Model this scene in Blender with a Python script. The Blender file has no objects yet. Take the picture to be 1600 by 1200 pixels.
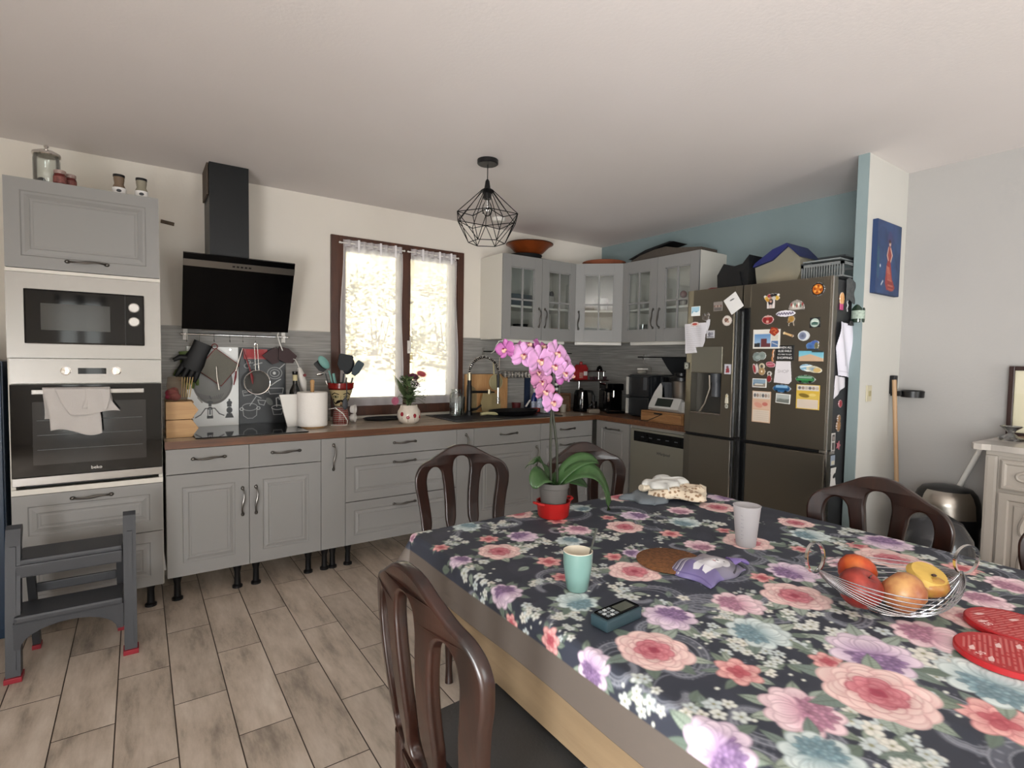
import bpy, bmesh, math, random
import numpy as np
from mathutils import Vector, Matrix
R=math.radians; PI=math.pi
random.seed(7)
scene=bpy.context.scene
COL=scene.collection
W=Matrix.Identity(4)

# ------------------------------------------------------------------ materials
def lin(h):
    if isinstance(h,str):
        h=h.lstrip('#'); c=[int(h[i:i+2],16)/255 for i in (0,2,4)]
    else: c=list(h)
    return tuple((x/12.92 if x<=.04045 else ((x+.055)/1.055)**2.4) for x in c)
_mc={}
def mat(name,col,rough=.5,metal=0,bump=0,bscale=60,var=0,vscale=8,trans=0,ior=1.45,alpha=1,coat=0,sheen=0,emit=0,stretch=None,aniso=0,spec=None):
    key=(name,)
    if key in _mc: return _mc[key]
    m=bpy.data.materials.new(name); m.use_nodes=True; nt=m.node_tree; b=nt.nodes['Principled BSDF']
    c=lin(col)
    b.inputs['Base Color'].default_value=(*c,1); b.inputs['Roughness'].default_value=rough; b.inputs['Metallic'].default_value=metal
    b.inputs['Transmission Weight'].default_value=trans; b.inputs['IOR'].default_value=ior; b.inputs['Alpha'].default_value=alpha
    b.inputs['Coat Weight'].default_value=coat
    if spec is not None: b.inputs['Specular IOR Level'].default_value=spec
    if sheen: b.inputs['Sheen Weight'].default_value=sheen
    if aniso: b.inputs['Anisotropic'].default_value=aniso
    if emit: b.inputs['Emission Color'].default_value=(*c,1); b.inputs['Emission Strength'].default_value=emit
    if var or bump:
        tc=nt.nodes.new('ShaderNodeTexCoord'); mp=nt.nodes.new('ShaderNodeMapping'); nt.links.new(tc.outputs['Object'],mp.inputs[0])
        if stretch: mp.inputs['Scale'].default_value=stretch
    if var:
        n=nt.nodes.new('ShaderNodeTexNoise'); n.inputs['Scale'].default_value=vscale; n.inputs['Detail'].default_value=5
        nt.links.new(mp.outputs[0],n.inputs['Vector'])
        r=nt.nodes.new('ShaderNodeValToRGB'); r.color_ramp.elements[0].position=.3; r.color_ramp.elements[1].position=.7
        r.color_ramp.elements[0].color=(*[x*(1-var) for x in c],1); r.color_ramp.elements[1].color=(*[min(1,x*(1+var)) for x in c],1)
        nt.links.new(n.outputs['Fac'],r.inputs[0]); nt.links.new(r.outputs[0],b.inputs['Base Color'])
    if bump:
        n=nt.nodes.new('ShaderNodeTexNoise'); n.inputs['Scale'].default_value=bscale; n.inputs['Detail'].default_value=4
        nt.links.new(mp.outputs[0],n.inputs['Vector'])
        bp=nt.nodes.new('ShaderNodeBump'); bp.inputs['Strength'].default_value=bump; bp.inputs['Distance'].default_value=.01
        nt.links.new(n.outputs['Fac'],bp.inputs['Height']); nt.links.new(bp.outputs[0],b.inputs['Normal'])
    _mc[key]=m; return m
def wood(name,c1,c2,scale=(1,14,14),rough=.4,coat=0,wscale=3.0):
    key=(name,)
    if key in _mc: return _mc[key]
    m=bpy.data.materials.new(name); m.use_nodes=True; nt=m.node_tree; b=nt.nodes['Principled BSDF']
    tc=nt.nodes.new('ShaderNodeTexCoord'); mp=nt.nodes.new('ShaderNodeMapping'); mp.inputs['Scale'].default_value=scale
    nt.links.new(tc.outputs['Object'],mp.inputs[0])
    n=nt.nodes.new('ShaderNodeTexNoise'); n.inputs['Scale'].default_value=wscale; n.inputs['Detail'].default_value=8; n.inputs['Roughness'].default_value=.65; n.inputs['Distortion'].default_value=.6
    nt.links.new(mp.outputs[0],n.inputs['Vector'])
    r=nt.nodes.new('ShaderNodeValToRGB'); e=r.color_ramp.elements
    e[0].position=.32; e[1].position=.68; e[0].color=(*lin(c1),1); e[1].color=(*lin(c2),1)
    nt.links.new(n.outputs['Fac'],r.inputs[0]); nt.links.new(r.outputs[0],b.inputs['Base Color'])
    b.inputs['Roughness'].default_value=rough; b.inputs['Coat Weight'].default_value=coat
    bp=nt.nodes.new('ShaderNodeBump'); bp.inputs['Strength'].default_value=.15; bp.inputs['Distance'].default_value=.004
    nt.links.new(n.outputs['Fac'],bp.inputs['Height']); nt.links.new(bp.outputs[0],b.inputs['Normal'])
    _mc[key]=m; return m
def printed(rough=.5,name='printed surface',coat=0,bump=0):
    key=(name,rough)
    if key in _mc: return _mc[key]
    m=bpy.data.materials.new(name); m.use_nodes=True; nt=m.node_tree; b=nt.nodes['Principled BSDF']
    a=nt.nodes.new('ShaderNodeVertexColor'); a.layer_name='Print'
    nt.links.new(a.outputs['Color'],b.inputs['Base Color']); b.inputs['Roughness'].default_value=rough; b.inputs['Coat Weight'].default_value=coat
    if bump:
        tc=nt.nodes.new('ShaderNodeTexCoord'); n=nt.nodes.new('ShaderNodeTexNoise'); n.inputs['Scale'].default_value=9
        nt.links.new(tc.outputs['Object'],n.inputs['Vector'])
        bp=nt.nodes.new('ShaderNodeBump'); bp.inputs['Strength'].default_value=bump; bp.inputs['Distance'].default_value=.02
        nt.links.new(n.outputs['Fac'],bp.inputs['Height']); nt.links.new(bp.outputs[0],b.inputs['Normal'])
    _mc[key]=m; return m
def glassm(name='clear glass',tint=(.95,.97,.96),refl=.12,rough=.02):
    key=(name,)
    if key in _mc: return _mc[key]
    m=bpy.data.materials.new(name); m.use_nodes=True; nt=m.node_tree; nt.nodes.clear()
    o=nt.nodes.new('ShaderNodeOutputMaterial'); mx=nt.nodes.new('ShaderNodeMixShader'); t=nt.nodes.new('ShaderNodeBsdfTransparent'); g=nt.nodes.new('ShaderNodeBsdfGlossy')
    lw=nt.nodes.new('ShaderNodeLayerWeight'); lw.inputs['Blend'].default_value=.25
    mm=nt.nodes.new('ShaderNodeMath'); mm.operation='MULTIPLY_ADD'; mm.inputs[1].default_value=.75; mm.inputs[2].default_value=refl*.5
    t.inputs['Color'].default_value=(*tint,1); g.inputs['Roughness'].default_value=rough
    nt.links.new(lw.outputs['Fresnel'],mm.inputs[0]); nt.links.new(mm.outputs[0],mx.inputs[0]); nt.links.new(t.outputs[0],mx.inputs[1]); nt.links.new(g.outputs[0],mx.inputs[2]); nt.links.new(mx.outputs[0],o.inputs[0])
    _mc[key]=m; return m
def sheer(name,col,dens,gloss=0):
    key=(name,)
    if key in _mc: return _mc[key]
    m=bpy.data.materials.new(name); m.use_nodes=True; nt=m.node_tree; nt.nodes.clear()
    o=nt.nodes.new('ShaderNodeOutputMaterial'); mx=nt.nodes.new('ShaderNodeMixShader'); t=nt.nodes.new('ShaderNodeBsdfTransparent')
    m2=nt.nodes.new('ShaderNodeMixShader'); m2.inputs[0].default_value=.5
    d=nt.nodes.new('ShaderNodeBsdfDiffuse'); tl=nt.nodes.new('ShaderNodeBsdfTranslucent')
    for q in (d,tl): q.inputs['Color'].default_value=(*lin(col),1)
    mx.inputs[0].default_value=dens
    nt.links.new(d.outputs[0],m2.inputs[1]); nt.links.new(tl.outputs[0],m2.inputs[2]); nt.links.new(t.outputs[0],mx.inputs[1]); nt.links.new(m2.outputs[0],mx.inputs[2]); nt.links.new(mx.outputs[0],o.inputs[0])
    _mc[key]=m; return m

# ------------------------------------------------------------------ mesh builder
class MB:
    def __init__(s,M=None): s.bm=bmesh.new(); s.M=M or Matrix.Identity(4)
    def v(s,p): return s.bm.verts.new(s.M@Vector(p))
    def f(s,vs):
        try: return s.bm.faces.new(vs)
        except ValueError: return None
    def box(s,x0,x1,y0,y1,z0,z1,bev=0):
        V=[s.v((x,y,z)) for x in (x0,x1) for y in (y0,y1) for z in (z0,z1)]
        F=[s.f([V[i] for i in q]) for q in ((0,1,3,2),(4,6,7,5),(0,4,5,1),(2,3,7,6),(0,2,6,4),(1,5,7,3))]
        if bev:
            es={e for f in F for e in f.edges}
            bmesh.ops.bevel(s.bm,geom=list(es),offset=bev,segments=2,affect='EDGES',profile=.7)
        return s
    def tube(s,pts,r,n=8,closed=False,flat=1.0,cap=True):
        pts=[Vector(p) for p in pts]; N=len(pts); rs=r if isinstance(r,(list,tuple)) else [r]*N
        rings=[]; prev=None
        for i,p in enumerate(pts):
            a=pts[(i-1)%N] if (closed or i>0) else p; b=pts[(i+1)%N] if (closed or i<N-1) else p
            t=(b-a)
            if t.length<1e-9: t=Vector((0,0,1))
            t.normalize()
            if prev is None:
                u=t.orthogonal().normalized()
                if abs(t.z)<.9: u=t.cross(Vector((0,0,1))).normalized()
            else:
                u=prev-t*prev.dot(t)
                if u.length<1e-6: u=t.orthogonal()
                u.normalize()
            prev=u; w=t.cross(u)
            rings.append([s.v(p+u*math.cos(2*PI*k/n)*rs[i]+w*math.sin(2*PI*k/n)*rs[i]*flat) for k in range(n)])
        for i in range(N if closed else N-1):
            A=rings[i];B=rings[(i+1)%N]
            for k in range(n): s.f([A[k],A[(k+1)%n],B[(k+1)%n],B[k]])
        if cap and not closed: s.f(rings[0][::-1]); s.f(rings[-1])
        return s
    def lathe(s,prof,c=(0,0,0),n=28,sx=1,sy=1,ax='z',cap=True):
        rings=[]
        c=Vector(c)
        for r,z in prof:
            ring=[]
            for k in range(n):
                a=2*PI*k/n; q=(r*math.cos(a)*sx,r*math.sin(a)*sy,z)
                if ax=='y': q=(q[0],q[2],q[1])
                if ax=='x': q=(q[2],q[0],q[1])
                ring.append(s.v(c+Vector(q)))
            rings.append(ring)
        for A,B in zip(rings,rings[1:]):
            for k in range(n): s.f([A[k],A[(k+1)%n],B[(k+1)%n],B[k]])
        if cap:
            if prof[0][0]>1e-5: s.f(rings[0][::-1])
            if prof[-1][0]>1e-5: s.f(rings[-1])
        return s
    def cyl(s,p0,p1,r,n=20,r1=None): 
        p0=Vector(p0);p1=Vector(p1); return s.tube([p0,p1],[r,r if r1 is None else r1],n)
    def sph(s,c,rx,ry=None,rz=None,n=16,m=10):
        ry=ry or rx; rz=rz or rx
        prof=[(math.sin(PI*i/m),-math.cos(PI*i/m)) for i in range(m+1)]
        c=Vector(c); rings=[]
        for i,(r,z) in enumerate(prof):
            if i in (0,m): rings.append([s.v(c+Vector((0,0,z*rz)))])
            else: rings.append([s.v(c+Vector((r*rx*math.cos(2*PI*k/n),r*ry*math.sin(2*PI*k/n),z*rz))) for k in range(n)])
        for A,B in zip(rings,rings[1:]):
            for k in range(n):
                if len(A)==1: s.f([A[0],B[k],B[(k+1)%n]])
                elif len(B)==1: s.f([A[k],A[(k+1)%n],B[0]])
                else: s.f([A[k],A[(k+1)%n],B[(k+1)%n],B[k]])
        return s
    def torus(s,c,R_,r,ax='z',n=32,m=8,sx=1,sy=1):
        pts=[]
        for k in range(n):
            a=2*PI*k/n; q=(R_*math.cos(a)*sx,R_*math.sin(a)*sy)
            pts.append(Vector(c)+Vector({'z':(q[0],q[1],0),'y':(q[0],0,q[1]),'x':(0,q[0],q[1])}[ax]))
        return s.tube(pts,r,m,closed=True)
    def prism(s,poly,a,b,ax='z'):
        def q(p,h): return {'z':(p[0],p[1],h),'y':(p[0],h,p[1]),'x':(h,p[0],p[1])}[ax]
        A=[s.v(q(p,a)) for p in poly];B=[s.v(q(p,b)) for p in poly]; n=len(poly)
        s.f(A[::-1]);s.f(B)
        for i in range(n): s.f([A[i],A[(i+1)%n],B[(i+1)%n],B[i]])
        return s
    def front(s,u0,u1,v0,v1,w0,w1,steps=()):
        """slab between w0..w1 whose front (w1) carries nested routed steps [(inset,depth)]"""
        back=[s.v((u,v,w0)) for u,v in ((u0,v0),(u1,v0),(u1,v1),(u0,v1))]
        s.f(back[::-1])
        loops=[[s.v((u,v,w1)) for u,v in ((u0,v0),(u1,v0),(u1,v1),(u0,v1))]]
        for i,d in steps:
            loops.append([s.v((u,v,w1+d)) for u,v in ((u0+i,v0+i),(u1-i,v0+i),(u1-i,v1-i),(u0+i,v1-i))])
        prev=back
        for L in loops:
            for k in range(4): s.f([prev[k],prev[(k+1)%4],L[(k+1)%4],L[k]])
            prev=L
        s.f(prev); return s
    def grid(s,nu,nv,fn):
        V=[[s.v(fn(i/(nu-1),j/(nv-1))) for i in range(nu)] for j in range(nv)]
        for j in range(nv-1):
            for i in range(nu-1): s.f([V[j][i],V[j][i+1],V[j+1][i+1],V[j+1][i]])
        return s
def FR(o,u,w):
    u=Vector(u);w=Vector(w);v=w.cross(u)
    return Matrix(((u[0],v[0],w[0],o[0]),(u[1],v[1],w[1],o[1]),(u[2],v[2],w[2],o[2]),(0,0,0,1)))
FB=FR((0,0,0),(1,0,0),(0,-1,0))     # things facing -y : (u,v,w)=(x,z,-y)
FX=FR((0,0,0),(0,-1,0),(-1,0,0))    # things facing -x : (u,v,w)=(-y,z,-x)

OFF={}
def finish(name,bm,m,parent=None,smooth=False,sol=0,sub=0,origin=None):
    if bm.faces: bmesh.ops.recalc_face_normals(bm,faces=bm.faces)
    if parent is not None: off=OFF[parent.name]
    else:
        if origin is None:
            xs=[v.co for v in bm.verts]
            mn=[min(v[i] for v in xs) for i in range(3)];mx=[max(v[i] for v in xs) for i in range(3)]
            origin=((mn[0]+mx[0])/2,(mn[1]+mx[1])/2,mn[2])
        off=Vector(origin)
    bmesh.ops.translate(bm,verts=bm.verts,vec=-Vector(off))
    me=bpy.data.meshes.new(name); bm.to_mesh(me); bm.free()
    o=bpy.data.objects.new(name,me); COL.objects.link(o)
    if smooth:
        me.shade_smooth()
        try: me.set_sharp_from_angle(angle=R(38))
        except Exception: pass
    if m: me.materials.append(m)
    OFF[o.name]=Vector(off)
    if parent is not None: o.parent=parent
    else: o.location=off
    if sol: q=o.modifiers.new('thick','SOLIDIFY'); q.thickness=sol; q.offset=0
    if sub: q=o.modifiers.new('sub','SUBSURF'); q.levels=sub; q.render_levels=sub
    return o
def part(name,mb,m,parent,smooth=False,label=None,**k):
    o=finish(name,mb.bm,m,parent,smooth,**k)
    if label: o['label']=label
    return o
def tag(o,label,cat,group=None,kind=None):
    o['label']=label;o['category']=cat
    if group:o['group']=group
    if kind:o['kind']=kind
    return o
def thing(name,label,cat,loc=(0,0,0),group=None):
    o=bpy.data.objects.new(name,None); COL.objects.link(o); o.empty_display_size=.05; o.location=loc; OFF[o.name]=Vector(loc)
    return tag(o,label,cat,group)
def single(name,mb,m,label,cat,group=None,smooth=False,**k):
    return tag(finish(name,mb.bm,m,None,smooth,**k),label,cat,group)
def struct(name,mb,m,parent=None,smooth=False):
    o=finish(name,mb.bm,m,parent,smooth)
    if parent is None: o['kind']='structure'
    return o
def text(name,body,size,M,m,parent,ext=.0006,align='CENTER',shear=0,sx=1):
    c=bpy.data.curves.new(name,'FONT'); c.body=body; c.size=size; c.extrude=ext; c.align_x=align; c.align_y='CENTER'; c.resolution_u=3; c.shear=shear
    t=bpy.data.objects.new(name,c); COL.objects.link(t)
    dg=bpy.context.evaluated_depsgraph_get(); me=bpy.data.meshes.new_from_object(t.evaluated_get(dg))
    bpy.data.objects.remove(t)
    bm=bmesh.new(); bm.from_mesh(me); bpy.data.meshes.remove(me)
    bm.transform(M@Matrix.Diagonal((sx,1,1,1)))
    return finish(name,bm,m,parent)
def copytree(o,parent=None):
    c=o.copy(); COL.objects.link(c); OFF[c.name]=OFF.get(o.name,Vector())
    if parent: c.parent=parent
    for ch in list(o.children): copytree(ch,c)
    return c

# ------------------------------------------------------------------ painted canvases (printed colour stored per vertex)
class CV:
    def __init__(s,w,h,col='#ffffff',mask=True):
        s.w=w;s.h=h;s.a=np.zeros((h,w,3),np.float32)+np.array(lin(col),np.float32); s.m=np.ones((h,w),bool) if mask else np.zeros((h,w),bool)
        s.Y,s.X=np.mgrid[0:h,0:w].astype(np.float32)
    def _win(s,x0,x1,y0,y1):
        return (slice(max(0,int(y0)),min(s.h,int(y1)+2)),slice(max(0,int(x0)),min(s.w,int(x1)+2)))
    def ell(s,cx,cy,rx,ry,rot,col,col2=None,al=1,edge=None,mask=False,grad=None):
        r=max(rx,ry)*1.3+1; W_=s._win(cx-r,cx+r,cy-r,cy+r)
        X=s.X[W_]-cx;Y=s.Y[W_]-cy
        if X.size==0: return
        c,n=math.cos(rot),math.sin(rot); u=(X*c+Y*n)/rx; v=(-X*n+Y*c)/ry
        d=np.sqrt(u*u+v*v); k=np.clip((1-d)*min(rx,ry)+.5,0,1)*al
        C=np.array(lin(col),np.float32)*np.ones((*d.shape,3),np.float32)
        if col2 is not None:
            g=np.clip((u+1)/2 if grad=='u' else d,0,1)[...,None]; C=C*(1-g)+np.array(lin(col2),np.float32)*g
        if edge is not None:
            e=np.clip(1-abs(d-.93)*min(rx,ry)/1.1,0,1)[...,None]*.7; C=C*(1-e)+np.array(lin(edge),np.float32)*e
        s.a[W_]=s.a[W_]*(1-k[...,None])+C*k[...,None]
        if mask: s.m[W_]|=k>.4
    def rect(s,x0,y0,x1,y1,col,col2=None,mask=False):
        W_=(slice(max(0,int(round(y0))),max(0,int(round(y1)))),slice(max(0,int(round(x0))),max(0,int(round(x1)))))
        sh=s.a[W_].shape
        if 0 in sh: return
        if col2: 
            g=np.linspace(0,1,sh[0])[:,None,None]; s.a[W_]=np.array(lin(col))*(1-g)+np.array(lin(col2))*g
        else: s.a[W_]=lin(col)
        if mask: s.m[W_]=True
    def poly(s,pts,col,al=1,mask=False):
        xs=[p[0] for p in pts];ys=[p[1] for p in pts]; W_=s._win(min(xs)-1,max(xs)+1,min(ys)-1,max(ys)+1)
        X=s.X[W_];Y=s.Y[W_]; ins=np.zeros(X.shape,bool)
        for (x0,y0),(x1,y1) in zip(pts,pts[1:]+pts[:1]):
            if y0==y1: continue
            c=((y0>Y)!=(y1>Y))&(X<(x1-x0)*(Y-y0)/(y1-y0)+x0); ins^=c
        k=ins[...,None]*al; s.a[W_]=s.a[W_]*(1-k)+np.array(lin(col))*k
        if mask: s.m[W_]|=ins
    def line(s,pts,wd,col,al=1,mask=False):
        for (x0,y0),(x1,y1) in zip(pts,pts[1:]):
            W_=s._win(min(x0,x1)-wd-1,max(x0,x1)+wd+1,min(y0,y1)-wd-1,max(y0,y1)+wd+1); X=s.X[W_]-x0;Y=s.Y[W_]-y0
            if X.size==0: continue
            dx,dy=x1-x0,y1-y0; L=dx*dx+dy*dy+1e-9; t=np.clip((X*dx+Y*dy)/L,0,1); d=np.hypot(X-t*dx,Y-t*dy)
            k=np.clip(wd/2-d+.5,0,1)[...,None]*al; s.a[W_]=s.a[W_]*(1-k)+np.array(lin(col))*k
            if mask: s.m[W_]|=k[...,0]>.4
def painted(name,cv,Wm,Hm,M,parent,thick=.002,rough=.5,coat=0,fn=None,mtl=None):
    """canvas -> slab of size Wm x Hm (metres), front faces +w of frame M (u right, v up); masked cells only"""
    h,w=cv.h,cv.w; m=cv.m
    vi=-np.ones((h+1,w+1),int); used=np.zeros((h+1,w+1),bool)
    used[:-1,:-1]|=m;used[1:,:-1]|=m;used[:-1,1:]|=m;used[1:,1:]|=m
    ids=np.argwhere(used); vi[used]=np.arange(len(ids))
    n=len(ids); U=ids[:,1]/w*Wm-Wm/2; V=Hm/2-ids[:,0]/h*Hm
    co=np.zeros((n*2,3)); co[:n,0]=U;co[:n,1]=V;co[:n,2]=thick; co[n:,0]=U;co[n:,1]=V
    if fn:
        du=fn(U,V); co[:n]+=du;co[n:]+=du
    mm=np.array(M); off=np.array(OFF[parent.name]) if parent is not None else np.array(M.translation)
    co=co@mm[:3,:3].T+mm[:3,3]-off
    cells=np.argwhere(m); r,c=cells[:,0],cells[:,1]
    a,b,cc,d=vi[r,c],vi[r+1,c],vi[r+1,c+1],vi[r,c+1]
    top=np.stack([a,b,cc,d],1); bot=np.stack([d,cc,b,a],1)+n
    P=np.pad(m,1); side=[]
    for dr,dc,p,q in ((-1,0,d,a),(1,0,b,cc),(0,-1,a,b),(0,1,cc,d)):
        e=~P[r+1+dr,c+1+dc]; side.append(np.stack([q[e],p[e],p[e]+n,q[e]+n],1))
    F=np.concatenate([top,bot]+side)
    me=bpy.data.meshes.new(name); me.vertices.add(n*2); me.vertices.foreach_set('co',co.ravel())
    me.loops.add(F.size); me.loops.foreach_set('vertex_index',F.ravel().astype(np.int32))
    me.polygons.add(len(F)); me.polygons.foreach_set('loop_start',np.arange(0,F.size,4,dtype=np.int32)); 
    me.update(calc_edges=True)
    # vertex colour = sample of neighbouring cells
    cnt=np.zeros((h+1,w+1,1));acc=np.zeros((h+1,w+1,3)); A=cv.a*m[...,None]
    for dy in (0,1):
        for dx in (0,1): acc[dy:dy+h,dx:dx+w]+=A; cnt[dy:dy+h,dx:dx+w,0]+=m
    colr=(acc/np.maximum(cnt,1))[used]; rgba=np.ones((n*2,4),np.float32); rgba[:n,:3]=colr; rgba[n:,:3]=colr
    at=me.color_attributes.new('Print','FLOAT_COLOR','POINT'); at.data.foreach_set('color',rgba.ravel())
    me.validate()
    o=bpy.data.objects.new(name,me); COL.objects.link(o); me.materials.append(mtl or printed(rough,coat=coat)); OFF[o.name]=Vector(off)
    if parent is not None: o.parent=parent
    else: o.location=M.translation
    return o

# shared materials
GREY=mat('painted grey cabinet',"#8b8a88",.45,bump=.02,bscale=300)
WHITEL=mat('white laminate',"#d9d5cb",.4)
STEEL=mat('brushed steel',"#b3aca3",.28,1,bump=.03,bscale=40,stretch=(1,1,60))
STEELH=mat('brushed steel horizontal grain',"#86837f",.30,1,bump=.03,bscale=40,stretch=(1,60,60))
CHROME=mat('polished chrome',"#e4e2df",.08,1)
PEWTER=mat('pewter handle metal',"#6c6965",.3,1)
BLKG=mat('black glass',"#050506",.05,spec=.32)
BLK=mat('black plastic',"#0e0e10",.35)
BLKM=mat('matt black metal',"#1b1d1f",.4,.3)
DKPL=mat('dark grey plastic',"#3c3e42",.45,bump=.05,bscale=200)
RED=mat('red plastic',"#b01a1c",.35)
WHP=mat('white plastic',"#e3e0da",.35)
PAPER=mat('white paper',"#e6e4e2",.8)
GLASS=glassm()
CABWHITE=mat('cabinet interior white',"#cfccc4",.5)
GROOVE=[(0.055,0),(.060,-.005),(.070,-.005),(.088,0),(.093,-.003),(.099,-.003),(.104,-.001)]
def handle(name,M,c,L,vert,parent,label=None):
    """ornate bow handle, local frame (u,v,w)"""
    mb=MB(M); u,v,w=c; n=14; pts=[];rs=[]
    for i in range(n+1):
        t=i/n*2-1; d=t*L/2
        wob=.006*math.sin(t*PI)
        pts.append((u+(wob if vert else d),v+(d if vert else wob*.5),w+.006+.022*(1-t**4))); rs.append(.0035+.0035*math.exp(-(t*3.2)**2)+.0012*abs(t))
    mb.tube(pts,rs,8)
    for sgn in (-1,1):
        e=(u+(0 if vert else sgn*L/2),v+(sgn*L/2 if vert else 0),w)
        mb.sph((e[0],e[1],e[2]+.005),.0095 if vert else .012,.012 if vert else .0095,.008,10,6)
    return part(name,mb,PEWTER,parent,True,label)
# ================================================================== SETTING
H=2.505
def noise_wall(name,c1,c2,sc=1.2,rough=.85):
    m=mat(name,c1,rough); nt=m.node_tree; b=nt.nodes['Principled BSDF']
    tc=nt.nodes.new('ShaderNodeTexCoord'); n=nt.nodes.new('ShaderNodeTexNoise'); n.inputs['Scale'].default_value=sc; n.inputs['Detail'].default_value=6
    nt.links.new(tc.outputs['Object'],n.inputs['Vector'])
    r=nt.nodes.new('ShaderNodeValToRGB'); r.color_ramp.elements[0].position=.35; r.color_ramp.elements[1].position=.65
    r.color_ramp.elements[0].color=(*lin(c1),1); r.color_ramp.elements[1].color=(*lin(c2),1)
    nt.links.new(n.outputs['Fac'],r.inputs[0]); nt.links.new(r.outputs[0],b.inputs['Base Color'])
    bp=nt.nodes.new('ShaderNodeBump'); bp.inputs['Strength'].default_value=.12; bp.inputs['Distance'].default_value=.004
    n2=nt.nodes.new('ShaderNodeTexNoise'); n2.inputs['Scale'].default_value=70; nt.links.new(tc.outputs['Object'],n2.inputs['Vector'])
    nt.links.new(n2.outputs['Fac'],bp.inputs['Height']); nt.links.new(bp.outputs[0],b.inputs['Normal'])
    return m
WCREAM=noise_wall('cream wall paint',"#dcd6cb","#e3ddd4",.9)
WBLUE=noise_wall('blue grey wall paint',"#7c8b8c","#849395",1)
WGREY=noise_wall('light grey wall paint',"#a09d9a","#a5a29f",1)
CEIL=noise_wall('ceiling paint',"#ddd7d4","#e2dcda",.8)
NAVY=mat('navy lacquer',"#142c44",.35)
# floor: wood-look rectangular tiles
def floor_mat():
    m=mat('wood look floor tile',"#8d8175",.42); nt=m.node_tree; b=nt.nodes['Principled BSDF']; L=nt.links.new
    g=nt.nodes.new('ShaderNodeNewGeometry'); sp=nt.nodes.new('ShaderNodeSeparateXYZ'); L(g.outputs['Position'],sp.inputs[0])
    ax=nt.nodes.new('ShaderNodeMath'); ax.inputs[1].default_value=.5975+.645*20; L(sp.outputs['Y'],ax.inputs[0])
    ay=nt.nodes.new('ShaderNodeMath'); ay.inputs[1].default_value=4.124+40*.1832; L(sp.outputs['X'],ay.inputs[0])
    cb=nt.nodes.new('ShaderNodeCombineXYZ'); L(ax.outputs[0],cb.inputs[0]); L(ay.outputs[0],cb.inputs[1])
    br=nt.nodes.new('ShaderNodeTexBrick'); L(cb.outputs[0],br.inputs['Vector'])
    br.offset=.5; br.inputs['Scale'].default_value=1; br.inputs['Brick Width'].default_value=.645; br.inputs['Row Height'].default_value=.1832
    br.inputs['Mortar Size'].default_value=.0022; br.inputs['Mortar Smooth'].default_value=.1; br.inputs['Bias'].default_value=0
    br.inputs['Color1'].default_value=(.0,0,0,1); br.inputs['Color2'].default_value=(1,1,1,1); br.inputs['Mortar'].default_value=(.5,.5,.5,1)
    # grain stretched along the tile length with a per-tile offset
    sc=nt.nodes.new('ShaderNodeVectorMath'); sc.operation='MULTIPLY'; sc.inputs[1].default_value=(2.2,9,1); L(cb.outputs[0],sc.inputs[0])
    of=nt.nodes.new('ShaderNodeVectorMath'); of.operation='MULTIPLY_ADD'; of.inputs[1].default_value=(37,21,9); L(br.outputs['Color'],of.inputs[0]); L(sc.outputs[0],of.inputs[2])
    n=nt.nodes.new('ShaderNodeTexNoise'); n.inputs['Scale'].default_value=1.0; n.inputs['Detail'].default_value=7; n.inputs['Roughness'].default_value=.68; L(of.outputs[0],n.inputs['Vector'])
    r=nt.nodes.new('ShaderNodeValToRGB'); e=r.color_ramp.elements; e[0].position=.3; e[0].color=(*lin("#8d8277"),1); e[1].position=.72; e[1].color=(*lin("#dfd3c5"),1)
    q=e.new(.46); q.color=(*lin("#c0b2a2"),1); q=e.new(.56); q.color=(*lin("#cec0b1"),1)
    L(n.outputs['Fac'],r.inputs[0])
    tint=nt.nodes.new('ShaderNodeMix'); tint.data_type='RGBA'; tint.blend_type='MULTIPLY'; tint.inputs[0].default_value=.12; L(r.outputs[0],tint.inputs[6]); L(br.outputs['Color'],tint.inputs[7])
    mx=nt.nodes.new('ShaderNodeMix'); mx.data_type='RGBA'; L(br.outputs['Fac'],mx.inputs[0]); L(tint.outputs[2],mx.inputs[6]); mx.inputs[7].default_value=(*lin("#3a2f27"),1)
    L(mx.outputs[2],b.inputs['Base Color'])
    bp=nt.nodes.new('ShaderNodeBump'); bp.invert=True; bp.inputs['Strength'].default_value=.5; bp.inputs['Distance'].default_value=.002; L(br.outputs['Fac'],bp.inputs['Height']); L(bp.outputs[0],b.inputs['Normal'])
    return m
struct('floor',MB().box(-5.5,.0,-7.5,.0,-.08,0),floor_mat())
struct('ceiling',MB().box(-5.5,.0,-7.5,.0,H,H+.1),CEIL)
# walls
wx0,wx1,wz0,wz1=-2.70,-1.61,.955,2.242
mb=MB(); mb.box(-5.6,wx0,0,.28,0,H);mb.box(wx1,0.1,0,.28,0,H);mb.box(wx0,wx1,0,.28,0,wz0);mb.box(wx0,wx1,0,.28,wz1,H)
struct('wall_back',mb,WCREAM)
struct('wall_right',MB().box(0,.2,-2.61,0,0,H),WBLUE)
struct('wall_front_right',MB().box(-.10,.1,-7.5,-2.66,0,H),WGREY)
mb=MB(); mb.box(-.63,-.001,-2.612,-2.605,0,H)
mb.box(-.63,-.622,-2.659,-2.612,0,H)
struct('wall_partition_edge',mb,WBLUE)
struct('wall_partition',MB().box(-.622,-.001,-2.66,-2.612,0,H),noise_wall('lit grey wall paint',"#c2c0ba","#c8c6c0",1))  # wall grey made lighter here, light on this face put into the colour
mb=MB(); mb.box(-5.6,-5.5,-4.0,0,0,H);mb.box(-5.6,-5.5,-7.5,-6.4,0,H);mb.box(-5.6,-5.5,-6.4,-4.0,2.2,H)
struct('wall_left',mb,WCREAM)
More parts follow.
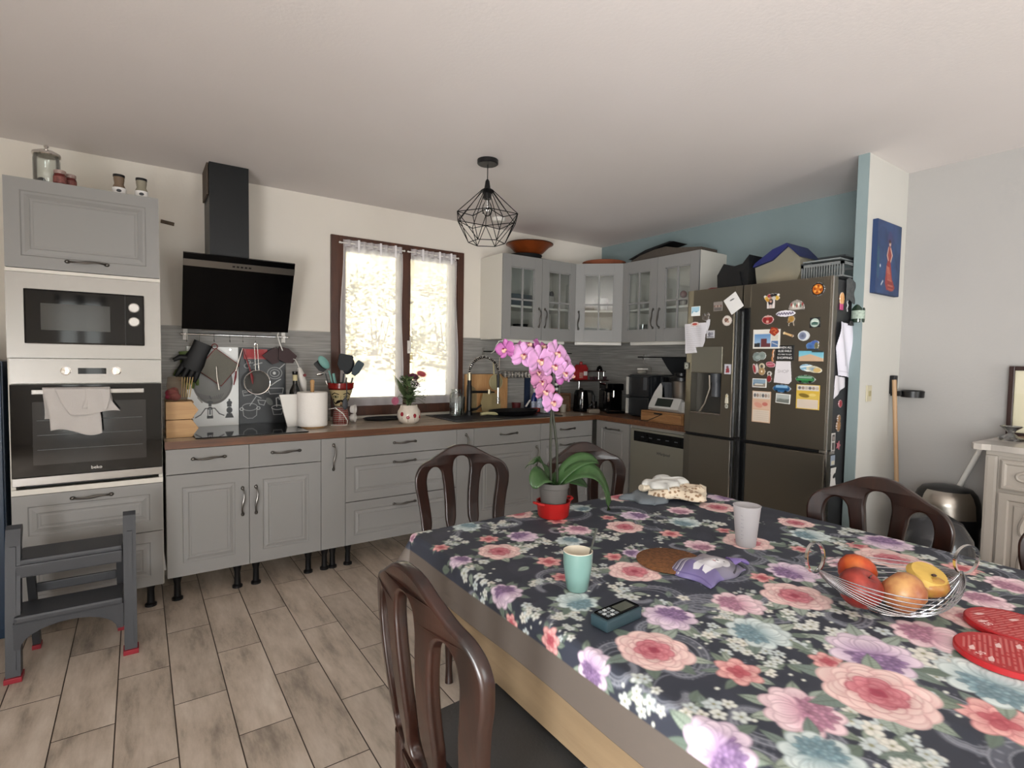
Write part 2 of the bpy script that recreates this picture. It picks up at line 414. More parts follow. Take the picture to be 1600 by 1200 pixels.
mb=MB(); mb.box(-5.6,-4.85,-7.7,-7.5,0,H);mb.box(-4.25,-2.7,-7.7,-7.5,0,H);mb.box(-1.3,0,-7.7,-7.5,0,H);mb.box(-4.85,-4.25,-7.7,-7.5,2.2,H);mb.box(-2.7,-1.3,-7.7,-7.5,2.2,H)
struct('wall_rear',mb,WCREAM)
for i,(a,b) in enumerate(((-4.85,-4.25),(-2.7,-1.3))):
    mb=MB()
    for x0,x1 in ((a,a+.07),((a+b)/2-.05,(a+b)/2+.05),(b-.07,b)): mb.box(x0,x1,-7.62,-7.55,0,2.2)
    for z0,z1 in ((0,.1),(2.1,2.2)): mb.box(a,b,-7.62,-7.55,z0,z1)
    o=struct('door_%d'%(i+1),mb,WHP)
    part('pane',MB().box(a,b,-7.59,-7.585,.1,2.1),GLASS,o)
mb=MB()
for y0,y1 in ((-6.4,-6.33),(-5.25,-5.15),(-4.07,-4.0)): mb.box(-5.58,-5.52,y0,y1,0,2.2)
for z0_,z1_ in ((0,.1),(2.1,2.2)): mb.box(-5.58,-5.52,-6.33,-4.07,z0_,z1_)
o=struct('door_3',mb,WHP)
part('pane',MB().box(-5.555,-5.55,-6.33,-4.07,.1,2.1),GLASS,o)
# backsplash
def splash_mat():
    m=mat('streaked grey laminate',"#8b8984",.45); nt=m.node_tree; b=nt.nodes['Principled BSDF']; L=nt.links.new
    g=nt.nodes.new('ShaderNodeNewGeometry'); mp=nt.nodes.new('ShaderNodeMapping'); mp.inputs['Scale'].default_value=(1.4,1.4,38); L(g.outputs['Position'],mp.inputs[0])
    n=nt.nodes.new('ShaderNodeTexNoise'); n.inputs['Scale'].default_value=2.2; n.inputs['Detail'].default_value=7; n.inputs['Roughness'].default_value=.6; L(mp.outputs[0],n.inputs['Vector'])
    r=nt.nodes.new('ShaderNodeValToRGB'); e=r.color_ramp.elements; e[0].position=.3; e[0].color=(*lin("#777572"),1); e[1].position=.75; e[1].color=(*lin("#aaa8a2"),1)
    q=e.new(.5); q.color=(*lin("#8c8a86"),1)
    L(n.outputs['Fac'],r.inputs[0]); L(r.outputs[0],b.inputs['Base Color']); return m
SPL=splash_mat()
mb=MB(); mb.box(-3.745,wx0,-.012,0,.90,1.542);mb.box(wx1,-.0,-.012,0,.90,1.542);mb.box(wx0,wx1,-.012,0,.90,.945)
struct('trim_1',mb,SPL)
struct('trim_2',MB().box(-.012,0,-1.66,-.012,.90,1.542),SPL)
# window with brown wooden frame
BRN=wood('brown stained window wood',"#3b2117","#54301f",(6,6,1),.4)
mb=MB()
mb.box(wx0-.005,wx0+.055,-.02,.10,wz0-.03,wz1+.005,.004);mb.box(wx1-.055,wx1+.005,-.02,.10,wz0-.03,wz1+.005,.004)
mb.box(wx0+.055,wx1-.055,-.02,.10,wz1-.05,wz1+.005,.004);mb.box(wx0+.055,wx1-.055,-.025,.10,wz0-.03,wz0+.045,.004)
win=struct('window_1',mb,BRN)
xm=-2.135
for s,(a,b) in enumerate(((wx0+.055,xm-.002),(xm+.002,wx1-.055))):
    mb=MB(); z0,z1=wz0+.045,wz1-.05
    mb.box(a,a+.05,-.012,.045,z0,z1,.004);mb.box(b-.05,b,-.012,.045,z0,z1,.004);mb.box(a+.05,b-.05,-.012,.045,z0,z0+.06,.004);mb.box(a+.05,b-.05,-.012,.045,z1-.05,z1,.004)
    c=part('casement',mb,BRN,win)
    part('pane',MB().box(a+.045,b-.045,.015,.019,z0+.055,z1-.045),GLASS,c)
part('cover_strip',MB().box(xm-.028,xm+.028,-.022,-.012,wz0+.05,wz1-.055,.003),BRN,win)
mb=MB(); mb.box(xm+.022,xm+.052,-.034,-.022,1.40,1.50,.003); mb.box(xm+.028,xm+.044,-.058,-.034,1.42,1.435,.003);mb.box(xm+.03,xm+.042,-.058,-.05,1.43,1.53,.003)
part('handle',mb,WHP,win)
struct('trim_3',MB().box(wx0-.02,wx1+.02,-.05,-.0125,.902,.924,.003),mat('pale sill board',"#b9b3a8",.5))
# curtains
def curtain(x0,x1,xb0,xb1,name,label):
    t=thing(name,label,'curtain',((x0+x1)/2,-.05,.99),'sheer curtains on the kitchen window')
    m=sheer('sheer white voile',"#f4f2f4",.66)
    def fn(k):
        def f(u,v):
            z=2.165-(2.165-1.0)*v
            a=x0+(xb0-x0)*v;b=x1+(xb1-x1)*v
            x=a+(b-a)*u+.006*math.sin(v*9+k*2)*(1 if u<.1 or u>.9 else .3)
            y=-.05+.007*math.sin(u*34+math.sin(v*3+k)*1.2)*(1-.45*v)+.004*math.sin(u*13+v*5)
            return (x,y,z)
        return f
    mb=MB(); mb.grid(90,40,fn(x0)); part('panel',mb,m,t,True)
    mb=MB(); mb.grid(90,5,lambda u,v:(x0+(x1-x0)*u,-.052+.009*math.sin(u*50),2.165+.05*v)); part('heading',mb,sheer('gathered voile heading',"#f2eff2",.75),t,True)
    for xx in (.25,.62,.88): X=x0+(x1-x0)*xx; part('tab',MB().box(X-.008,X+.008,-.063,-.060,2.13,2.22),mat('white ribbon',"#efecee",.8),t)
    mb=MB()
    for e in (0,1): mb.tube([((x0 if e==0 else x1)+((xb0-x0) if e==0 else (xb1-x1))*q/12+.006*math.sin(q/12*9+x0*2),-.05,2.165-1.165*q/12) for q in range(13)],.0022,5)
    part('side_hem',mb,mat('white hem',"#dcd8d8",.8),t)
    r=MB(); r.cyl((x0-.02,-.05,2.19),(x1+.02,-.05,2.19),.005,10); r.sph((x0-.022,-.05,2.19),.008);r.sph((x1+.022,-.05,2.19),.008)
    for X in (x0,x1): r.cyl((X,-.05,2.19),(X,-.014,2.19),.003,6)
    part('rod',r,WHP,t,True)
curtain(-2.628,-2.175,-2.655,-2.16,'net_curtain','sheer white curtain on the left half of the kitchen window')
curtain(-2.10,-1.70,-2.075,-1.665,'net_curtain','sheer white curtain on the right half of the kitchen window, behind the bouquet')
# outside
GRD=mat('pale sunlit terrace',"#e6e2d8",.9,var=.1,vscale=2)
struct('exterior_ground',MB().box(-10,8,.28,9,.55,.7),GRD)
mb=MB(); mb.grid(30,14,lambda u,v:(-12+22*u,9+7*v,.68+5.5*v+.5*math.sin(u*17)*v+.3*math.sin(u*41+v*9)*v))
struct('exterior_bank',mb,mat('dry grassy bank',"#c9b994",.95,var=.3,vscale=3,bump=.8,bscale=8))
LEAF=[mat('sunlit foliage green',"#a3b488",.8,var=.35,vscale=4),mat('sunlit foliage yellow',"#cdc5a4",.8,var=.35,vscale=4),mat('sunlit foliage olive',"#b4b38f",.8,var=.35,vscale=4)]
random.seed(3)
BL=[(-.9,10.0,1.2,0,'bright green bush outside, at the left edge of the kitchen window view'),(1.35,10.0,1.2,1,'straw coloured dry bush outside, in the front row behind the middle of the window'),(3.6,10.1,1.2,2,'olive bush outside, in the front row behind the right curtain'),
 (.2,12.6,2.3,0,'green bush higher up the bank behind the left curtain'),(2.5,12.6,2.3,2,'olive bush higher up the bank behind the window centre'),(4.9,12.8,2.3,1,'straw coloured bush higher up the bank at the right')]
for i,(x,y,zb_,k,lb) in enumerate(BL):
    rr=1.08
    mb=MB()
    for j in range(420):
        a=random.uniform(0,2*PI);b=math.acos(random.uniform(-.5,1)); q=rr*random.uniform(.7,1.05)
        p=Vector((x+q*math.cos(a)*math.sin(b),y+q*math.sin(a)*math.sin(b)*.8,zb_+.75+q*math.cos(b)*1.25)); d=random.uniform(.06,.15)
        n1=Vector((random.gauss(0,1),random.gauss(0,1),random.gauss(0,1))).normalized(); n2=n1.orthogonal().normalized()
        vs=[mb.v(p+n1*d),mb.v(p+n2*d*.6),mb.v(p-n1*d),mb.v(p-n2*d*.6)]; mb.f(vs)
    sroot=thing('bush',lb,'bush',(x,y,zb_),'bushes outside the window')
    part('foliage',mb,LEAF[k],sroot); mb=MB()
    for j in range(5): mb.tube([(x+.05*j-.1,y,zb_-.5),(x+random.uniform(-.4,.4),y+random.uniform(-.2,.2),zb_+1.2)],[.04,.015],6)
    part('stem',mb,mat('bush bark',"#5d4a37",.9),sroot)

# ================================================================== TALL OVEN CABINET
x0,x1=-4.35,-3.755
t=thing('tall_cabinet','tall grey cabinet holding the microwave and the oven at the left','cabinet',(x0+.3,-.3,0))
mb=MB(); mb.box(x0,x0+.018,-.60,-.02,.14,2.165);mb.box(x1-.018,x1,-.60,-.02,.14,2.165)
for z in (.14,.69,1.21,1.325,1.735,2.147): mb.box(x0+.018,x1-.018,-.60,-.02,z,z+.018)
mb.box(x0+.018,x1-.018,-.03,-.02,.14,2.165)
mb.box(x0+.004,x1,-.617,-.60,1.736,1.752); mb.box(x0+.004,x1,-.617,-.60,.690,.716)
part('body',mb,WHITEL,t)
d=part('flap_door',MB(FB).front(x0+.003,x1-.003,1.755,2.165,.601,.62,GROOVE),GREY,t); handle('handle',FB,(x0+.30,1.80,.62),.15,False,d)
d=part('drawer',MB(FB).front(x0+.003,x1-.003,.436,.688,.601,.62,GROOVE),GREY,t); handle('handle',FB,(x0+.30,.655,.62),.15,False,d)
d=part('drawer',MB(FB).front(x0+.003,x1-.003,.143,.432,.601,.62,GROOVE),GREY,t); handle('handle',FB,(x0+.30,.392,.62),.15,False,d)
def legs(t,pts,z1=.14):
    for x,y in pts:
        mb=MB(); mb.lathe([(.028,0),(.028,.012),(.018,.02),(.016,.09),(.022,.11),(.03,z1-.008),(.03,z1)],(x,y,0),14); part('leg',mb,BLK,t,True)
legs(t,[(x0+.06,-.52),(x1-.06,-.52),(x0+.06,-.08),(x1-.06,-.08)])
# microwave
t=thing('microwave','built-in steel microwave with black glass door and two round white knobs','microwave',((x0+x1)/2,-.3,1.343))
mb=MB(FB); mb.front(x0+.002,x1-.002,1.338,1.734,.601,.622,[(.004,0)]); part('steel_frame',mb,STEELH,t)
mb=MB(FB); mb.box(x0+.05,x1-.06,1.352,1.72,.05,.60); part('housing',mb,BLKM,t)
mb=MB(FB); mb.box(-4.285,-3.825,1.405,1.66,.6225,.640,.008); gd=part('glass_door',mb,BLKG,t)
mb=MB(FB); mb.box(-4.225,-3.965,1.47,1.595,.6402,.641,.0); part('viewing_window',mb,mat('grey door mesh glass',"#3a3936",.12,spec=.4),gd)
mb=MB(FB); mb.box(-3.905,-3.903,1.405,1.66,.6402,.6408); part('door_gap',mb,mat('seam grey',"#303030",.5),gd)
for z in (1.595,1.525):
    mb=MB(FB); mb.lathe([(.024,0),(.024,.004),(.020,.014),(.0,.0145)],(-3.868,z,.640),24); part('knob',mb,WHP,t,True)
# oven
t=thing('oven','built-in oven below the microwave, black glass door with a towel over its handle','oven',((x0+x1)/2,-.3,.72))
mb=MB(FB); mb.box(x0+.05,x1-.05,.725,1.2,.05,.60); part('housing',mb,BLKM,t)
mb=MB(FB); mb.front(x0+.008,x1-.002,1.218,1.334,.601,.622,[(.003,0)]); cp=part('control_panel',mb,STEELH,t)
for x in (-4.14,-3.945):
    mb=MB(FB); mb.lathe([(.021,0),(.021,.003),(.017,.004),(.016,.018),(.0,.019)],(x,1.277,.622),24); part('knob',mb,CHROME,t,True)
mb=MB(FB); mb.box(-4.095,-3.985,1.262,1.291,.6222,.6235); part('display',mb,BLKG,cp)
mb=MB(FB); mb.box(x0+.008,x1-.002,.775,1.212,.601,.628,.002); dr=part('door',mb,BLKG,t)
mb=MB(FB); mb.box(-4.265,-3.825,.83,1.13,.6282,.629); part('viewing_window',mb,mat('smoked oven window',"#1a1b1d",.09,spec=.5),dr)
mb=MB(FB); 
for k in range(3): mb.box(-4.25,-3.84,.90+.07*k,.903+.07*k,.6291,.6294)
part('rack',mb,mat('dim rack lines',"#3d3f40",.4),dr)
mb=MB(FB); mb.box(x0+.008,x1-.002,.735,.773,.601,.628,.002); part('lower_strip',mb,STEELH,dr)
text('lettering','beko',.022,FB@Matrix.Translation((-4.03,.80,.6285)),WHP,dr)
mb=MB(FB); mb.box(-4.262,-3.832,1.168,1.190,.655,.667,.003); mb.box(-4.255,-4.24,1.172,1.186,.627,.656); mb.box(-3.855,-3.84,1.172,1.186,.627,.656); part('handle',mb,STEELH,dr)
# towel over the oven handle
def cloth_strip(xa,xb,z_front,z_back,yf,seed,skew=0):
    rnd=random.Random(seed); ph=rnd.uniform(0,6)
    def f(u,v):
        Lf=1.192-z_front;Lb=1.192-z_back; tot=Lf+Lb+.04; d=v*tot
        x=xa+(xb-xa)*u+.004*math.sin(v*9+ph)+skew*max(0,d-Lb)
        if d<Lb: z=z_back+d; y=-.648
        elif d<Lb+.04: a=(d-Lb)/.04*PI; z=1.192+.006*math.sin(a); y=-.6615+ .0135*math.cos(a)
        else:
            k=d-Lb-.04; z=1.192-k; y=yf-.010*math.sin(u*7+ph)*min(1,k*9)-.012*min(1,k*10)
            z+= .018*math.sin(u*5+ph)*min(1,k*5)
        return (x,y,z)
    return f
TWL=mat('pale grey terry cloth',"#cfcac6",.95,bump=.6,bscale=500,sheen=.3)
t=thing('tea_towel','crumpled pale grey towel draped over the oven door handle','towel',(-4.13,-.66,.93))
mb=MB(); mb.grid(26,40,cloth_strip(-4.222,-4.03,.985,1.05,-.672,1,.12)); part('lower_layer',mb,TWL,t,True,sol=.005)
mb=MB(); mb.grid(26,40,cloth_strip(-4.20,-4.01,1.075,1.10,-.684,5,.5)); part('folded_layer',mb,TWL,t,True,sol=.005)
mb=MB(); mb.grid(16,30,cloth_strip(-4.06,-3.965,1.09,1.12,-.684,8,-.1)); part('loose_corner',mb,TWL,t,True,sol=.005)
# navy unit beyond the tall cabinet
t=thing('storage_cupboard','narrow strip of navy blue cupboard left of the oven cabinet','cupboard',(-4.60,-.3,0))
part('body',MB().box(-4.83,-4.375,-.55,-.01,0,1.32,.004),NAVY,t)
d=part('door',MB().box(-4.825,-4.38,-.57,-.551,.05,1.31,.003),NAVY,t); part('handle',MB().cyl((-4.79,-.585,.6),(-4.79,-.585,.72),.006,8).cyl((-4.79,-.585,.61),(-4.79,-.57,.61),.004,8).cyl((-4.79,-.585,.71),(-4.79,-.57,.71),.004,8),CHROME,d)

# jars on top of the tall cabinet
zt=2.166
t=thing('glass_jar','tall clear glass storage jar with lid on the oven cabinet','jar',(-4.205,-.5,zt))
part('body',MB().lathe([(.0,.002),(.048,.002),(.052,.012),(.052,.13),(.047,.145),(.044,.142),(.049,.128),(.049,.014),(.0,.008)],(-4.205,-.5,zt),28),glassm(),t,True)
part('lid',MB().lathe([(.053,.146),(.056,.15),(.054,.16),(.03,.172),(.008,.178),(.006,.183),(.012,.192),(.006,.2),(0,.201)],(-4.205,-.5,zt),28),CHROME,t,True)
mb=MB(); mb.sph((-4.225,-.5,zt+.025),.018,.018,.018); mb.tube([(-4.235,-.5,zt+.012),(-4.20,-.51,zt+.018),(-4.175,-.49,zt+.012)],[.008,.01,.006],8); part('contents',mb,DKPL,t,True)
REDJ=mat('dark red jam jar glass',"#5b1f1c",.15,coat=.4)
for (x,y,l) in ((-4.152,-.55,'squat red jam jar with white lid, the one next to the big glass jar'),(-4.118,-.50,'squat red jam jar half hidden behind its twin')):
    t=thing('jam_jar',l,'jar',(x,y,zt),'red jam jars on the oven cabinet')
    part('body',MB().lathe([(0,0),(.024,0),(.026,.006),(.026,.05),(.022,.058),(0,.058)],(x,y,zt),20),REDJ,t,True)
    part('lid',MB().lathe([(.023,.058),(.024,.06),(.024,.073),(.022,.075),(0,.075)],(x,y,zt),20),mat('patterned lid',"#9b857e",.4,var=.4,vscale=120),t,True)
    part('paper_label',MB().lathe([(.0264,.014),(.0264,.044)],(x,y,zt),20,cap=False),mat('pink jar label',"#7d4a44",.6,var=.3,vscale=90),t)
for (x,l) in ((-3.923,'small spice jar with dark contents and white label, second from the right on the cabinet'),(-3.828,'small pale spice jar with white label at the right end of the cabinet top')):
    dk='dark' in l
    t=thing('spice_jar',l,'jar',(x,-.5,zt),'spice jars on the oven cabinet')
    part('body',MB().lathe([(0,0),(.027,0),(.030,.006),(.030,.046),(.021,.068),(.024,.09),(.024,.103),(0,.103)],(x,-.5,zt),20),mat('jar brown' if dk else 'jar pale','#6f5d4c' if dk else '#8c8675',.2,coat=.5),t,True)
    part('lid',MB().lathe([(.0255,.103),(.0255,.115),(0,.116)],(x,-.5,zt),20),BLK,t,True)
    part('paper_label',MB().lathe([(.0305,.010),(.0305,.048)],(x,-.5,zt),20,cap=False),PAPER,t)
    part('label_mark',MB().sph((x,-.5305,zt+.03),.011,.0012,.008,10,6),DKPL,t,True)
single('wall_stub',MB().tube([(-3.73,-.004,2.178),(-3.66,-.004,2.168)],.011,8),mat('rough brown wood',"#5b4f43",.9,var=.3,vscale=60),'short brown wooden stub on the wall right of the oven cabinet','peg')

# ================================================================== HOOD
t=thing('range_hood','black angled glass extractor hood with square black chimney','hood',(-3.34,-.15,1.52))
mb=MB(); mb.box(-3.497,-3.285,-.30,-.015,1.80,H-.001); part('chimney',mb,BLKM,t)
mb=MB(); mb.prism([(-.352,1.93),(-.30,1.955),(-.015,1.80),(-.015,1.54),(-.13,1.545)],-3.60,-3.06,'x'); part('housing',mb,BLKM,t)
# tilted panel: bottom edge near the wall, top edge out
pb=Vector((0,-.155,1.527));pt=Vector((0,-.365,1.952)); up=(pt-pb).normalized(); Lp=(pt-pb).length; nn=Vector((0,-up.z,up.y))
PM=Matrix(((1,up.x,nn.x,-3.335),(0,up.y,nn.y,pb.y),(0,up.z,nn.z,pb.z),(0,0,0,1)))
gp=part('glass_panel',MB(PM).box(-.302,.302,0,Lp,0,.018,.002),mat('hood black glass',"#040405",.12,spec=.2),t)
part('steel_strip',MB(PM).box(-.3025,.3025,Lp-.075,Lp-.035,.0183,.0215),STEELH,gp)
for k in range(5): part('button',MB(PM).box(-.05+k*.022,-.036+k*.022,Lp-.06,Lp-.05,.0217,.023),BLK,gp)
part('lower_lip',MB(PM).box(-.20,.20,-.006,.0,-.03,.016),STEELH,t)
part('chimney_gap_shadow',MB().box(-3.508,-3.499,-.27,-.03,2.32,H-.001),mat('gap shadow brown',"#54483d",.8),t)  # brown strip put in for the shadowed gap beside the chimney
# rail
t=thing('utensil_rail','steel utensil rail with white end brackets under the extractor hood','rail',(-3.32,-.05,1.49))
mb=MB(); mb.cyl((-3.632,-.05,1.492),(-3.008,-.05,1.492),.0055,12); mb.sph((-3.632,-.05,1.492),.008);mb.sph((-3.008,-.05,1.492),.008); part('bar',mb,CHROME,t,True)
for x in (-3.61,-3.032): part('bracket',MB().box(x-.013,x+.013,-.026,-.0125,1.455,1.53,.003).box(x-.008,x+.008,-.055,-.026,1.484,1.5),WHP,t)
HK=[-3.605,-3.537,-3.455,-3.365,-3.288,-3.212]
def shook(x,l,y=-.05,z=1.492,g='s hooks on the utensil rail'):
    mb=MB(); pts=[(x,y+.0085*math.cos(a),z+.0085*math.sin(a)) for a in [PI*k/8 for k in range(-1,9)]][::-1]
    pts=pts[::-1]+[(x,y-.0085,z-.03),(x,y-.006,z-.045),(x,y,z-.05),(x,y+.006,z-.045)] if False else [(x,y+.0085*math.cos(PI*k/8),z+.0085*math.sin(PI*k/8)) for k in range(0,9)]+[(x,y-.0085,z-.028),(x,y-.012,z-.042),(x,y-.019,z-.047),(x,y-.025,z-.040)]
    mb.tube(pts,.0018,6); return single('s_hook',mb,CHROME,l,'hook',g,True)
for x,l in zip(HK,('steel hook at the left end of the rail, green glove below it','hook on the rail holding the black glove','hook on the rail holding the grey pot holder','empty hook in the middle of the rail','hook on the rail holding the red handled tongs','hook on the rail holding the round sieve')): shook(x,l)
# gloves and pot holder
def glove(name,cx,ztop,w,h,y,rotd,m,label,th=.012,mir=1):
    bm=MB(FR((cx,y,ztop),(1,0,0),(0,-1,0))@Matrix.Rotation(R(rotd),4,'Z'))
    # cuff + palm as tapered tube, fingers as chains
    bm.tube([(0,0,0),(0,-h*.25,0),(0,-h*.5,0),(0,-h*.68,0)],[w*.42,w*.4,w*.48,w*.46],18,flat=.28)
    for i,(fx,fl) in enumerate(((-.33,.26),(-.11,.32),(.11,.31),(.32,.24))):
        a=fx*.5; bm.tube([(fx*w,-h*.6,0),(fx*w+a*w*.3,-h*(.68+fl*.5),.004),(fx*w+a*w*.5,-h*(.68+fl),0)],[w*.13,w*.125,w*.07],10,flat=.6)
    bm.tube([(mir*w*.3,-h*.45,0),(mir*w*.62,-h*.50,.006),(mir*w*.8,-h*.62,.004)],[w*.14,w*.13,w*.08],10,flat=.6)
    return single(name,bm,m,label,'glove',None,True)
glove('rubber_glove',-3.605,1.385,.10,.24,-.042,5,mat('green rubber',"#5c6f33",.5),'green rubber glove hanging behind the black glove','glove',mir=-1)
glove('oven_glove',-3.515,1.438,.13,.27,-.075,-24,mat('black silicone',"#101114",.5),'black oven glove hanging from the rail','glove',mir=-1)
t=thing('pot_holder','square grey quilted pot holder with red trim hanging by one corner','pot holder',(-3.44,-.06,1.17))
M=FR((-3.432,-.060,1.285),(1,0,0),(0,-1,0))@Matrix.Rotation(R(52),4,'Z')
part('pad',MB(M).box(-.085,.085,-.085,.085,-.004,.006,.003),mat('grey quilted cotton',"#77756c",.95,bump=.5,bscale=300),t)
part('trim',MB(M).tube([(-.086,-.086,.001),(.086,-.086,.001),(.086,.086,.001),(-.086,.086,.001)],.004,8,closed=True),mat('red binding',"#7c2020",.8),t,True)
part('loop',MB().torus((-3.452,-.062,1.418),.016,.003,'y'),mat('red cord',"#6b1d1d",.8),t,True)
single('spatula',MB().tube([(-3.444,-.079,1.29),(-3.44,-.079,1.22),(-3.428,-.079,1.14)],[.004,.005,.006],8,flat=.5),CHROME,'slim steel utensil handle in front of the grey pot holder','utensil',None,True)
t=thing('kitchen_tongs','tongs with red ends hanging open from the rail','tongs',(-3.29,-.065,1.18))
part('arm',MB().tube([(-3.29,-.066,1.41),(-3.315,-.066,1.32),(-3.33,-.066,1.26)],[.004,.006,.006],8,flat=.5),CHROME,t,True); part('arm',MB().tube([(-3.29,-.066,1.41),(-3.262,-.066,1.32),(-3.245,-.066,1.26)],[.004,.006,.006],8,flat=.5),mat('dull red silicone',"#8a3236",.5),t,True)
part('tip',MB().tube([(-3.33,-.066,1.26),(-3.335,-.066,1.22),(-3.345,-.066,1.17)],[.006,.009,.004],8,flat=.5),mat('dull red silicone',"#8a3236",.5),t,True)
part('tip',MB().tube([(-3.245,-.066,1.26),(-3.236,-.066,1.22),(-3.232,-.066,1.175)],[.006,.013,.004],8,flat=.5),mat('dull red silicone',"#8a3236",.5),t,True)
t=thing('sieve','round wire sieve with long handle hanging from the rail','sieve',(-3.21,-.1,1.1))
part('rim',MB().torus((-3.207,-.085,1.185),.079,.0042,'y',40,8),CHROME,t,True)
mb=MB(FR((-3.207,-.085,1.185),(1,0,0),(0,-1,0))); mb.lathe([(.078,0),(.07,-.02),(.05,-.038),(.025,-.048),(0,-.05)],(0,0,0),36,cap=False)
part('mesh_bowl',mb,sheer('fine sieve mesh',"#8f8a80",.45),t,True)
part('handle',MB().cyl((-3.217,-.085,1.26),(-3.222,-.075,1.43),.0025,6).cyl((-3.197,-.085,1.26),(-3.204,-.075,1.43),.0025,6).torus((-3.213,-.075,1.436),.009,.0025,'y',16,6),CHROME,t,True)
# splatter boards behind the hob (chalk drawings and white with utensils)
cv=CV(200,340,"#eef1f0")
cv.ell(98,150,78,95,0,"#4b4944",None,edge="#2b2a28"); cv.ell(98,150,70,86,0,"#7a7a76","#5e5d58")
for k in range(12): cv.line([(40+k*9,214-abs(k-6)*3),(60+k*6,222)],2,"#2a2a28")
D="#23262a"
cv.ell(86,236,12,6,0,D);cv.rect(80,236,92,254,D);cv.ell(86,262,9,7,0,D);cv.rect(76,262,79,296,D);cv.rect(93,262,96,296,D);cv.rect(82,262,90,290,"#70747a");cv.rect(74,294,98,306,D)
cv.line([(78,262),(68,262),(50,288),(30,300)],4,D);cv.line([(94,262),(104,262),(122,286),(140,294)],4,D)
cv.ell(162,228,4,5,0,D);cv.ell(162,240,11,9,0,D);cv.rect(153,240,171,258,D);cv.ell(162,272,12,14,0,D);cv.poly([(152,286),(172,286),(180,306),(144,306)],D)
cv.line([(40,215),(55,235)],6,"#8a8780");cv.line([(84,210),(90,222)],5,D)
t=thing('splatter_board','white glass splashback board with utensil silhouettes standing behind the hob','board',(-3.46,-.03,.9))
painted('printed_panel',cv,.292,.515,FR((-3.458,-.022,1.1585),(1,0,0),(0,-1,0)),t,.006,.35)
part('bolt',MB().cyl((-3.36,-.028,1.40),(-3.36,-.034,1.40),.005,12),CHROME,t,True)
cv=CV(200,340,"#2a2d30"); C_="#b9bbb9"
cv.rect(20,6,120,50,"#a8393c"); 
def cl(p,w=2.2,al=.85): cv.line(p,w,C_,al)
def circ(cx,cy,rx,ry,w=2,al=.8): cl([(cx+rx*math.cos(2*PI*k/24),cy+ry*math.sin(2*PI*k/24)) for k in range(25)],w,al)
circ(152,112,32,26);circ(152,112,20,16);cv.ell(150,112,7,7,0,C_);cl([(172,92),(196,70)],4)
cl([(30,70),(60,66)],2);circ(40,62,8,5);cl([(62,76),(96,66)],5,.6);circ(34,80,12,10,1.5)
cl([(135,168),(160,150),(178,140)],4);cl([(120,180),(190,180),(186,204),(130,206),(120,180)]);circ(118,192,6,8,1.5)
cl([(14,190),(50,184),(54,206),(18,212),(14,190)]);cl([(22,196),(46,192)],5,.5)
circ(44,262,32,16);cl([(14,268),(18,300),(34,312),(56,312),(72,300),(74,268)]);circ(10,270,7,6,3);circ(80,268,7,6,3)
cl([(44,256),(72,214),(92,224)],3);cl([(72,214),(62,206)],3);cl([(78,232),(112,236),(104,256),(84,250),(78,232)],2.5)
circ(164,268,26,10,3);cl([(140,272),(146,300),(182,300),(190,272)],2);cv.ell(128,240,12,20,-.6,"#6f736f",al=.8);cl([(160,264),(158,226),(168,222),(172,232)],4);cl([(180,262),(186,232)],4)
for k in range(60): cv.ell(random.uniform(0,200),random.uniform(0,340),1,1,0,"#7b7f80",al=.4)
t=thing('splatter_board','black glass splashback board with chalk drawings of pans behind the hob','board',(-3.16,-.03,.9))
painted('printed_panel',cv,.290,.515,FR((-3.164,-.022,1.1585),(1,0,0),(0,-1,0)),t,.006,.35)
part('red_note',MB().box(-3.265,-3.155,-.0315,-.0285,1.35,1.405),mat('red silicone strip',"#a83438",.5),t)
# brown pot holders and cord
BRS=mat('brown silicone',"#33191b",.5)
t=thing('silicone_mitt','dark brown silicone pinch mitt hanging right of the sieve','mitt',(-3.06,-.07,1.31))
part('left_flap',MB(FR((-3.10,-.066,1.365),(1,0,0),(0,-1,0))).prism([(-.075,.0),(-.035,.03),(0,.055),(.03,.04),(.03,-.045),(-.01,-.058)],-.006,.008,'z'),BRS,t)
part('right_flap',MB(FR((-3.03,-.074,1.365),(1,0,0),(0,-1,0))).prism([(-.04,.065),(.02,.05),(.075,.0),(.05,-.05),(0,-.048),(-.045,-.025)],-.006,.010,'z'),BRS,t)
single('lamp_cord',MB().tube([(-3.075,-.10,1.535),(-3.08,-.08,1.50),(-3.07,-.095,1.45),(-3.052,-.10,1.40)],.004,8),WHP,'white cord hanging over the right end of the utensil rail','cord',None,True)
# ================================================================== WORKTOP + BASE UNITS
WT=wood('worktop planked wood',"#85786a","#c0b09c",(1.2,9,9),.24,wscale=2.2)
WTE=wood('worktop edge wood',"#4a2d1c","#74492d",(1.2,20,20),.4,wscale=2.5)
WTD=wood('worktop red brown wood',"#463022","#6e4c35",(9,1.2,9),.4,wscale=2.2)
t=thing('worktop','long wood worktop running under the kitchen window','worktop',(-2.2,-.3,.86))
part('slab',MB().box(-3.745,-.62,-.622,-.001,.862,.90,.002),WT,t)
part('front_edge',MB().box(-3.745,-.622,-.625,-.6225,.860,.9005),WTE,t)
t=thing('worktop','darker worktop corner and right leg carrying the coffee machine and air fryer','worktop',(-.3,-.9,.86))
part('slab',MB().box(-.6195,-.001,-1.66,-.001,.862,.90,.002),WTD,t)
part('front_edge',MB().box(-.6225,-.6198,-1.66,-.622,.860,.9005),WTE,t)
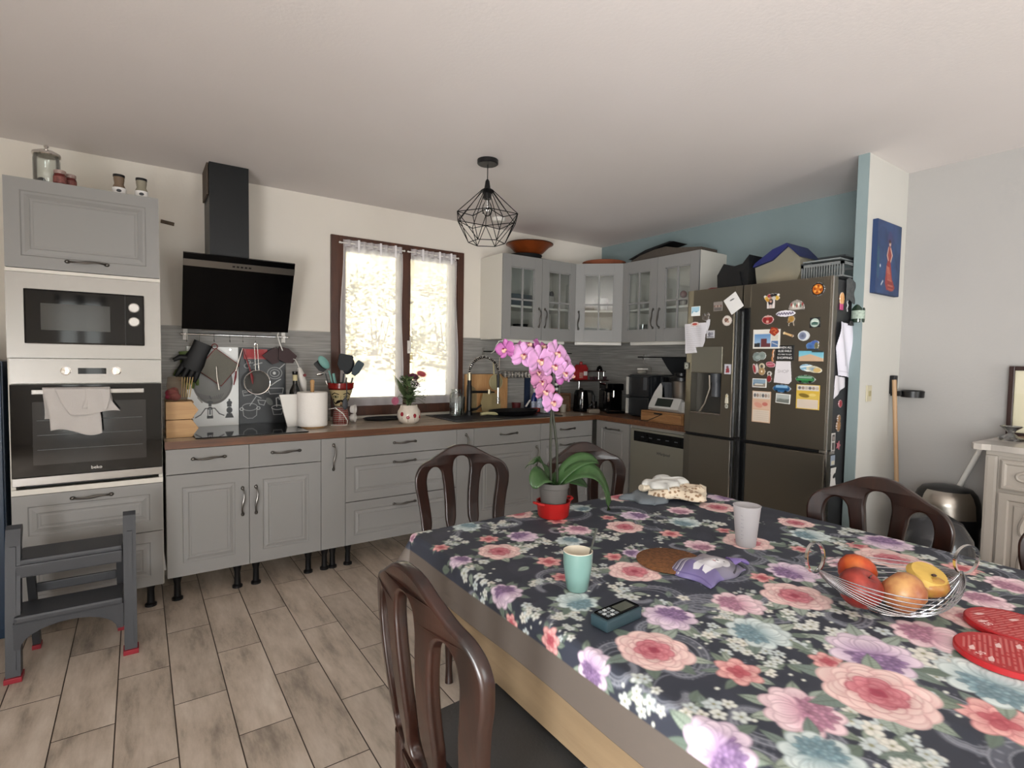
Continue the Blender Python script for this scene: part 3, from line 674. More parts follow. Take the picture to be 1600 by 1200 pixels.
def cabinet(u0,u1,label,layout,M=FB,group='grey base cabinets',pl=None,z0=.162,z1=.858,legpts=True,D=.60):
    wp=M@Vector(((u0+u1)/2,0,D/2))
    t=thing('base_cabinet',label,'cabinet',(wp[0],wp[1],0),group)
    mb=MB(M); mb.box(u0+.001,u0+.017,z0,z1,.02,D-.001);mb.box(u1-.017,u1-.001,z0,z1,.02,D-.001);mb.box(u0+.017,u1-.017,z0,z0+.016,.02,D-.001);mb.box(u0+.017,u1-.017,z0+.016,z1,.02,.03);mb.box(u0+.017,u1-.017,z1-.016,z1,D-.09,D-.001)
    part('body',mb,WHITEL,t)
    for kind,a0,a1,b0,b1,steps,hd in layout:
        d=part(kind,MB(M).front(a0+.0015,a1-.0015,b0+.0015,b1-.0015,D,D+.02,steps),GREY,t)
        if hd: handle('handle',M,(hd[0],hd[1],D+.02),.15,hd[2],d)
    if legpts:
        for q in (u0+.05,u1-.05):
            for w in (D-.09,.09):
                p=M@Vector((q,0,w)); mb=MB(); mb.lathe([(.028,0),(.028,.012),(.018,.02),(.016,.09),(.022,.12),(.03,z0-.008),(.03,z0)],(p[0],p[1],0),14); part('leg',mb,BLK,t,True)
    return t
G2=[(.07,0),(.075,-.005),(.083,-.005),(.098,0),(.103,-.003),(.109,-.003),(.112,-.001)]
GD=[(.055,0),(.060,-.005),(.068,-.005),(.082,0),(.086,-.003)]
a,b=-3.742,-3.342; cabinet(a,b,'grey base cabinet directly right of the oven, drawer above one panelled door',[('drawer',a,b,.722,.858,(),(a+.20,.80,False)),('door',a,b,.162,.72,G2,(b-.035,.535,True))])
a,b=-3.342,-2.940; cabinet(a,b,'grey base cabinet under the hob, drawer above one panelled door',[('drawer',a,b,.722,.858,(),(a+.20,.80,False)),('door',a,b,.162,.72,G2,(a+.035,.535,True))])
a,b=-2.940,-2.789; cabinet(a,b,'slim plain grey pull-out cabinet right of the hob',[('door',a,b,.162,.858,(),(a+.075,.74,True))])
a,b=-2.789,-1.990; cabinet(a,b,'wide grey three-drawer cabinet under the kitchen window',[('drawer',a,b,.727,.858,(),(a+.40,.80,False)),('drawer',a,b,.441,.725,GD,(a+.40,.672,False)),('drawer',a,b,.162,.439,GD,(a+.40,.388,False))])
a,b=-1.990,-1.846; cabinet(a,b,'slim plain grey pull-out cabinet left of the sink cabinet',[('door',a,b,.162,.858,(),(a+.075,.74,True))])
a,b=-1.846,-1.228; cabinet(a,b,'grey sink cabinet behind the orchid, drawer front above one door',[('drawer',a,b,.722,.858,(),((a+b)/2,.80,False)),('door',a,b,.162,.72,G2,(b-.04,.6,True))])
a,b=-1.228,-.665; cabinet(a,b,'grey corner-side base cabinet right of the sink with three drawers',[('drawer',a,b,.727,.858,(),((a+b)/2,.80,False)),('drawer',a,b,.441,.725,GD,((a+b)/2,.672,False)),('drawer',a,b,.162,.439,GD,((a+b)/2,.388,False))])
cabinet(.625,1.0,'narrow grey base cabinet left of the dishwasher facing the table',[('door',.625,1.0,.162,.858,[(.06,0),(.065,-.005),(.073,-.005),(.088,0),(.093,-.003)],(.815,.80,False))],FX)
# dishwasher
t=thing('dishwasher','pale steel dishwasher with black control strip left of the fridge','dishwasher',(-.3,-1.3,0))
part('body',MB().box(-.585,-.02,-1.625,-1.012,.10,.85),BLKM,t)
DW=mat('pale steel dishwasher front',"#a5a396",.35,.75)
d=part('door',MB(FX).front(1.008,1.63,.115,.832,.586,.612,[(.003,0)]),DW,t)
part('top_trim',MB(FX).box(1.006,1.632,.834,.860,.56,.600),mat('grey trim',"#8b8881",.45),t)
part('control_strip',MB(FX).box(1.045,1.60,.735,.815,.6122,.616,.002),BLKG,d)
for k in range(5): part('button',MB(FX).box(1.12+k*.08,1.15+k*.08,.772,.778,.6162,.6168),mat('button grey',"#55585c",.4),d)
text('lettering','Whirlpool',.030,FX@Matrix.Translation((1.335,.665,.6125)),DKPL,d,shear=.2)
for y in (-1.05,-1.59):
    part('leg',MB().cyl((-.54,y,0),(-.54,y,.10),.015,10),BLK,t,True)
# hob
t=thing('hob','black glass induction hob set in the worktop below the hood','hob',(-3.30,-.31,.9))
part('glass_top',MB().box(-3.603,-3.003,-.58,-.055,.9005,.907,.002),BLKG,t)
part('touch_panel',MB().box(-3.40,-3.20,-.565,-.545,.9072,.9074),mat('control print',"#3a3a3c",.2),t)
# ------------------------------------------------------------------ counter things
BAM=wood('bamboo box wood',"#a97f50","#c29b68",(1,14,14),.45)
for i,z in enumerate((.901,1.003)):
    t=thing('bamboo_box',('lower' if i==0 else 'upper')+' of the two stacked bamboo boxes with pointed ends beside the oven','box',(-3.67,-.45,z),'stacked bamboo boxes')
    h=.098
    P_=[(-3.733,0),(-3.612,0),(-3.578,.5*h),(-3.612,h),(-3.733,h)]
    part('front_board',MB().prism([(x,z+q) for x,q in P_],-.475,-.463,'y'),BAM,t)
    part('back_board',MB().prism([(x,z+q) for x,q in P_],-.302,-.29,'y'),BAM,t)
    mb=MB(); mb.box(-3.731,-3.60,-.463,-.302,z+.002,z+.012);mb.box(-3.731,-3.722,-.463,-.302,z+.012,z+h-.004);mb.box(-3.612,-3.603,-.463,-.302,z+.012,z+h-.004)
    if i: mb.box(-3.731,-3.60,-.463,-.302,z+h-.010,z+h-.002)
    part('tray_walls',mb,BAM,t)
t=thing('bread_bag','clear bag with a pink red bundle standing on the bamboo boxes','bag',(-3.69,-.40,1.101))
mb=MB(); mb.grid(20,16,lambda u,v:(-3.68+(.055-.02*v)*math.cos(2*PI*u)+.006*math.sin(u*23+v*7),-.39+(.05-.015*v)*math.sin(2*PI*u),1.102+.135*v))
part('bag_film',mb,sheer('brownish clear film',"#a48f75",.35),t,True)
mb=MB(); 
for p in ((-3.70,-.395,1.145,.034),(-3.685,-.41,1.125,.028),(-3.71,-.40,1.125,.024),(-3.69,-.38,1.16,.022)): mb.sph(p[:3],p[3],p[3]*.9,p[3]*.8,12,8)
part('pink_bundle',mb,mat('crumpled pink red paper',"#8e2740",.6,bump=.6,bscale=60),t,True)
mb=MB()
for k in range(5): mb.tube([(-3.655+.01*k,-.40,1.12),(-3.65+.013*k,-.395,1.235)],.0025,5)
part('straws',mb,mat('straw sticks',"#b39a6c",.8),t)
# kitchen roll
t=thing('kitchen_roll','thick white kitchen roll on a wooden holder','kitchen roll',(-2.922,-.35,.9))
part('paper',MB().lathe([(.02,.012),(.092,.012),(.094,.02),(.095,.225),(.092,.232),(.02,.232)],(-2.922,-.35,.9),40),mat('white kitchen paper',"#efebe5",.95,bump=.3,bscale=120),t,True)
part('holder',MB().lathe([(0,.0),(.075,0),(.075,.010),(.012,.012),(.012,.26),(.014,.27),(.012,.285),(.015,.30),(.009,.312),(0,.313)],(-2.922,-.35,.9),24),BAM,t,True)
t=thing('paper_bin_tray','white curved plastic tray leaning behind the kitchen roll','tray',(-3.07,-.30,.9))
mb=MB(FR((0,-.30,0),(1,0,0),(0,-1,0))); mb.prism([(-3.115,1.115),(-3.09,1.0),(-3.066,.903),(-2.99,.903),(-2.98,1.118)],-.006,.01,'z'); part('plate',mb,WHP,t)
t=thing('wine_bottle','dark wine bottle with cream neck band behind the kitchen roll','bottle',(-2.995,-.20,.9))
part('body',MB().lathe([(0,0),(.037,0),(.039,.01),(.039,.20),(.034,.235),(.016,.275),(.0145,.30),(.0145,.345),(.017,.347),(.017,.36),(0,.361)],(-2.995,-.20,.9),28),mat('dark bottle glass',"#0a0d0c",.08,coat=.6),t,True)
part('neck_band',MB().lathe([(.0152,.30),(.0152,.34)],(-2.995,-.20,.9),24,cap=False),mat('cream band',"#c9bd93",.5),t)
part('capsule',MB().lathe([(.0155,.34),(.018,.346),(.018,.362),(0,.3635)],(-2.995,-.20,.9),24),BLK,t,True)
t=thing('stick_blender','grey-white hand blender hanging on its cord behind the kitchen roll','blender',(-2.93,-.12,1.1))
part('body',MB().tube([(-2.955,-.14,1.285),(-2.948,-.14,1.25),(-2.93,-.14,1.19),(-2.922,-.14,1.12)],[.014,.026,.028,.018],14,flat=.8),WHP,t,True)
part('cable',MB().tube([(-2.975,-.03,1.33),(-2.99,-.06,1.35),(-2.97,-.1,1.34),(-2.962,-.13,1.31),(-2.955,-.14,1.285)],.0035,7),WHP,t,True)
part('badge',MB().cyl((-2.925,-.163,1.235),(-2.925,-.167,1.235),.011,14),mat('red badge',"#6e1418",.4),t)
# painted head vase with utensils
vx,vy=-2.705,-.25
t=thing('utensil_vase','ceramic vase shaped as a moustached head with a red checked body, full of kitchen utensils','vase',(vx,vy,.9))
cv=CV(360,300,"#e3d3a4")
cv.rect(0,0,360,48,"#a3231f");cv.rect(0,40,360,50,"#7a1714")
cv.rect(0,172,360,300,"#9c2a2a")
for k in range(0,360,15): cv.rect(k,176,k+2.5,300,"#d9cfc0")
for k in range(178,300,14): cv.rect(0,k,360,k+2.5,"#d9cfc0")
cv.rect(0,166,360,178,"#8a7a70")
def face(o):
    [(cv.ell(o+q*34,98,18,9,0,"#2a2418"),cv.ell(o+q*34,98,14,6.5,0,"#e0d8b4"),cv.ell(o+q*34,98,7,6.5,0,"#5a4a18")) for q in (-1,1)]
    cv.line([(o-58,84),(o-36,70),(o-14,80)],6,"#1a1512");cv.line([(o+58,84),(o+36,70),(o+14,80)],6,"#1a1512")
    cv.line([(o,92),(o-5,118),(o+4,120)],2.5,"#b18f5a")
    for sg in (-1,1): cv.line([(o,126),(o+sg*16,130),(o+sg*32,144),(o+sg*50,148),(o+sg*64,140),(o+sg*68,124),(o+sg*58,118)],10,"#17120f"); cv.ell(o+sg*20,134,22,10,sg*.4,"#17120f")
    cv.ell(o,150,6,4,0,"#a6453a");cv.ell(o,160,10,5,0,"#1a1512")
face(90)
prof=[(0.,.052),(.10,.056),(.30,.050),(.42,.040),(.55,.050),(.62,.058),(.78,.074),(.86,.080),(.87,.086),(1.0,.088)]
def rad(q): return float(np.interp(q,[p[0] for p in prof],[p[1] for p in prof]))
def wrap(U,V):
    Wd,Hh=.36,.30
    a=U/Wd*2*PI-PI/2+PI/2; q=V/Hh+.5
    r=np.interp(q,[p[0] for p in prof],[p[1] for p in prof])
    # face sits at U=-.09 ; turn it towards the kitchen centre (-y, slightly +x)
    ang=a-R(16)
    x=r*np.cos(ang);yy=r*np.sin(ang)
    return np.stack([x-U,q*.285-V,-yy],1)
painted('ceramic_body',cv,.36,.30,FR((vx,vy,.9),(1,0,0),(0,-1,0)),t,.0,.25,.3,fn=wrap)
part('inner_wall',MB().lathe([(.0,.01),(.045,.012),(.034,.12),(.062,.2),(.078,.284)],(vx,vy,.9),24),mat('dark vase inside',"#2b1a16",.6),t,True)
def utensil(label,pts,r,m,head=None,nm='spatula',cat='utensil'):
    t=thing(nm,label,cat,pts[0],'utensils in the head vase')
    part('shaft',MB().tube(pts,r,8,flat=.8),m,t,True)
    if head: part('head',head,m,t,True)
    return t
TEAL=mat('teal silicone',"#6f9f97",.5);SLATE=mat('slate blue silicone',"#39484f",.5)
def blade(c,w,h,rot,tk=.004,seed=0):
    mb=MB(FR(c,(1,0,0),(0,-1,0))@Matrix.Rotation(R(rot),4,'Z')); mb.prism([(-w*.25,-h/2),(w*.25,-h/2),(w*.5,-h*.2),(w*.5,h*.42),(w*.38,h*.5),(-w*.38,h*.5),(-w*.5,h*.42),(-w*.5,-h*.2)],-tk,tk,'z'); return mb
def spoonh(c,rx,rz,rot): 
    mb=MB(FR(c,(1,0,0),(0,-1,0))@Matrix.Rotation(R(rot),4,'Z')); mb.sph((0,0,0),rx,rz,.010,14,10); return mb
utensil('teal silicone spoon leaning left in the head vase',[(vx-.02,vy,1.0),(vx-.07,vy-.01,1.22),(vx-.085,vy-.01,1.27)],.006,TEAL,spoonh((vx-.118,vy-.01,1.325),.028,.052,38),'cooking_spoon')
utensil('teal ladle handle standing low at the left of the head vase',[(vx-.012,vy-.008,1.07),(vx-.05,vy-.028,1.2),(vx-.06,vy-.03,1.25)],.011,TEAL,None,'ladle')
utensil('black slotted turner leaning far left in the head vase',[(vx-.03,vy+.02,1.0),(vx-.10,vy+.02,1.25)],.005,BLK,blade((vx-.13,vy+.02,1.30),.06,.085,38),'turner')
utensil('large black spatula upright in the middle of the head vase',[(vx,vy,1.0),(vx+.02,vy,1.25)],.006,mat('charcoal nylon',"#1d2226",.5),blade((vx+.03,vy,1.325),.10,.115,-10),'turner')
utensil('charcoal serving spoon beside the large black spatula',[(vx+.02,vy+.03,1.0),(vx+.05,vy+.03,1.22)],.006,mat('charcoal nylon',"#1d2226",.5),spoonh((vx+.065,vy+.03,1.30),.038,.062,-20),'cooking_spoon')
utensil('slate blue scraper leaning right in the head vase',[(vx+.02,vy-.01,1.0),(vx+.08,vy-.01,1.22)],.007,SLATE,blade((vx+.112,vy-.01,1.285),.055,.11,-32),'scraper')
utensil('steel whisk handle leaning left in the head vase',[(vx-.02,vy+.03,1.0),(vx-.09,vy+.04,1.2)],.004,CHROME,spoonh((vx-.13,vy+.04,1.245),.028,.012,10),'whisk')
t=utensil('black ladle hooked over the front rim of the head vase',[(vx+.012,vy-.09,1.20),(vx+.012,vy-.093,1.12),(vx+.008,vy-.085,1.08)],.004,DKPL,spoonh((vx+.004,vy-.083,1.045),.020,.042,0),'ladle')
t=thing('measuring_cups','white measuring cups lying on their side right of the head vase','cup',(-2.60,-.22,.9))
for z,rr in ((.935,.032),(.995,.034)):
    part('cup',MB(FR((-2.60,-.24,z),(0,0,1),(.8,-.6,0))).lathe([(rr*.75,-.03),(rr,.0),(rr*.9,.001),(rr*.65,-.027),(0,-.027)],(0,0,0),20),WHP,t,True)
single('white_cable',MB().tube([(-2.80,-.30,1.01),(-2.77,-.345,1.02),(-2.72,-.35,.98),(-2.69,-.35,.93),(-2.70,-.37,.905),(-2.80,-.34,.905)],.003,6),WHP,'thin white cable looped in front of the head vase','cable',None,True)
# black tray
t=thing('pan_lid','flat black oval tray on the worktop left of the flower vase','tray',(-2.35,-.14,.9))
part('plate',MB().lathe([(0,.002),(.15,.002),(.165,.016),(.16,.018),(.148,.008),(0,.008)],(-2.35,-.155,.9),36,sy=.55),BLKM,t,True)
# bouquet
bx,by=-2.285,-.45
t=thing('flower_vase','round white ceramic vase with red tulip spots and a small bouquet','vase',(bx,by,.9))
BP=[(0,.0),(.045,0),(.07,.02),(.083,.055),(.078,.09),(.062,.115),(.058,.132),(.053,.13),(.07,.09),(.072,.05),(0,.02)]
part('body',MB().lathe(BP,(bx,by,.9),36),mat('glazed white ceramic',"#d3c8ba",.15,var=.08,vscale=30),t,True)
mr=mat('red tulip glaze',"#8e1f2c",.25)
for an in (-150,-118,-84,-48,-15):
    a=R(an); zz=.955 if an in (-118,-48) else .972
    c=Vector((bx+.080*math.cos(a),by+.080*math.sin(a),zz+ (0 if an!=-84 else -.010)))
    w=Vector((math.cos(a),math.sin(a),.1)).normalized(); u=Vector((-math.sin(a),math.cos(a),0)).normalized(); u=(u-w*u.dot(w)).normalized()
    M=FR(c,u,w); part('tulip_spot',MB(M).sph((0,0,0),.0135,.016,.003,12,8),mr,t,True)
    part('painted_stem',MB(M).tube([(0,-.016,0),(0,-.035,-.004)],.0012,5),mat('painted stem',"#6b6750",.4),t)
t=thing('bouquet','bouquet of pink and purple daisies with green leaves in the round vase','flowers',(bx,by,1.03))
random.seed(11)
GST=mat('leaf green stems',"#4d6038",.6)
def leafmesh(mb,p,d,L,wd,n=5,curl=.2,up=Vector((0,0,1))):
    d=Vector(d).normalized(); s=d.cross(up); s=s.normalized() if s.length>1e-3 else Vector((1,0,0)); nrm=s.cross(d); prev=None
    for i in range(n+1):
        t_=i/n; c=Vector(p)+d*L*t_+nrm*(curl*L*(t_-t_*t_)) -Vector((0,0,curl*L*t_*t_)); w=wd*math.sin(PI*min(1,t_*.92+.06))**.8
        cur=(mb.v(c-s*w),mb.v(c+s*w))
        if prev: mb.f([prev[0],prev[1],cur[1],cur[0]])
        prev=cur
mb=MB(); ml=MB(); md=MB()
tips=[(-.02,-.02,.20),(.03,-.03,.215),(.055,-.01,.205),(-.03,.0,.17),(.0,.01,.15),(.02,-.04,.165),(-.075,-.01,.20),(-.05,.01,.21),(.06,.02,.15)]
for q in tips:
    mb.tube([(bx+q[0]*.1,by+q[1]*.1,1.0),(bx+q[0]*.5,by+q[1]*.5,1.03+q[2]*.5),(bx+q[0],by+q[1],1.03+q[2])],.0022,6)
for k in range(170):
    z=random.uniform(.005,.19); a=random.uniform(0,2*PI); r0=.01+z*.25
    leafmesh(random.choice((ml,md)),(bx+r0*math.cos(a)*.7,by+r0*math.sin(a)*.7,1.03+z),(math.cos(a),math.sin(a),random.uniform(.2,1.3)),random.uniform(.035,.075),random.uniform(.008,.015))
for k in range(7): leafmesh(ml,(bx-.02,by,1.06+.01*k),(-.6-.1*k/7,-.1,.9),.13+.01*k,.009,6,.1)
for k in range(26):
    a=random.uniform(-.6,.7); p0=Vector((bx+.03,by-.01,1.10+random.uniform(-.04,.08))); p1=p0+Vector((math.cos(a)*random.uniform(.05,.10),random.uniform(-.04,.03),math.sin(a)*.08+.01)); mb.tube([p0,(p0+p1)/2+Vector((0,0,.01)),p1],.0009,4); md.sph(p1,.003,n=5,m=4)
part('stems',mb,GST,t,True); part('leaves',ml,mat('mid green leaves',"#6f8358",.6),t); part('leaves',md,mat('dark green leaves',"#3a4a2c",.6),t)
def daisy(c,r,col,colc,facing=(0,-.6,.8),n=22):
    root=thing('flower_tmp','x','x',c) if False else None
    w=Vector(facing).normalized(); u=w.orthogonal().normalized(); M=FR(c,u,w); mb=MB(M)
    for ring,(rr,zz,m_) in enumerate(((r,.0,n),(r*.72,.005,n-4),(r*.45,.009,n-8))):
        for k in range(m_):
            a=2*PI*k/m_+ring*.2; ca,sa=math.cos(a),math.sin(a); wd=rr*.15
            pts=[(0,0,zz),(ca*rr*.5-sa*wd,sa*rr*.5+ca*wd,zz+.003),(ca*rr,sa*rr,zz-.002),(ca*rr*.5+sa*wd,sa*rr*.5-ca*wd,zz+.003)]
            mb.f([mb.v(p) for p in pts])
    return mb
part('flower_head',daisy((bx+.022,by-.03,1.235),.046,0,0),mat('purple petals',"#5c2740",.7),t)
part('flower_head',daisy((bx+.085,by-.02,1.252),.044,0,0),mat('coral pink petals',"#b5525a",.7),t)
part('flower_head',daisy((bx-.112,by-.02,1.065),.034,0,0,(-.7,-.6,.1)),mat('pink petals',"#b0607a",.7),t)
mb=MB()
for k in range(34): mb.sph((bx+.01+random.uniform(-.02,.05),by-.05+random.uniform(-.01,.01),1.19+random.uniform(-.03,.02)),.0045,n=6,m=4)
part('gypsophila',mb,mat('tiny white blossoms',"#ded6d4",.8),t,True)
part('flower_head',daisy((bx+.05,by+.0,1.18),.036,0,0),mat('purple petals',"#5c2740",.7),t)
part('stems',MB().tube([(bx-.01,by,1.03),(bx-.06,by-.01,1.09),(bx-.085,by-.02,1.10),(bx-.105,by-.02,1.075)],.002,6),GST,t,True)
# sink with drainer, tap, jar
SINK=mat('black composite sink',"#26282a",.35)
t=thing('sink','black composite sink and drainer let into the worktop','sink',(-1.4,-.3,.9))
mb=MB(); mb.box(-1.96,-.95,-.56,-.50,.9005,.907,.002);mb.box(-1.96,-.95,-.09,-.04,.9005,.907,.002);mb.box(-1.96,-1.42,-.50,-.09,.9005,.905,.001);mb.box(-.99,-.95,-.50,-.09,.9005,.907)
for k in range(9): mb.box(-1.93,-1.46,-.47+k*.042,-.465+k*.042,.905,.9075)
part('rim_and_drainer',mb,SINK,t)
mb=MB(); mb.box(-1.42,-.99,-.50,-.09,.9005,.9035)
part('bowl',mb,BLK,t)
t=thing('kitchen_tap','black tall kitchen tap with coiled steel spring hose','tap',(-1.645,-.20,.905))
part('column',MB().lathe([(.026,.0),(.026,.03),(.021,.035),(.021,.24),(.017,.25),(.017,.29)],(-1.645,-.20,.905),20),BLK,t,True)
part('collar',MB().lathe([(.019,.285),(.019,.34),(.014,.345)],(-1.645,-.20,.905),20),mat('brushed brass collar',"#a9a08a",.3,1),t,True)
arc=[]
for k in range(0,41):
    a=PI*k/40; arc.append(Vector((-1.505-.14*math.cos(a),-.20,1.245+.135*math.sin(a))))
arc+= [Vector((-1.365+.0,-.2,1.22))]
part('inner_hose',MB().tube(arc,.0085,10),BLK,t,True)
sp=[]
TT=26
cum=arc[:-1]
for k in range(TT*12+1):
    s_=k/(TT*12)*(len(cum)-1); i=min(int(s_),len(cum)-2); p=cum[i].lerp(cum[i+1],s_-i); tg=(cum[i+1]-cum[i]).normalized(); n1=Vector((0,1,0)); n2=tg.cross(n1); a=2*PI*k/12
    sp.append(p+(n1*math.cos(a)+n2*math.sin(a))*.0125)
part('spring',MB().tube(sp,.0026,5),CHROME,t,True)
part('spray_head',MB().tube([(-1.366,-.2,1.235),(-1.366,-.2,1.21),(-1.364,-.2,1.13),(-1.364,-.2,1.125)],[.013,.013,.011,.011],14),BLK,t,True)
part('spray_wand',MB().tube([(-1.364,-.2,1.125),(-1.364,-.2,1.045),(-1.364,-.2,1.04),(-1.364,-.2,.99)],[.010,.010,.016,.015],14),CHROME,t,True)
part('holder_arm',MB().cyl((-1.645,-.2,1.095),(-1.47,-.2,1.092),.010,12).cyl((-1.47,-.2,1.092),(-1.40,-.2,1.088),.006,12),BLK,t,True)
part('holder_clip',MB().lathe([(.017,-.018),(.017,.018)],(-1.455,-.2,1.093),16),mat('brushed brass collar',"#a9a08a",.3,1),t,True)
part('lever',MB().tube([(-1.624,-.21,.95),(-1.58,-.215,.955),(-1.54,-.22,.985)],[.013,.009,.006],10),BLK,t,True)
t=thing('glass_jar','square clear glass jar of water at the right edge of the window','jar',(-1.79,-.24,.906))
part('body',MB().lathe([(0,.0),(.045,0),(.05,.006),(.05,.165),(.044,.185),(.038,.19),(.038,.21),(.041,.215),(.036,.216),(.035,.19),(.046,.163),(.046,.008),(0,.006)],(-1.79,-.24,.906),28),glassm(),t,True)
part('water',MB().lathe([(0,.008),(.0455,.008),(.0455,.105),(0,.105)],(-1.79,-.24,.906),28),glassm('tinted water',(.80,.84,.84),.25),t,True)
part('paper_label',MB().lathe([(.0505,.07),(.0505,.15)],(-1.79,-.24,.906),28,cap=False),sheer('white frosted label',"#d6d6d4",.25),t)
single('glass_tumbler',MB().lathe([(0,0),(.028,0),(.036,.15),(.034,.15),(.026,.006),(0,.006)],(-1.70,-.16,.906),24),glassm(),'clear stemless glass between the square jar and the tap','glass',None,True)
CBD=wood('cutting board beech',"#a6774a","#c49a68",(8,8,1),.5)
single('cutting_board',MB().box(-1.60,-1.17,-.060,-.034,.908,1.235,.005),CBD,'large wooden chopping board standing behind the tap','board')
t=thing('bamboo_strainer','round cream woven strainer with handle hanging in front of the chopping board','strainer',(-1.305,-.085,1.15))
part('basket',MB(FR((-1.305,-.075,1.165),(1,0,0),(0,-1,0))).lathe([(.066,0),(.055,.006),(.03,.014),(0,.018)],(0,0,0),28),mat('cream woven bamboo',"#a9a07a",.9,bump=.8,bscale=160),t,True)
part('rim',MB().torus((-1.305,-.075,1.165),.066,.004,'y',32,6),mat('cream rim',"#b9b08c",.8),t,True)
part('handle',MB().tube([(-1.325,-.075,1.23),(-1.335,-.075,1.34)],[.007,.004],8),mat('cream rim',"#b9b08c",.8),t,True)
BE=mat('beige woven board',"#8c7a58",.8,var=.15,vscale=30)
single('chopping_board',MB(FR((-1.50,-.075,1.02),(1,0,0),(0,-1,0))).prism([(-.09,-.112),(.0,-.112),(.0,.06),(-.02,.1),(-.06,.12),(-.09,.11)],-.004,.004,'z'),BE,'rounded brown board standing behind the tap column','board')
single('chopping_board',MB(FR((-1.36,-.11,.99),(1,0,0),(0,-1,0))).prism([(-.10,-.082),(.06,-.082),(.085,-.04),(.075,.02),(.04,.07),(-.02,.1),(-.09,.105),(-.12,.0)],-.004,.004,'z'),mat('yellowish board',"#9a8a63",.7),'yellowish fish shaped board leaning behind the sink','board')
single('dish_brush',MB().tube([(-1.62,-.34,.925),(-1.56,-.345,.93),(-1.50,-.35,.925),(-1.455,-.35,.92)],[.012,.012,.014,.008],10),mat('pale yellow plastic',"#bdb68a",.5),'pale yellow scrubbing brush lying on the sink edge','brush',None,True)
single('shallow_pan',MB().lathe([(0,.0),(.14,0),(.16,.035),(.155,.035),(.137,.006),(0,.006)],(-1.27,-.30,.9075),32,sx=1.5,sy=.9),BLK,'shallow black pan lying over the sink bowl','pan',None,True)
single('skewer',MB().tube([(-1.335,-.115,.99),(-1.29,-.115,1.08)],.0028,6),mat('pale wood stick',"#b09a74",.7),'thin pale wooden skewer leaning right of the tap head','skewer',None,True)
single('red_cup',MB().lathe([(0,0),(.034,0),(.043,.075),(.040,.075),(.031,.004),(0,.004)],(-1.115,-.12,.908),20),mat('burgundy plastic',"#4d1518",.4),'small burgundy cup right of the chopping board','cup',None,True)
single('scouring_sponge',MB().box(-1.02,-.94,-.26,-.20,.908,.94,.006),mat('red sponge',"#a23a34",.9,bump=.6,bscale=200),'red sponge on the sink edge behind the orchid','sponge')
single('spatula',MB().tube([(-1.01,-.12,.945),(-.95,-.10,1.0)],[.012,.009],8,flat=.4),WHP,'white scraper sticking up behind the red sponge','scraper',None,True)
single('sugar_box',MB().box(-.98,-.925,-.34,-.29,.9,.945,.004),mat('pale grey box',"#9b9b9b",.6),'small pale grey box on the worktop in front of the red sponge','box')
# dish soap bottles
for (x,y,h,c,l) in ((-.91,-.12,.20,'#1b2b6b','blue dish soap bottle standing behind the orchid stems'),(-.912,-.205,.22,'#8a97ad','clear bottle with blue label right of the dish soap'),(-.882,-.318,.15,'#56628a','small blue tinted bottle in front of the bread box corner')):
    t=thing('soap_bottle',l,'bottle',(x,y,.9),'bottles by the sink')
    part('body',MB().lathe([(0,0),(.032,0),(.036,.01),(.036,h*.6),(.02,h*.78),(.013,h*.85),(0,h*.85)],(x,y,.9),20,sy=.7),mat('bottle '+c,c,.2,coat=.4),t,True)
    part('cap',MB().lathe([(.014,h*.85),(.014,h),(0,h)],(x,y,.9),16),WHP,t,True)
    part('paper_label',MB().lathe([(.0366,h*.15),(.0366,h*.45)],(x,y,.9),20,sy=.71,cap=False),mat('label '+c,'#a9b0c4',.5,var=.4,vscale=60),t)
single('blue_towel',MB().box(-.955,-.895,-.030,-.014,.92,1.21,.004),mat('navy towel',"#16243c",.9),'dark navy cloth hanging from the wall rail behind the orchid','towel')
# wall rail (back)
t=thing('utensil_rail','dark wall rail below the left wall cabinets behind the orchid','rail',(-.95,-.04,1.43))
part('bar',MB().cyl((-1.42,-.05,1.43),(-.42,-.05,1.43),.005,10),BLKM,t,True)
for x in (-1.40,-.44): part('bracket',MB().box(x-.012,x+.012,-.05,-.0125,1.40,1.46,.003),mat('grey bracket',"#8d8b86",.4),t)
t=thing('hanging_basket','wire basket full of lids and foil hanging under the wall rail','basket',(-1.08,-.08,1.2))
mb=MB()
for z in (1.205,1.26): mb.tube([(-1.25,-.02,z),(-.92,-.02,z),(-.92,-.14,z),(-1.25,-.14,z)],.0025,6,closed=True)
for k in range(10): mb.cyl((-1.25+k*.0367,-.14,1.205),(-1.25+k*.0367,-.14,1.26),.0018,5)
for x in (-1.25,-.92): mb.cyl((x,-.04,1.26),(x,-.05,1.43),.002,5)
part('wire_frame',mb,CHROME,t,True)
FOIL=mat('crumpled foil and film',"#85827e",.35,.3,var=.4,vscale=40,bump=.8,bscale=50)
mb=MB()
for k in range(7): mb.sph((-1.21+k*.042,-.08,1.232+.006*math.sin(k*3)),.034,.04,.024,10,7)
part('contents',mb,FOIL,t,True)
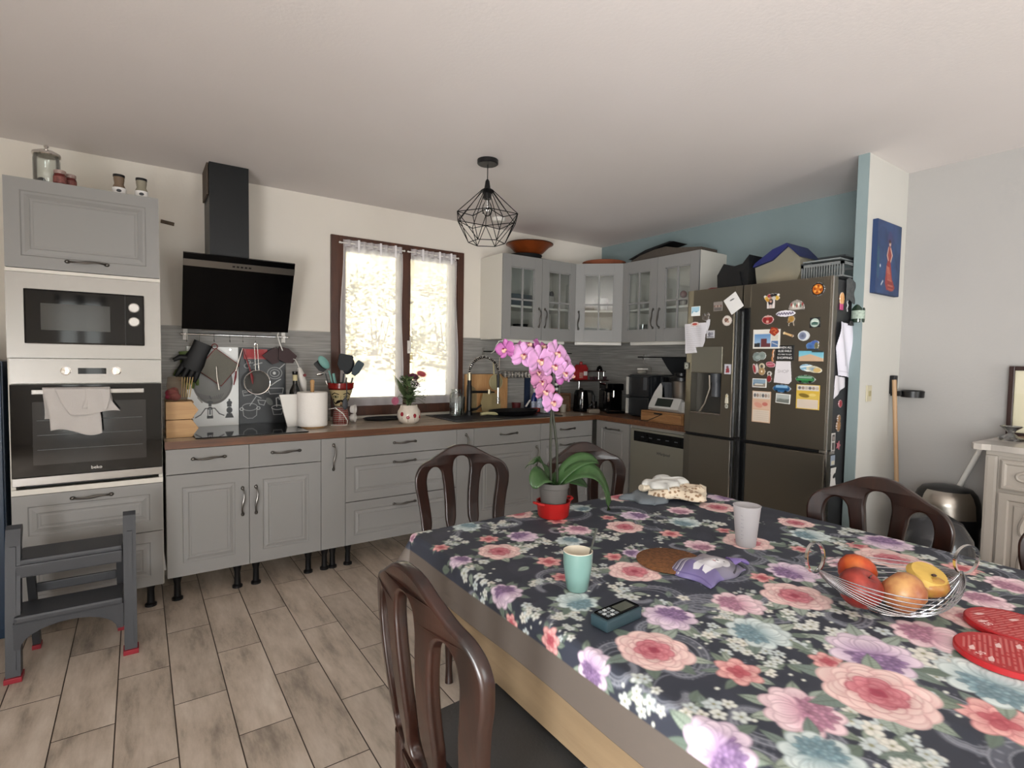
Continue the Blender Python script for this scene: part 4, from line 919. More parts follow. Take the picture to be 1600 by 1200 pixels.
# bread box, kettle ...
t=thing('bread_box','small wooden bread box with a cork board front behind the orchid','box',(-.74,-.2,.9))
BW2=wood('dark bread box wood',"#4f3422","#755037",(2,12,12),.5)
mb=MB(); mb.box(-.865,-.61,-.27,-.08,.901,.915,.003);mb.box(-.865,-.61,-.27,-.08,1.05,1.065,.003);mb.box(-.865,-.853,-.27,-.08,.915,1.05);mb.box(-.622,-.61,-.27,-.08,.915,1.05);mb.box(-.853,-.622,-.09,-.08,.915,1.05)
part('frame',mb,BW2,t); part('front_board',MB().box(-.852,-.623,-.262,-.255,.918,1.046),mat('speckled cork',"#5e4733",.8,var=.4,vscale=60),t)
single('white_mug',MB().lathe([(0,0),(.027,0),(.029,.07),(.0265,.07),(.025,.005),(0,.005)],(-.735,-.31,.901),20),mat('off white ceramic',"#8f877b",.4),'small off-white mug in front of the bread box','mug',None,True)
t=thing('pepper_mill','black and white banded grinder on the bread box','grinder',(-.69,-.16,1.066))
for k in range(5): part('band',MB().lathe([(.017,.022*k),(.019,.022*k+.011),(.017,.022*k+.0215)],(-.69,-.16,1.066),18),BLK if k%2==0 else WHP,t,True)
part('red_base',MB().lathe([(.03,0),(.03,.004)],(-.69,-.16,1.0665),18),RED,t,True)
t=thing('kettle','black electric kettle with steel strip','kettle',(-.52,-.31,.9))
part('body',MB().lathe([(0,.0),(.072,0),(.075,.012),(.070,.02),(.072,.03),(.062,.17),(.052,.195),(0,.2)],(-.52,-.31,.9),30),BLKG,t,True)
part('water_gauge',MB(FR((-.555,-.368,1.0),(.86,-.5,0),(-.5,-.86,0))).box(-.006,.006,-.07,.08,-.004,.004,.003),CHROME,t)
part('handle',MB().tube([(-.475,-.34,1.085),(-.44,-.365,1.08),(-.425,-.375,1.04),(-.43,-.37,.97),(-.46,-.35,.94)],[.012,.012,.013,.012,.008],10),BLK,t,True)
part('lid_knob',MB().lathe([(.02,.2),(.012,.212),(0,.214)],(-.52,-.31,.9),16),BLK,t,True)
# corner shelf with tin
t=thing('corner_shelf','two-tier dark shelf with steel posts in the corner of the worktop','shelf',(-.2,-.1,.9))
part('board',MB().box(-.47,-.02,-.16,-.014,1.165,1.177,.002),mat('dark mahogany shelf',"#3a201c",.4),t)
part('board',MB().box(-.25,-.02,-.12,-.014,1.255,1.265,.002),mat('dark mahogany shelf',"#3a201c",.4),t)
for x,z0,z1 in ((-.385,.902,1.165),(-.10,.902,1.165),(-.10,1.177,1.255),(-.03,1.177,1.255)): part('post',MB().cyl((x,-.13 if z0<1 else -.1,z0),(x,-.13 if z0<1 else -.1,z1),.007,10),CHROME,t,True)
t=thing('tea_tin','red tin shaped like a little house with a white label on the corner shelf','tin',(-.33,-.09,1.178))
part('body',MB().box(-.39,-.27,-.125,-.055,1.178,1.28,.006),mat('red lacquered tin',"#a02024",.35),t)
part('roof',MB().prism([(-.395,1.28),(-.265,1.28),(-.30,1.325),(-.36,1.325)],-.13,-.05,'y'),mat('red lacquered tin',"#a02024",.35),t)
part('knob',MB().lathe([(.016,0),(.016,.02),(.006,.03),(0,.03)],(-.33,-.09,1.325),14),mat('red lacquered tin',"#a02024",.35),t,True)
part('paper_label',MB().box(-.325,-.28,-.1275,-.1255,1.22,1.26),PAPER,t); part('picture_label',MB().box(-.38,-.335,-.1275,-.1255,1.195,1.25),mat('pale pink print',"#c08a80",.6,var=.4,vscale=80),t)
for i,(x,l) in enumerate(((-.225,'left one of the small dark cups on the corner shelf'),(-.165,'middle one of the small dark cups on the corner shelf'),(-.045,'rightmost small dark cup on the corner shelf'))):
    single('espresso_cup',MB().lathe([(0,0),(.014,0),(.022,.03),(.020,.03),(.012,.004),(0,.004)],(x,-.13,1.178),16),mat('purple brown glaze',"#4a3238",.2),l,'cup','small cups on the corner shelf',True)
t=thing('dome_timer','small black dome shaped timer on the upper corner shelf','timer',(-.07,-.08,1.266))
part('dome',MB().lathe([(0,0),(.03,0),(.031,.01),(.024,.035),(.01,.048),(0,.05)],(-.07,-.08,1.266),20),BLKG,t,True); part('cap',MB().sph((-.07,-.08,1.318),.008),CHROME,t,True)
# coffee machine
def rot_frame(o,deg): 
    a=R(deg); return FR(o,(math.cos(a),-math.sin(a),0),(-math.sin(a),-math.cos(a),0))
t=thing('coffee_machine','black capsule coffee machine in the worktop corner','coffee machine',(-.30,-.52,.9))
M=rot_frame((-.32,-.50,.901),30)
part('body',MB(M).box(-.085,.085,0,.20,-.14,.05,.02).box(-.085,.085,.20,.265,-.14,.10,.02),BLKG,t)
part('drip_tray',MB(M).box(-.08,.08,.0,.022,.05,.16,.006),BLKG,t); part('drip_grid',MB(M).box(-.06,.06,.0222,.026,.06,.15),CHROME,t)
part('spout',MB(M).cyl((0,.20,.07),(0,.14,.07),.012,12),CHROME,t,True); part('side_trim',MB(M).box(.070,.080,.07,.17,.0505,.054).box(-.05,-.03,.10,.18,.0505,.056,.002),CHROME,t)
single('espresso_glass',MB().lathe([(0,0),(.024,0),(.03,.09),(.028,.09),(.022,.006),(0,.006)],(-.415,-.372,.901),18),glassm('smoked glass',(.55,.55,.58),.2),'small smoked glass left of the coffee machine','glass',None,True)
single('tea_box',MB(rot_frame((-.545,-.50,.901),20)).box(-.05,.05,0,.035,-.03,.03,.008),mat('beige sachet',"#7a7064",.7),'beige sachet lying in front of the kettle','box')
# air fryer (dual)
t=thing('air_fryer','tall black two-basket air fryer with vertical steel handles','air fryer',(-.30,-.91,.9))
SATIN=mat('satin bright aluminium',"#d8d5cf",.45,.35)
AF=mat('dark satin plastic',"#222427",.28)
part('body',MB(FX).box(.78,1.03,.905,1.255,.08,.40,.018),AF,t)
d=part('basket_front',MB(FX).box(.785,1.025,.915,1.065,.401,.43,.012),AF,t); part('handle',MB(FX).box(.795,.814,.925,1.055,.432,.452,.005),SATIN,d)
d=part('basket_front',MB(FX).box(.785,1.025,1.075,1.245,.401,.43,.012),AF,t); part('handle',MB(FX).box(.795,.814,1.085,1.235,.432,.452,.005),SATIN,d)
part('control_print',MB(FX).box(.965,1.005,1.13,1.235,.4305,.4312),mat('dim print',"#4a4c50",.4),t)
for z in (.901,): part('foot',MB(FX).box(.80,1.01,.9,.906,.10,.38),BLK,t)
t=thing('paper_cups','crumpled white packet on top of the air fryer','packet',(-.33,-.85,1.257)); part('packet',MB().sph((-.33,-.86,1.278),.05,.04,.022,12,8),mat('greyish packet',"#8a867c",.6,bump=.7,bscale=40),t,True); part('white_lid',MB().box(-.37,-.30,-.90,-.84,1.296,1.308,.004),WHP,t)
FXm=FX@Matrix.Translation((0,0,-.045))
# black microwave standing on the right
t=thing('microwave','black countertop microwave with round dial half hidden by the food processor','microwave',(-.25,-1.3,.9))
part('body',MB(FXm).box(1.045,1.55,.905,1.25,.06,.36,.008),BLK,t)
cp=part('control_panel',MB(FXm).box(1.05,1.13,.92,1.24,.3605,.366,.002),BLKG,t)
part('dial',MB(FXm).lathe([(.018,0),(.018,.012),(0,.013)],(1.085,1.035,.366),18),SATIN,t,True)
for k in range(3): part('button',MB(FXm).box(1.07+.0,1.10,.985-.025*k,.997-.025*k,.3662,.369),mat('silver button',"#c2c2c2",.4),cp)
part('display',MB(FXm).box(1.065,1.115,1.09,1.12,.3662,.368),mat('silver button',"#c2c2c2",.4),cp)
part('display_print',MB(FXm).box(1.068,1.113,1.14,1.20,.3662,.3672),mat('dim print',"#4a4c50",.4),cp)
for y in (1.07,1.52): part('foot',MB(FXm).box(y-.015,y+.015,.9,.906,.1,.32),BLK,t)
# wooden drawer box + food processor
t=thing('drawer_box','low wooden drawer box under the white food processor','box',(-.47,-1.3,.9))
DB=wood('oak drawer box',"#7b5433","#a0764b",(9,1.5,9),.5)
mb=MB(FX); mb.box(1.10,1.50,.901,.909,.38,.60);mb.box(1.10,1.50,.975,.985,.38,.60);mb.box(1.10,1.11,.909,.975,.38,.60);mb.box(1.49,1.50,.909,.975,.38,.60);mb.box(1.11,1.49,.909,.975,.38,.388); part('case',mb,DB,t)
d=part('drawer',MB(FX).box(1.112,1.488,.911,.973,.585,.603,.002),DB,t); part('finger_slot',MB(FX).box(1.23,1.31,.962,.9735,.6032,.6042),BLK,d)
t=thing('food_processor','white food processor with tilted screen and steel mixing bowl beside the fridge','food processor',(-.47,-1.32,.986))
mb=MB(FX); mb.prism([(1.11,.99),(1.115,1.03),(1.17,1.13),(1.225,1.20),(1.26,1.17),(1.27,1.08),(1.40,1.06),(1.49,1.08),(1.49,.99),(1.42,.986),(1.18,.986)],.40,.53,'z')
part('housing',mb,mat('white satin housing',"#b9b7b3",.35),t)
SM=FR((-.553,-1.27,1.045),(0,-1,0),(-.86,0,.5)); part('control_pod',MB(SM).box(-.125,.16,-.045,.055,-.06,.006,.018),mat('white satin housing',"#b9b7b3",.35),t)
part('screen',MB(SM).box(-.06,.09,-.028,.040,.0063,.009,.002),mat('dark tablet screen',"#2b2f2b",.15),t)
part('mixing_bowl',MB().lathe([(0,.02),(.06,.02),(.07,.05),(.078,.19),(.082,.2),(0,.2)],(-.42,-1.335,1.02),30),STEEL,t,True)
part('bowl_jacket',MB(FX).box(1.225,1.30,1.07,1.21,.42,.53,.02),DKPL,t)
part('lid',MB().lathe([(.085,0),(.085,.025),(.05,.04),(.05,.06),(0,.062)],(-.42,-1.335,1.222),28),BLK,t,True)
single('mains_cable',MB().tube([(-.615,-1.09,.905),(-.612,-1.12,.903),(-.615,-1.18,.908),(-.612,-1.24,.935),(-.60,-1.30,.965),(-.55,-1.36,.984)],.003,6),BLK,'thin black mains cable looping in front of the drawer box','cable',None,True)
# rail on right wall
t=thing('utensil_rail','dark wall rail above the air fryer on the blue wall side','rail',(-.04,-.9,1.40))
part('bar',MB().cyl((-.05,-.56,1.405),(-.05,-1.5,1.405),.005,10),BLKM,t,True)
for y in (-.63,-1.45): part('bracket',MB().box(-.05,-.0125,y-.01,y+.01,1.38,1.43,.002),CHROME,t)
t=thing('black_cloth','large black cloth bundle hanging from the right wall rail','cloth',(-.09,-1.05,1.2))
mb=MB(FX); mb.prism([(.86,1.402),(1.20,1.402),(1.20,1.26),(.985,1.255),(.93,1.31)],.052,.085,'z'); part('cloth',mb,mat('black cloth',"#17191c",.9),t)
single('thermometer',MB().tube([(-.052,-.62,1.40),(-.052,-.64,1.35),(-.052,-.72,1.32),(-.052,-.72,1.27)],.0028,6),CHROME,'thin steel skewer hanging from the right wall rail','utensil',None,True)

# ================================================================== WALL CABINETS
z0,z1=1.532,2.225
def glazed_door(t,M,u0,u1,w,hand):
    fr=.078; mb=MB(M)
    for a,b,c,d in ((u0+.002,u0+fr,z0+.002,z1-.002),(u1-fr,u1-.002,z0+.002,z1-.002),(u0+fr,u1-fr,z0+.002,z0+.1),(u0+fr,u1-fr,z1-.1,z1-.002)): mb.box(a,b,c,d,w,w+.02,.0015)
    d=part('door',mb,GREY,t)
    mb=MB(M); um=(u0+u1)/2; zm=z0+.33
    mb.box(um-.007,um+.007,z0+.1,z1-.1,w+.004,w+.017,.002); mb.box(u0+fr,u1-fr,zm-.007,zm+.007,w+.004,w+.017,.002)
    for (a,b,c,e) in ((u0+fr,u0+fr+.008,z0+.1,z1-.1),(u1-fr-.008,u1-fr,z0+.1,z1-.1),(u0+fr,u1-fr,z0+.1,z0+.108),(u0+fr,u1-fr,z1-.108,z1-.1)): mb.box(a,b,c,e,w+.002,w+.012)
    part('glazing_bars',mb,GREY,d)
    part('pane',MB(M).box(u0+fr,u1-fr,z0+.1,z1-.1,w+.004,w+.007),glassm('cabinet glass',(.93,.95,.95),.16),d)
    handle('handle',M,(u1-.032 if hand=='r' else u0+.032,z0+.19,w+.02),.15,True,d)
t=thing('wall_cabinet','grey glazed two-door wall cabinet to the right of the window','cabinet',(-1.03,-.17,z0),'grey glazed wall cabinets')
def carc(M,u0,u1,D,vis_l=False):
    mb=MB(M); mb.box(u0,u0+.018,z0,z1,.002,D);mb.box(u1-.018,u1,z0,z1,.002,D);mb.box(u0+.018,u1-.018,z0,z0+.018,.002,D);mb.box(u0+.018,u1-.018,z1-.018,z1,.002,D);mb.box(u0+.018,u1-.018,z0+.018,z1-.018,.002,.008);return mb
part('body',carc(FB,-1.43,-.63,.33),WHITEL,t); part('shelf',MB(FB).box(-1.41,-.65,1.80,1.818,.01,.31),WHITEL,t)
glazed_door(t,FB,-1.43,-1.03,.331,'r');glazed_door(t,FB,-1.03,-.632,.331,'l')
t=thing('wall_cabinet','grey glazed diagonal corner wall cabinet','cabinet',(-.3,-.3,z0),'grey glazed wall cabinets')
mb=MB(); pent=[(-.628,-.002),(-.628,-.33),(-.33,-.612),(-.002,-.612),(-.002,-.002)]
mb.prism(pent,z0,z0+.018,'z');mb.prism(pent,z1-.018,z1,'z');mb.prism([(x*.99-.003,y*.99-.003) for x,y in [(-.60,-.01),(-.60,-.31),(-.31,-.59),(-.01,-.59),(-.01,-.01)]],1.80,1.818,'z')
mb.box(-.628,-.615,-.33,-.002,z0+.018,z1-.018);mb.box(-.33,-.002,-.612,-.60,z0+.018,z1-.018);mb.box(-.615,-.01,-.012,-.002,z0+.018,z1-.018);mb.box(-.012,-.002,-.60,-.012,z0+.018,z1-.018)
part('body',mb,WHITEL,t)
A=Vector((-.640,-.338,0));B=Vector((-.338,-.622,0)); u=(B-A).normalized(); w=Vector((u.y,-u.x,0)); Ld=(B-A).length
w=Vector((-abs(u.y),-abs(u.x),0)).normalized(); MD=FR(A,u,w)
glazed_door(t,MD,0,Ld,.0,'l')
t=thing('wall_cabinet','grey glazed two-door wall cabinet on the right next to the fridge','cabinet',(-.17,-1.02,z0),'grey glazed wall cabinets')
part('body',carc(FX,.616,1.412,.33),WHITEL,t); part('shelf',MB(FX).box(.636,1.39,1.80,1.818,.01,.31),WHITEL,t)
glazed_door(t,FX,.618,1.014,.331,'r');glazed_door(t,FX,1.014,1.412,.331,'l')
LED=mat('white strip light diffuser',"#e2ded6",.4)
for M,a,b,l in ((FB,-1.36,-.72,'white strip light under the left wall cabinet above the orchid'),(MD,.0,Ld,'white strip light under the corner wall cabinet'),(FX,.68,1.36,'white strip light under the right wall cabinet')):
    w0=-.10 if M is MD else .24
    t=thing('strip_light',l,'light',tuple((M@Vector(((a+b)/2,z0-.03,w0)))),'strip lights under the wall cabinets')
    part('diffuser',MB(M).box(a+.012,b-.012,z0-.026,z0,w0,w0+.05,.006),LED,t); part('end_cap',MB(M).box(a,a+.012,z0-.026,z0,w0,w0+.05,.004),WHP,t); part('end_cap',MB(M).box(b-.012,b,z0-.026,z0,w0,w0+.05,.004),WHP,t)
single('lamp_cord',MB().tube([(-1.37,-.27,1.52),(-1.40,-.26,1.515),(-1.415,-.24,1.48),(-1.41,-.20,1.43),(-1.39,-.12,1.415)],.004,8),WHP,'white cable loop hanging at the left end of the strip light','cable',None,True)
# contents
random.seed(5)
def glassware(x,y,z,h,r,nm,label,m,grp,cat='glass',prof=None):
    pr=prof or [(0,0),(r*.8,0),(r,h),(r-.002,h),(r*.75,.005),(0,.005)]
    return single(nm,MB().lathe(pr,(x,y,z),20),m,label,cat,grp,True)
CG='dishes behind the cabinet glass'
LIM=mat('lime green plastic',"#8b9a2e",.4); ORP=mat('orange pink plastic',"#b0674f",.4); DKB=mat('dark glazed bowl',"#2c2b2c",.25); TER=mat('grey white china',"#a9a59d",.3)
s0=z0+.019; s1=1.819
glassware(-1.30,-.20,s0,.055,.065,'bowl','lime green bowl behind the far left cabinet door',LIM,CG,'bowl')
single('bowl',MB().lathe([(0,0),(.03,0),(.07,.12),(.066,.12),(.028,.006),(0,.006)],(-1.13,-.18,s0),24),DKB,'dark rounded pot behind the far left cabinet door','bowl',CG,True)
single('storage_box',MB().box(-1.36,-1.07,-.27,-.10,s1,s1+.10,.008),mat('dark blue grey box',"#4d5257",.5),'dark grey storage box on the shelf of the far left wall cabinet','box')
glassware(-.90,-.2,s0,.09,.04,'mug','pale pink mug behind the second cabinet door',mat('pale pink china',"#b49a94",.4),CG,'mug')
glassware(-.76,-.2,s0,.10,.05,'mug','orange pink jug behind the second cabinet door',ORP,CG,'mug')
single('bowl',MB().lathe([(0,0),(.03,0),(.055,.04),(.06,.11),(.056,.11),(.028,.006),(0,.006)],(-.84,-.2,s1),24),TER,'white lidded pot on the shelf behind the second cabinet door','bowl',CG,True)
single('figurine',MB().sph((-.85,-.2,s1+.14),.03,.02,.03,10,8).sph((-.80,-.2,s1+.135),.022,.015,.03,10,8),BLK,'black ornament on the pot behind the second cabinet door','ornament',None,True)
for (x,y,z,h,l) in ((-.46,-.40,s0,.05,'small grey china cup left in the corner cabinet'),(-.40,-.44,s0,.04,'stacked saucers in the corner cabinet'),(-.33,-.50,s0,.10,'steel beaker right in the corner cabinet')):
    glassware(x,y,z,h,.032,'cup',l,CHROME if 'steel' in l else TER,CG,'cup')
glassware(-.38,-.40,s1,.11,.07,'bowl','pale bowl on the shelf of the corner cabinet',TER,CG,'bowl')
for (y,z,h,l) in ((-.74,s0,.14,'tall clear glass behind the left door of the right wall cabinet'),(-.82,s0,.09,'pewter tankard behind the left door of the right wall cabinet'),(-.90,s0,.08,'china mug behind the left door of the right wall cabinet'),(-.74,s1,.08,'white cup on the shelf of the right wall cabinet, left'),(-.88,s1,.07,'white bowl on the shelf of the right wall cabinet'),(-1.14,s0,.09,'dark mug behind the right door of the right wall cabinet'),(-1.26,s0,.11,'grey coffee pot behind the right door of the right wall cabinet')):
    glassware(-.20,y,z,h,.036,'mug' if 'mug' in l else 'cup',l,glassm('cabinet tumbler',(.85,.87,.87),.3) if 'glass ' in l else DKB if 'dark' in l else PEWTER if ('pewter' in l or 'grey' in l) else TER,CG,'cup')
t=thing('figurine','small vase with a red top on the shelf behind the right cabinet door','ornament',(-.2,-1.16,s1)); part('base',MB().lathe([(0,0),(.03,0),(.035,.05),(.012,.07),(0,.07)],(-.2,-1.16,s1),16),DKB,t,True); part('red_top',MB().sph((-.2,-1.16,s1+.10),.028,.028,.03,12,8),mat('dark red felt',"#6b2026",.8),t,True)
# on top of wall cabinets
OR=mat('orange brown glaze',"#7a3a18",.3,var=.25,vscale=10,coat=.3)
t=thing('large_bowl','large glazed orange brown bowl on the left wall cabinet','bowl',(-1.03,-.18,z1+.035))
part('body',MB().lathe([(0,.0),(.07,0),(.12,.03),(.175,.085),(.205,.10),(.200,.108),(.165,.09),(.11,.04),(0,.012)],(-1.045,-.18,z1+.038),44),OR,t,True)
part('rim',MB().torus((-1.045,-.18,z1+.038+.104),.203,.005,'z',44,8),mat('dark rim glaze',"#43200f",.3),t,True)
t=thing('frying_pan','black frying pan under the orange brown bowl','pan',(-1.10,-.19,z1)); part('pan',MB().lathe([(0,0),(.13,0),(.15,.035),(.146,.035),(.125,.006),(0,.006)],(-1.10,-.19,z1+.001),32),BLKM,t,True); part('handle',MB().tube([(-.955,-.22,z1+.02),(-.87,-.24,z1+.012),(-.80,-.25,z1+.01)],[.012,.012,.009],10),BLKM,t,True)
single('terracotta_dish',MB().lathe([(0,.0),(.16,0),(.19,.03),(.20,.045),(.195,.048),(.15,.012),(0,.012)],(-.30,-.34,z1+.001),40),mat('terracotta glaze',"#8a5038",.5,var=.12,vscale=12),'shallow terracotta dish on the corner wall cabinet','dish',None,True)
t=thing('wicker_tray','long dark folded tray lying on the right wall cabinet','tray',(-.2,-1.0,z1))
part('lower_tray',MB(FX).prism([(.66,z1+.001),(.68,z1+.02),(.85,z1+.075),(1.05,z1+.085),(1.15,z1+.06),(1.39,z1+.03),(1.39,z1+.001)],.10,.30,'z'),mat('dark grey brown wicker',"#504840",.8,bump=.6,bscale=80),t)
part('upper_sheet',MB(FX).prism([(.66,z1+.03),(.85,z1+.085),(1.10,z1+.118),(1.14,z1+.110),(1.0,z1+.090),(.80,z1+.055)],.14,.32,'z'),BLKM,t)
# ================================================================== FRIDGE
FS=mat('dark brushed steel fridge',"#8a857b",.32,1,bump=.02,bscale=30,stretch=(1,60,1))
FD=mat('dark grey fridge side',"#2c2c2e",.4)
fx=-.85; fy0,fy1=-1.685,-2.598; ft=1.838
t=thing('fridge','large dark steel four-door fridge covered with magnets','fridge',(-.5,-2.14,0))
part('body',MB().box(fx+.075,-.13,fy1+.004,fy0-.004,.03,ft-.012,.004),FD,t)
for x in (-.74,-.18):
    for y in (fy0-.07,fy1+.07): part('foot',MB().cyl((x,y,0),(x,y,.03),.025,12),BLK,t)
FXf=FR((fx,0,0),(0,-1,0),(-1,0,0)) # w=0 is the door face, outward positive
dm=[1.685,2.085,2.118,2.598]
def fdoor(u0,u1,v0,v1,label):
    mb=MB(FXf); mb.box(u0,u1,v0,v1,-.072,0,.006); return part('door',mb,FS,t,label=label)
dl=None
# upper left door built round the dispenser recess
mb=MB(FXf); a,b=dm[0],2.042
EDG=[(1.685,-.072),(1.685,-.018),(1.688,-.0122),(1.692,-.0105),(1.70,-.0087),(1.71,-.0067),(1.72,-.0046),(1.73,-.0025),(1.738,-.0009),(1.741,0),(1.741,-.072)]
def edged(mb,v0,v1):
    A=[mb.v((u,v0,w_)) for u,w_ in EDG];B=[mb.v((u,v1,w_)) for u,w_ in EDG]; n_=len(EDG); mb.f(A);mb.f(B)
    for k in range(n_): mb.f([A[k],A[(k+1)%n_],B[(k+1)%n_],B[k]])
edged(mb,.905,ft)
mb.box(1.965,b,.905,ft,-.072,0);mb.box(1.741,1.965,1.30,ft,-.072,0);mb.box(1.741,1.965,.905,1.035,-.072,0);mb.box(1.741,1.965,1.035,1.30,-.072,-.062)
dl=part('door',mb,FS,t,True,label='upper left door with water dispenser')
dr=fdoor(2.142,dm[3],.905,ft,'upper right door')
mb=MB(FXf); edged(mb,.08,.885); mb.box(1.741,2.042,.08,.885,-.072,0); dbl=part('door',mb,FS,t,True,label='lower left door'); dbr=fdoor(2.142,dm[3],.08,.885,'lower right door')
part('gap_strip',MB(FXf).box(dm[0]+.002,dm[3]-.002,.886,.904,-.07,-.03),BLK,t)
part('handle_channel',MB(FXf).box(2.043,2.141,.08,1.70,-.071,-.045),BLK,t)
mb=MB(FXf); mb.box(2.042,2.088,1.70,ft,-.072,0,.003); part('door_top_filler',mb,FS,t); part('door_top_filler',MB(FXf).box(2.096,2.142,1.70,ft,-.072,0,.003),FS,t)
for u in (2.044,2.139):
    for v0,v1 in ((.905,1.70),(.08,.885)): part('handle_edge',MB(FXf).box(u-.004,u+.004,v0,v1,-.02,.006,.002),CHROME if u<2.1 else BLKM,t)
part('centre_seam',MB(FXf).box(2.089,2.095,.08,1.70,-.045,-.02),BLKM,t)
part('door_edge',MB(FXf).box(2.5985,2.604,.08,ft-.002,-.012,-.001),CHROME,t)
part('hinge',MB(FXf).box(2.56,2.62,.888,.902,-.06,-.02),CHROME,t)
part('dispenser_panel',MB(FXf).box(1.742,1.965,1.305,1.468,.0003,.004,.001),mat('lighter steel panel',"#a5a49a",.3,.9),dl)
part('dispenser_recess',MB(FXf).box(1.742,1.962,1.037,1.298,-.0618,-.060),mat('dark recess',"#3a3936",.35,.3),dl)
mb=MB(FXf); mb.tube([(1.86,1.285,-.03),(1.865,1.20,-.03),(1.835,1.10,-.025),(1.80,1.045,-.02)],.007,8); part('dispenser_lever',mb,STEEL,dl,True)
part('nozzle',MB(FXf).cyl((1.905,1.298,-.03),(1.905,1.24,-.03),.035,16,.028).cyl((1.91,1.24,-.03),(1.91,1.15,-.03),.026,16,.032),DKPL,dl,True)
part('drip_shelf',MB(FXf).box(1.74,1.96,1.037,1.043,-.06,-.002),STEEL,dl)
# magnets: each its own thing
MG='magnets and papers on the fridge door'
def mag(name,label,cat,u,v,w,h,paint,res=(40,40),th=.004,rotd=0,group=MG,M=FXf,z=.0006,rough=.5,mask=True,bg='#ffffff',curl=0):
    cv=CV(res[0],res[1],bg,mask); paint(cv)
    F=M@Matrix.Translation((u,v,z))@Matrix.Rotation(R(rotd),4,'Z')
    t=thing(name,label,cat,tuple(F.translation),group)
    fn=None
    if curl: fn=lambda U,V:np.stack([U*0,V*0,curl*np.sin((U/w+.5)*PI*1.7+V*9)**2],1)
    painted('printed_face',cv,w,h,F,t,th,rough,fn=fn); return t,F
def P_(*c):
    def f(cv):
        for q in c:
            getattr(cv,q[0])(*q[1:-1],**q[-1]) if isinstance(q[-1],dict) else getattr(cv,q[0])(*q[1:])
    return f
def landscape(sky,land,sea=None,border='#e8e6e0',extra=None):
    def f(cv):
        cv.rect(0,0,cv.w,cv.h,border); b=2; cv.rect(b,b,cv.w-b,cv.h*.5,sky); cv.rect(b,cv.h*.5,cv.w-b,cv.h-b,sea or land)
        cv.poly([(b,cv.h*.75),(cv.w*.3,cv.h*.5),(cv.w*.6,cv.h*.62),(cv.w-b,cv.h*.45),(cv.w-b,cv.h-b),(b,cv.h-b)],land)
        if extra: extra(cv)
    return f
PM_=dict(mask=True)
def scribble(cv,n=6,col='#8f8f94',x0=3,x1=None,y0=6,dy=5):
    for k in range(n): 
        y=y0+k*dy; pts=[(x0+i*2.0,y+random.uniform(-1,1)) for i in range(int(((x1 or cv.w-3)-x0)/2))]; cv.line(pts,.8,col,.7)
random.seed(21)
# left door
mag('magnet','light blue seaside picture magnet at the top left of the left fridge door','magnet',1.761,1.702,.066,.062,landscape('#9fc6d8','#dfe6e6','#6ea4bd'),(40,38))
mag('note_paper','large handwritten sheet hanging at the left edge of the left fridge door','note',1.768,1.523,.175,.20,lambda c:(c.poly([(0,0),(75,0),(70,52),(56,82),(2,84)],'#c9c6ca',mask=True),scribble(c,12,'#9b989c',5,60,8,6)),(78,86),.0008,2,mask=False,curl=.004)
mag('magnet','red and white oval magnet pinning the handwritten sheet','magnet',1.759,1.618,.068,.032,P_(('ell',20,10,19,9,0,'#d9cfc8',None,1,'#8a4038',True),('ell',20,10,12,5,0,'#b04a40')),(40,20),mask=False,z=.0022)
mag('magnet','dark brown sculpted cat shaped magnet','magnet',1.838,1.662,.062,.055,P_(('ell',20,22,15,10,0,'#3a3430','#6a6058',1,None,True),('ell',30,10,8,8,0,'#3a3430','#5a5048',1,None,True),('poly',[(24,6),(27,0),(30,5)],'#2b2622',1,True),('ell',10,12,5,9,.5,'#4a423c',None,1,None,True),('ell',32,9,2,2,0,'#c9c0b8')),(40,34),mask=False,z=.0022)
mag('receipt','narrow receipt strip under the cat magnet','paper',1.852,1.600,.045,.10,P_(('poly',[(8,0),(28,4),(26,26),(12,60),(0,58),(10,24)],'#c9c8cc',1,True)),(30,62),.0008,0,mask=False,z=.0016)
mag('magnet','small black and white photo magnet beside the handwritten sheet','magnet',1.880,1.548,.055,.048,lambda c:(c.rect(0,0,40,34,'#b6b5b9'),c.ell(14,16,8,9,0,'#6e6e76'),c.ell(27,15,7,8,0,'#84848c'),c.rect(3,26,37,30,'#5e5e66')),(40,34),z=.0026)
mag('magnet','grey family photo magnet near the white memo sheet','magnet',1.925,1.722,.062,.058,lambda c:(c.rect(0,0,40,38,'#827a74'),c.rect(2,14,38,22,'#6a4c44'),c.rect(2,24,38,36,'#5b5652'),c.ell(12,18,4,5,0,'#a08c80'),c.ell(26,18,4,5,0,'#a08c80')),(40,38))
mag('memo_sheet','white memo sheet stuck diagonally at the top of the left fridge door','paper',2.035,1.733,.094,.108,P_(('rect',0,0,50,60,'#d9d7d5')),(50,60),.001,33,z=.007)
mag('magnet','black pencil shaped magnet holding the white memo sheet','magnet',2.026,1.755,.035,.008,P_(('ell',14,3,13,3,0,'#3a3a3c','#5a5a5c',1,None,True)),(28,7),.005,25,mask=False,z=.0085)
mag('magnet','round cream badge magnet with a brown drawing','magnet',1.991,1.630,.066,.066,P_(('ell',20,20,19,19,0,'#cfc6bd',None,1,'#6b4a40',True),('ell',18,18,9,8,.5,'#7a5a4e'),('ell',25,24,6,4,.3,'#a88878'),('line',[(12,26),(28,12)],2,'#4a342c')),(40,40),mask=False)
mag('magnet','small red figure card on the left fridge door beside the dispenser','magnet',2.008,1.328,.044,.062,lambda c:(c.rect(0,0,30,42,'#b9b6be'),c.ell(14,12,6,6,0,'#6e5058'),c.poly([(8,18),(22,16),(24,34),(6,36)],'#8a3038'),c.line([(6,22),(25,28)],2,'#4a2a30')),(30,42))
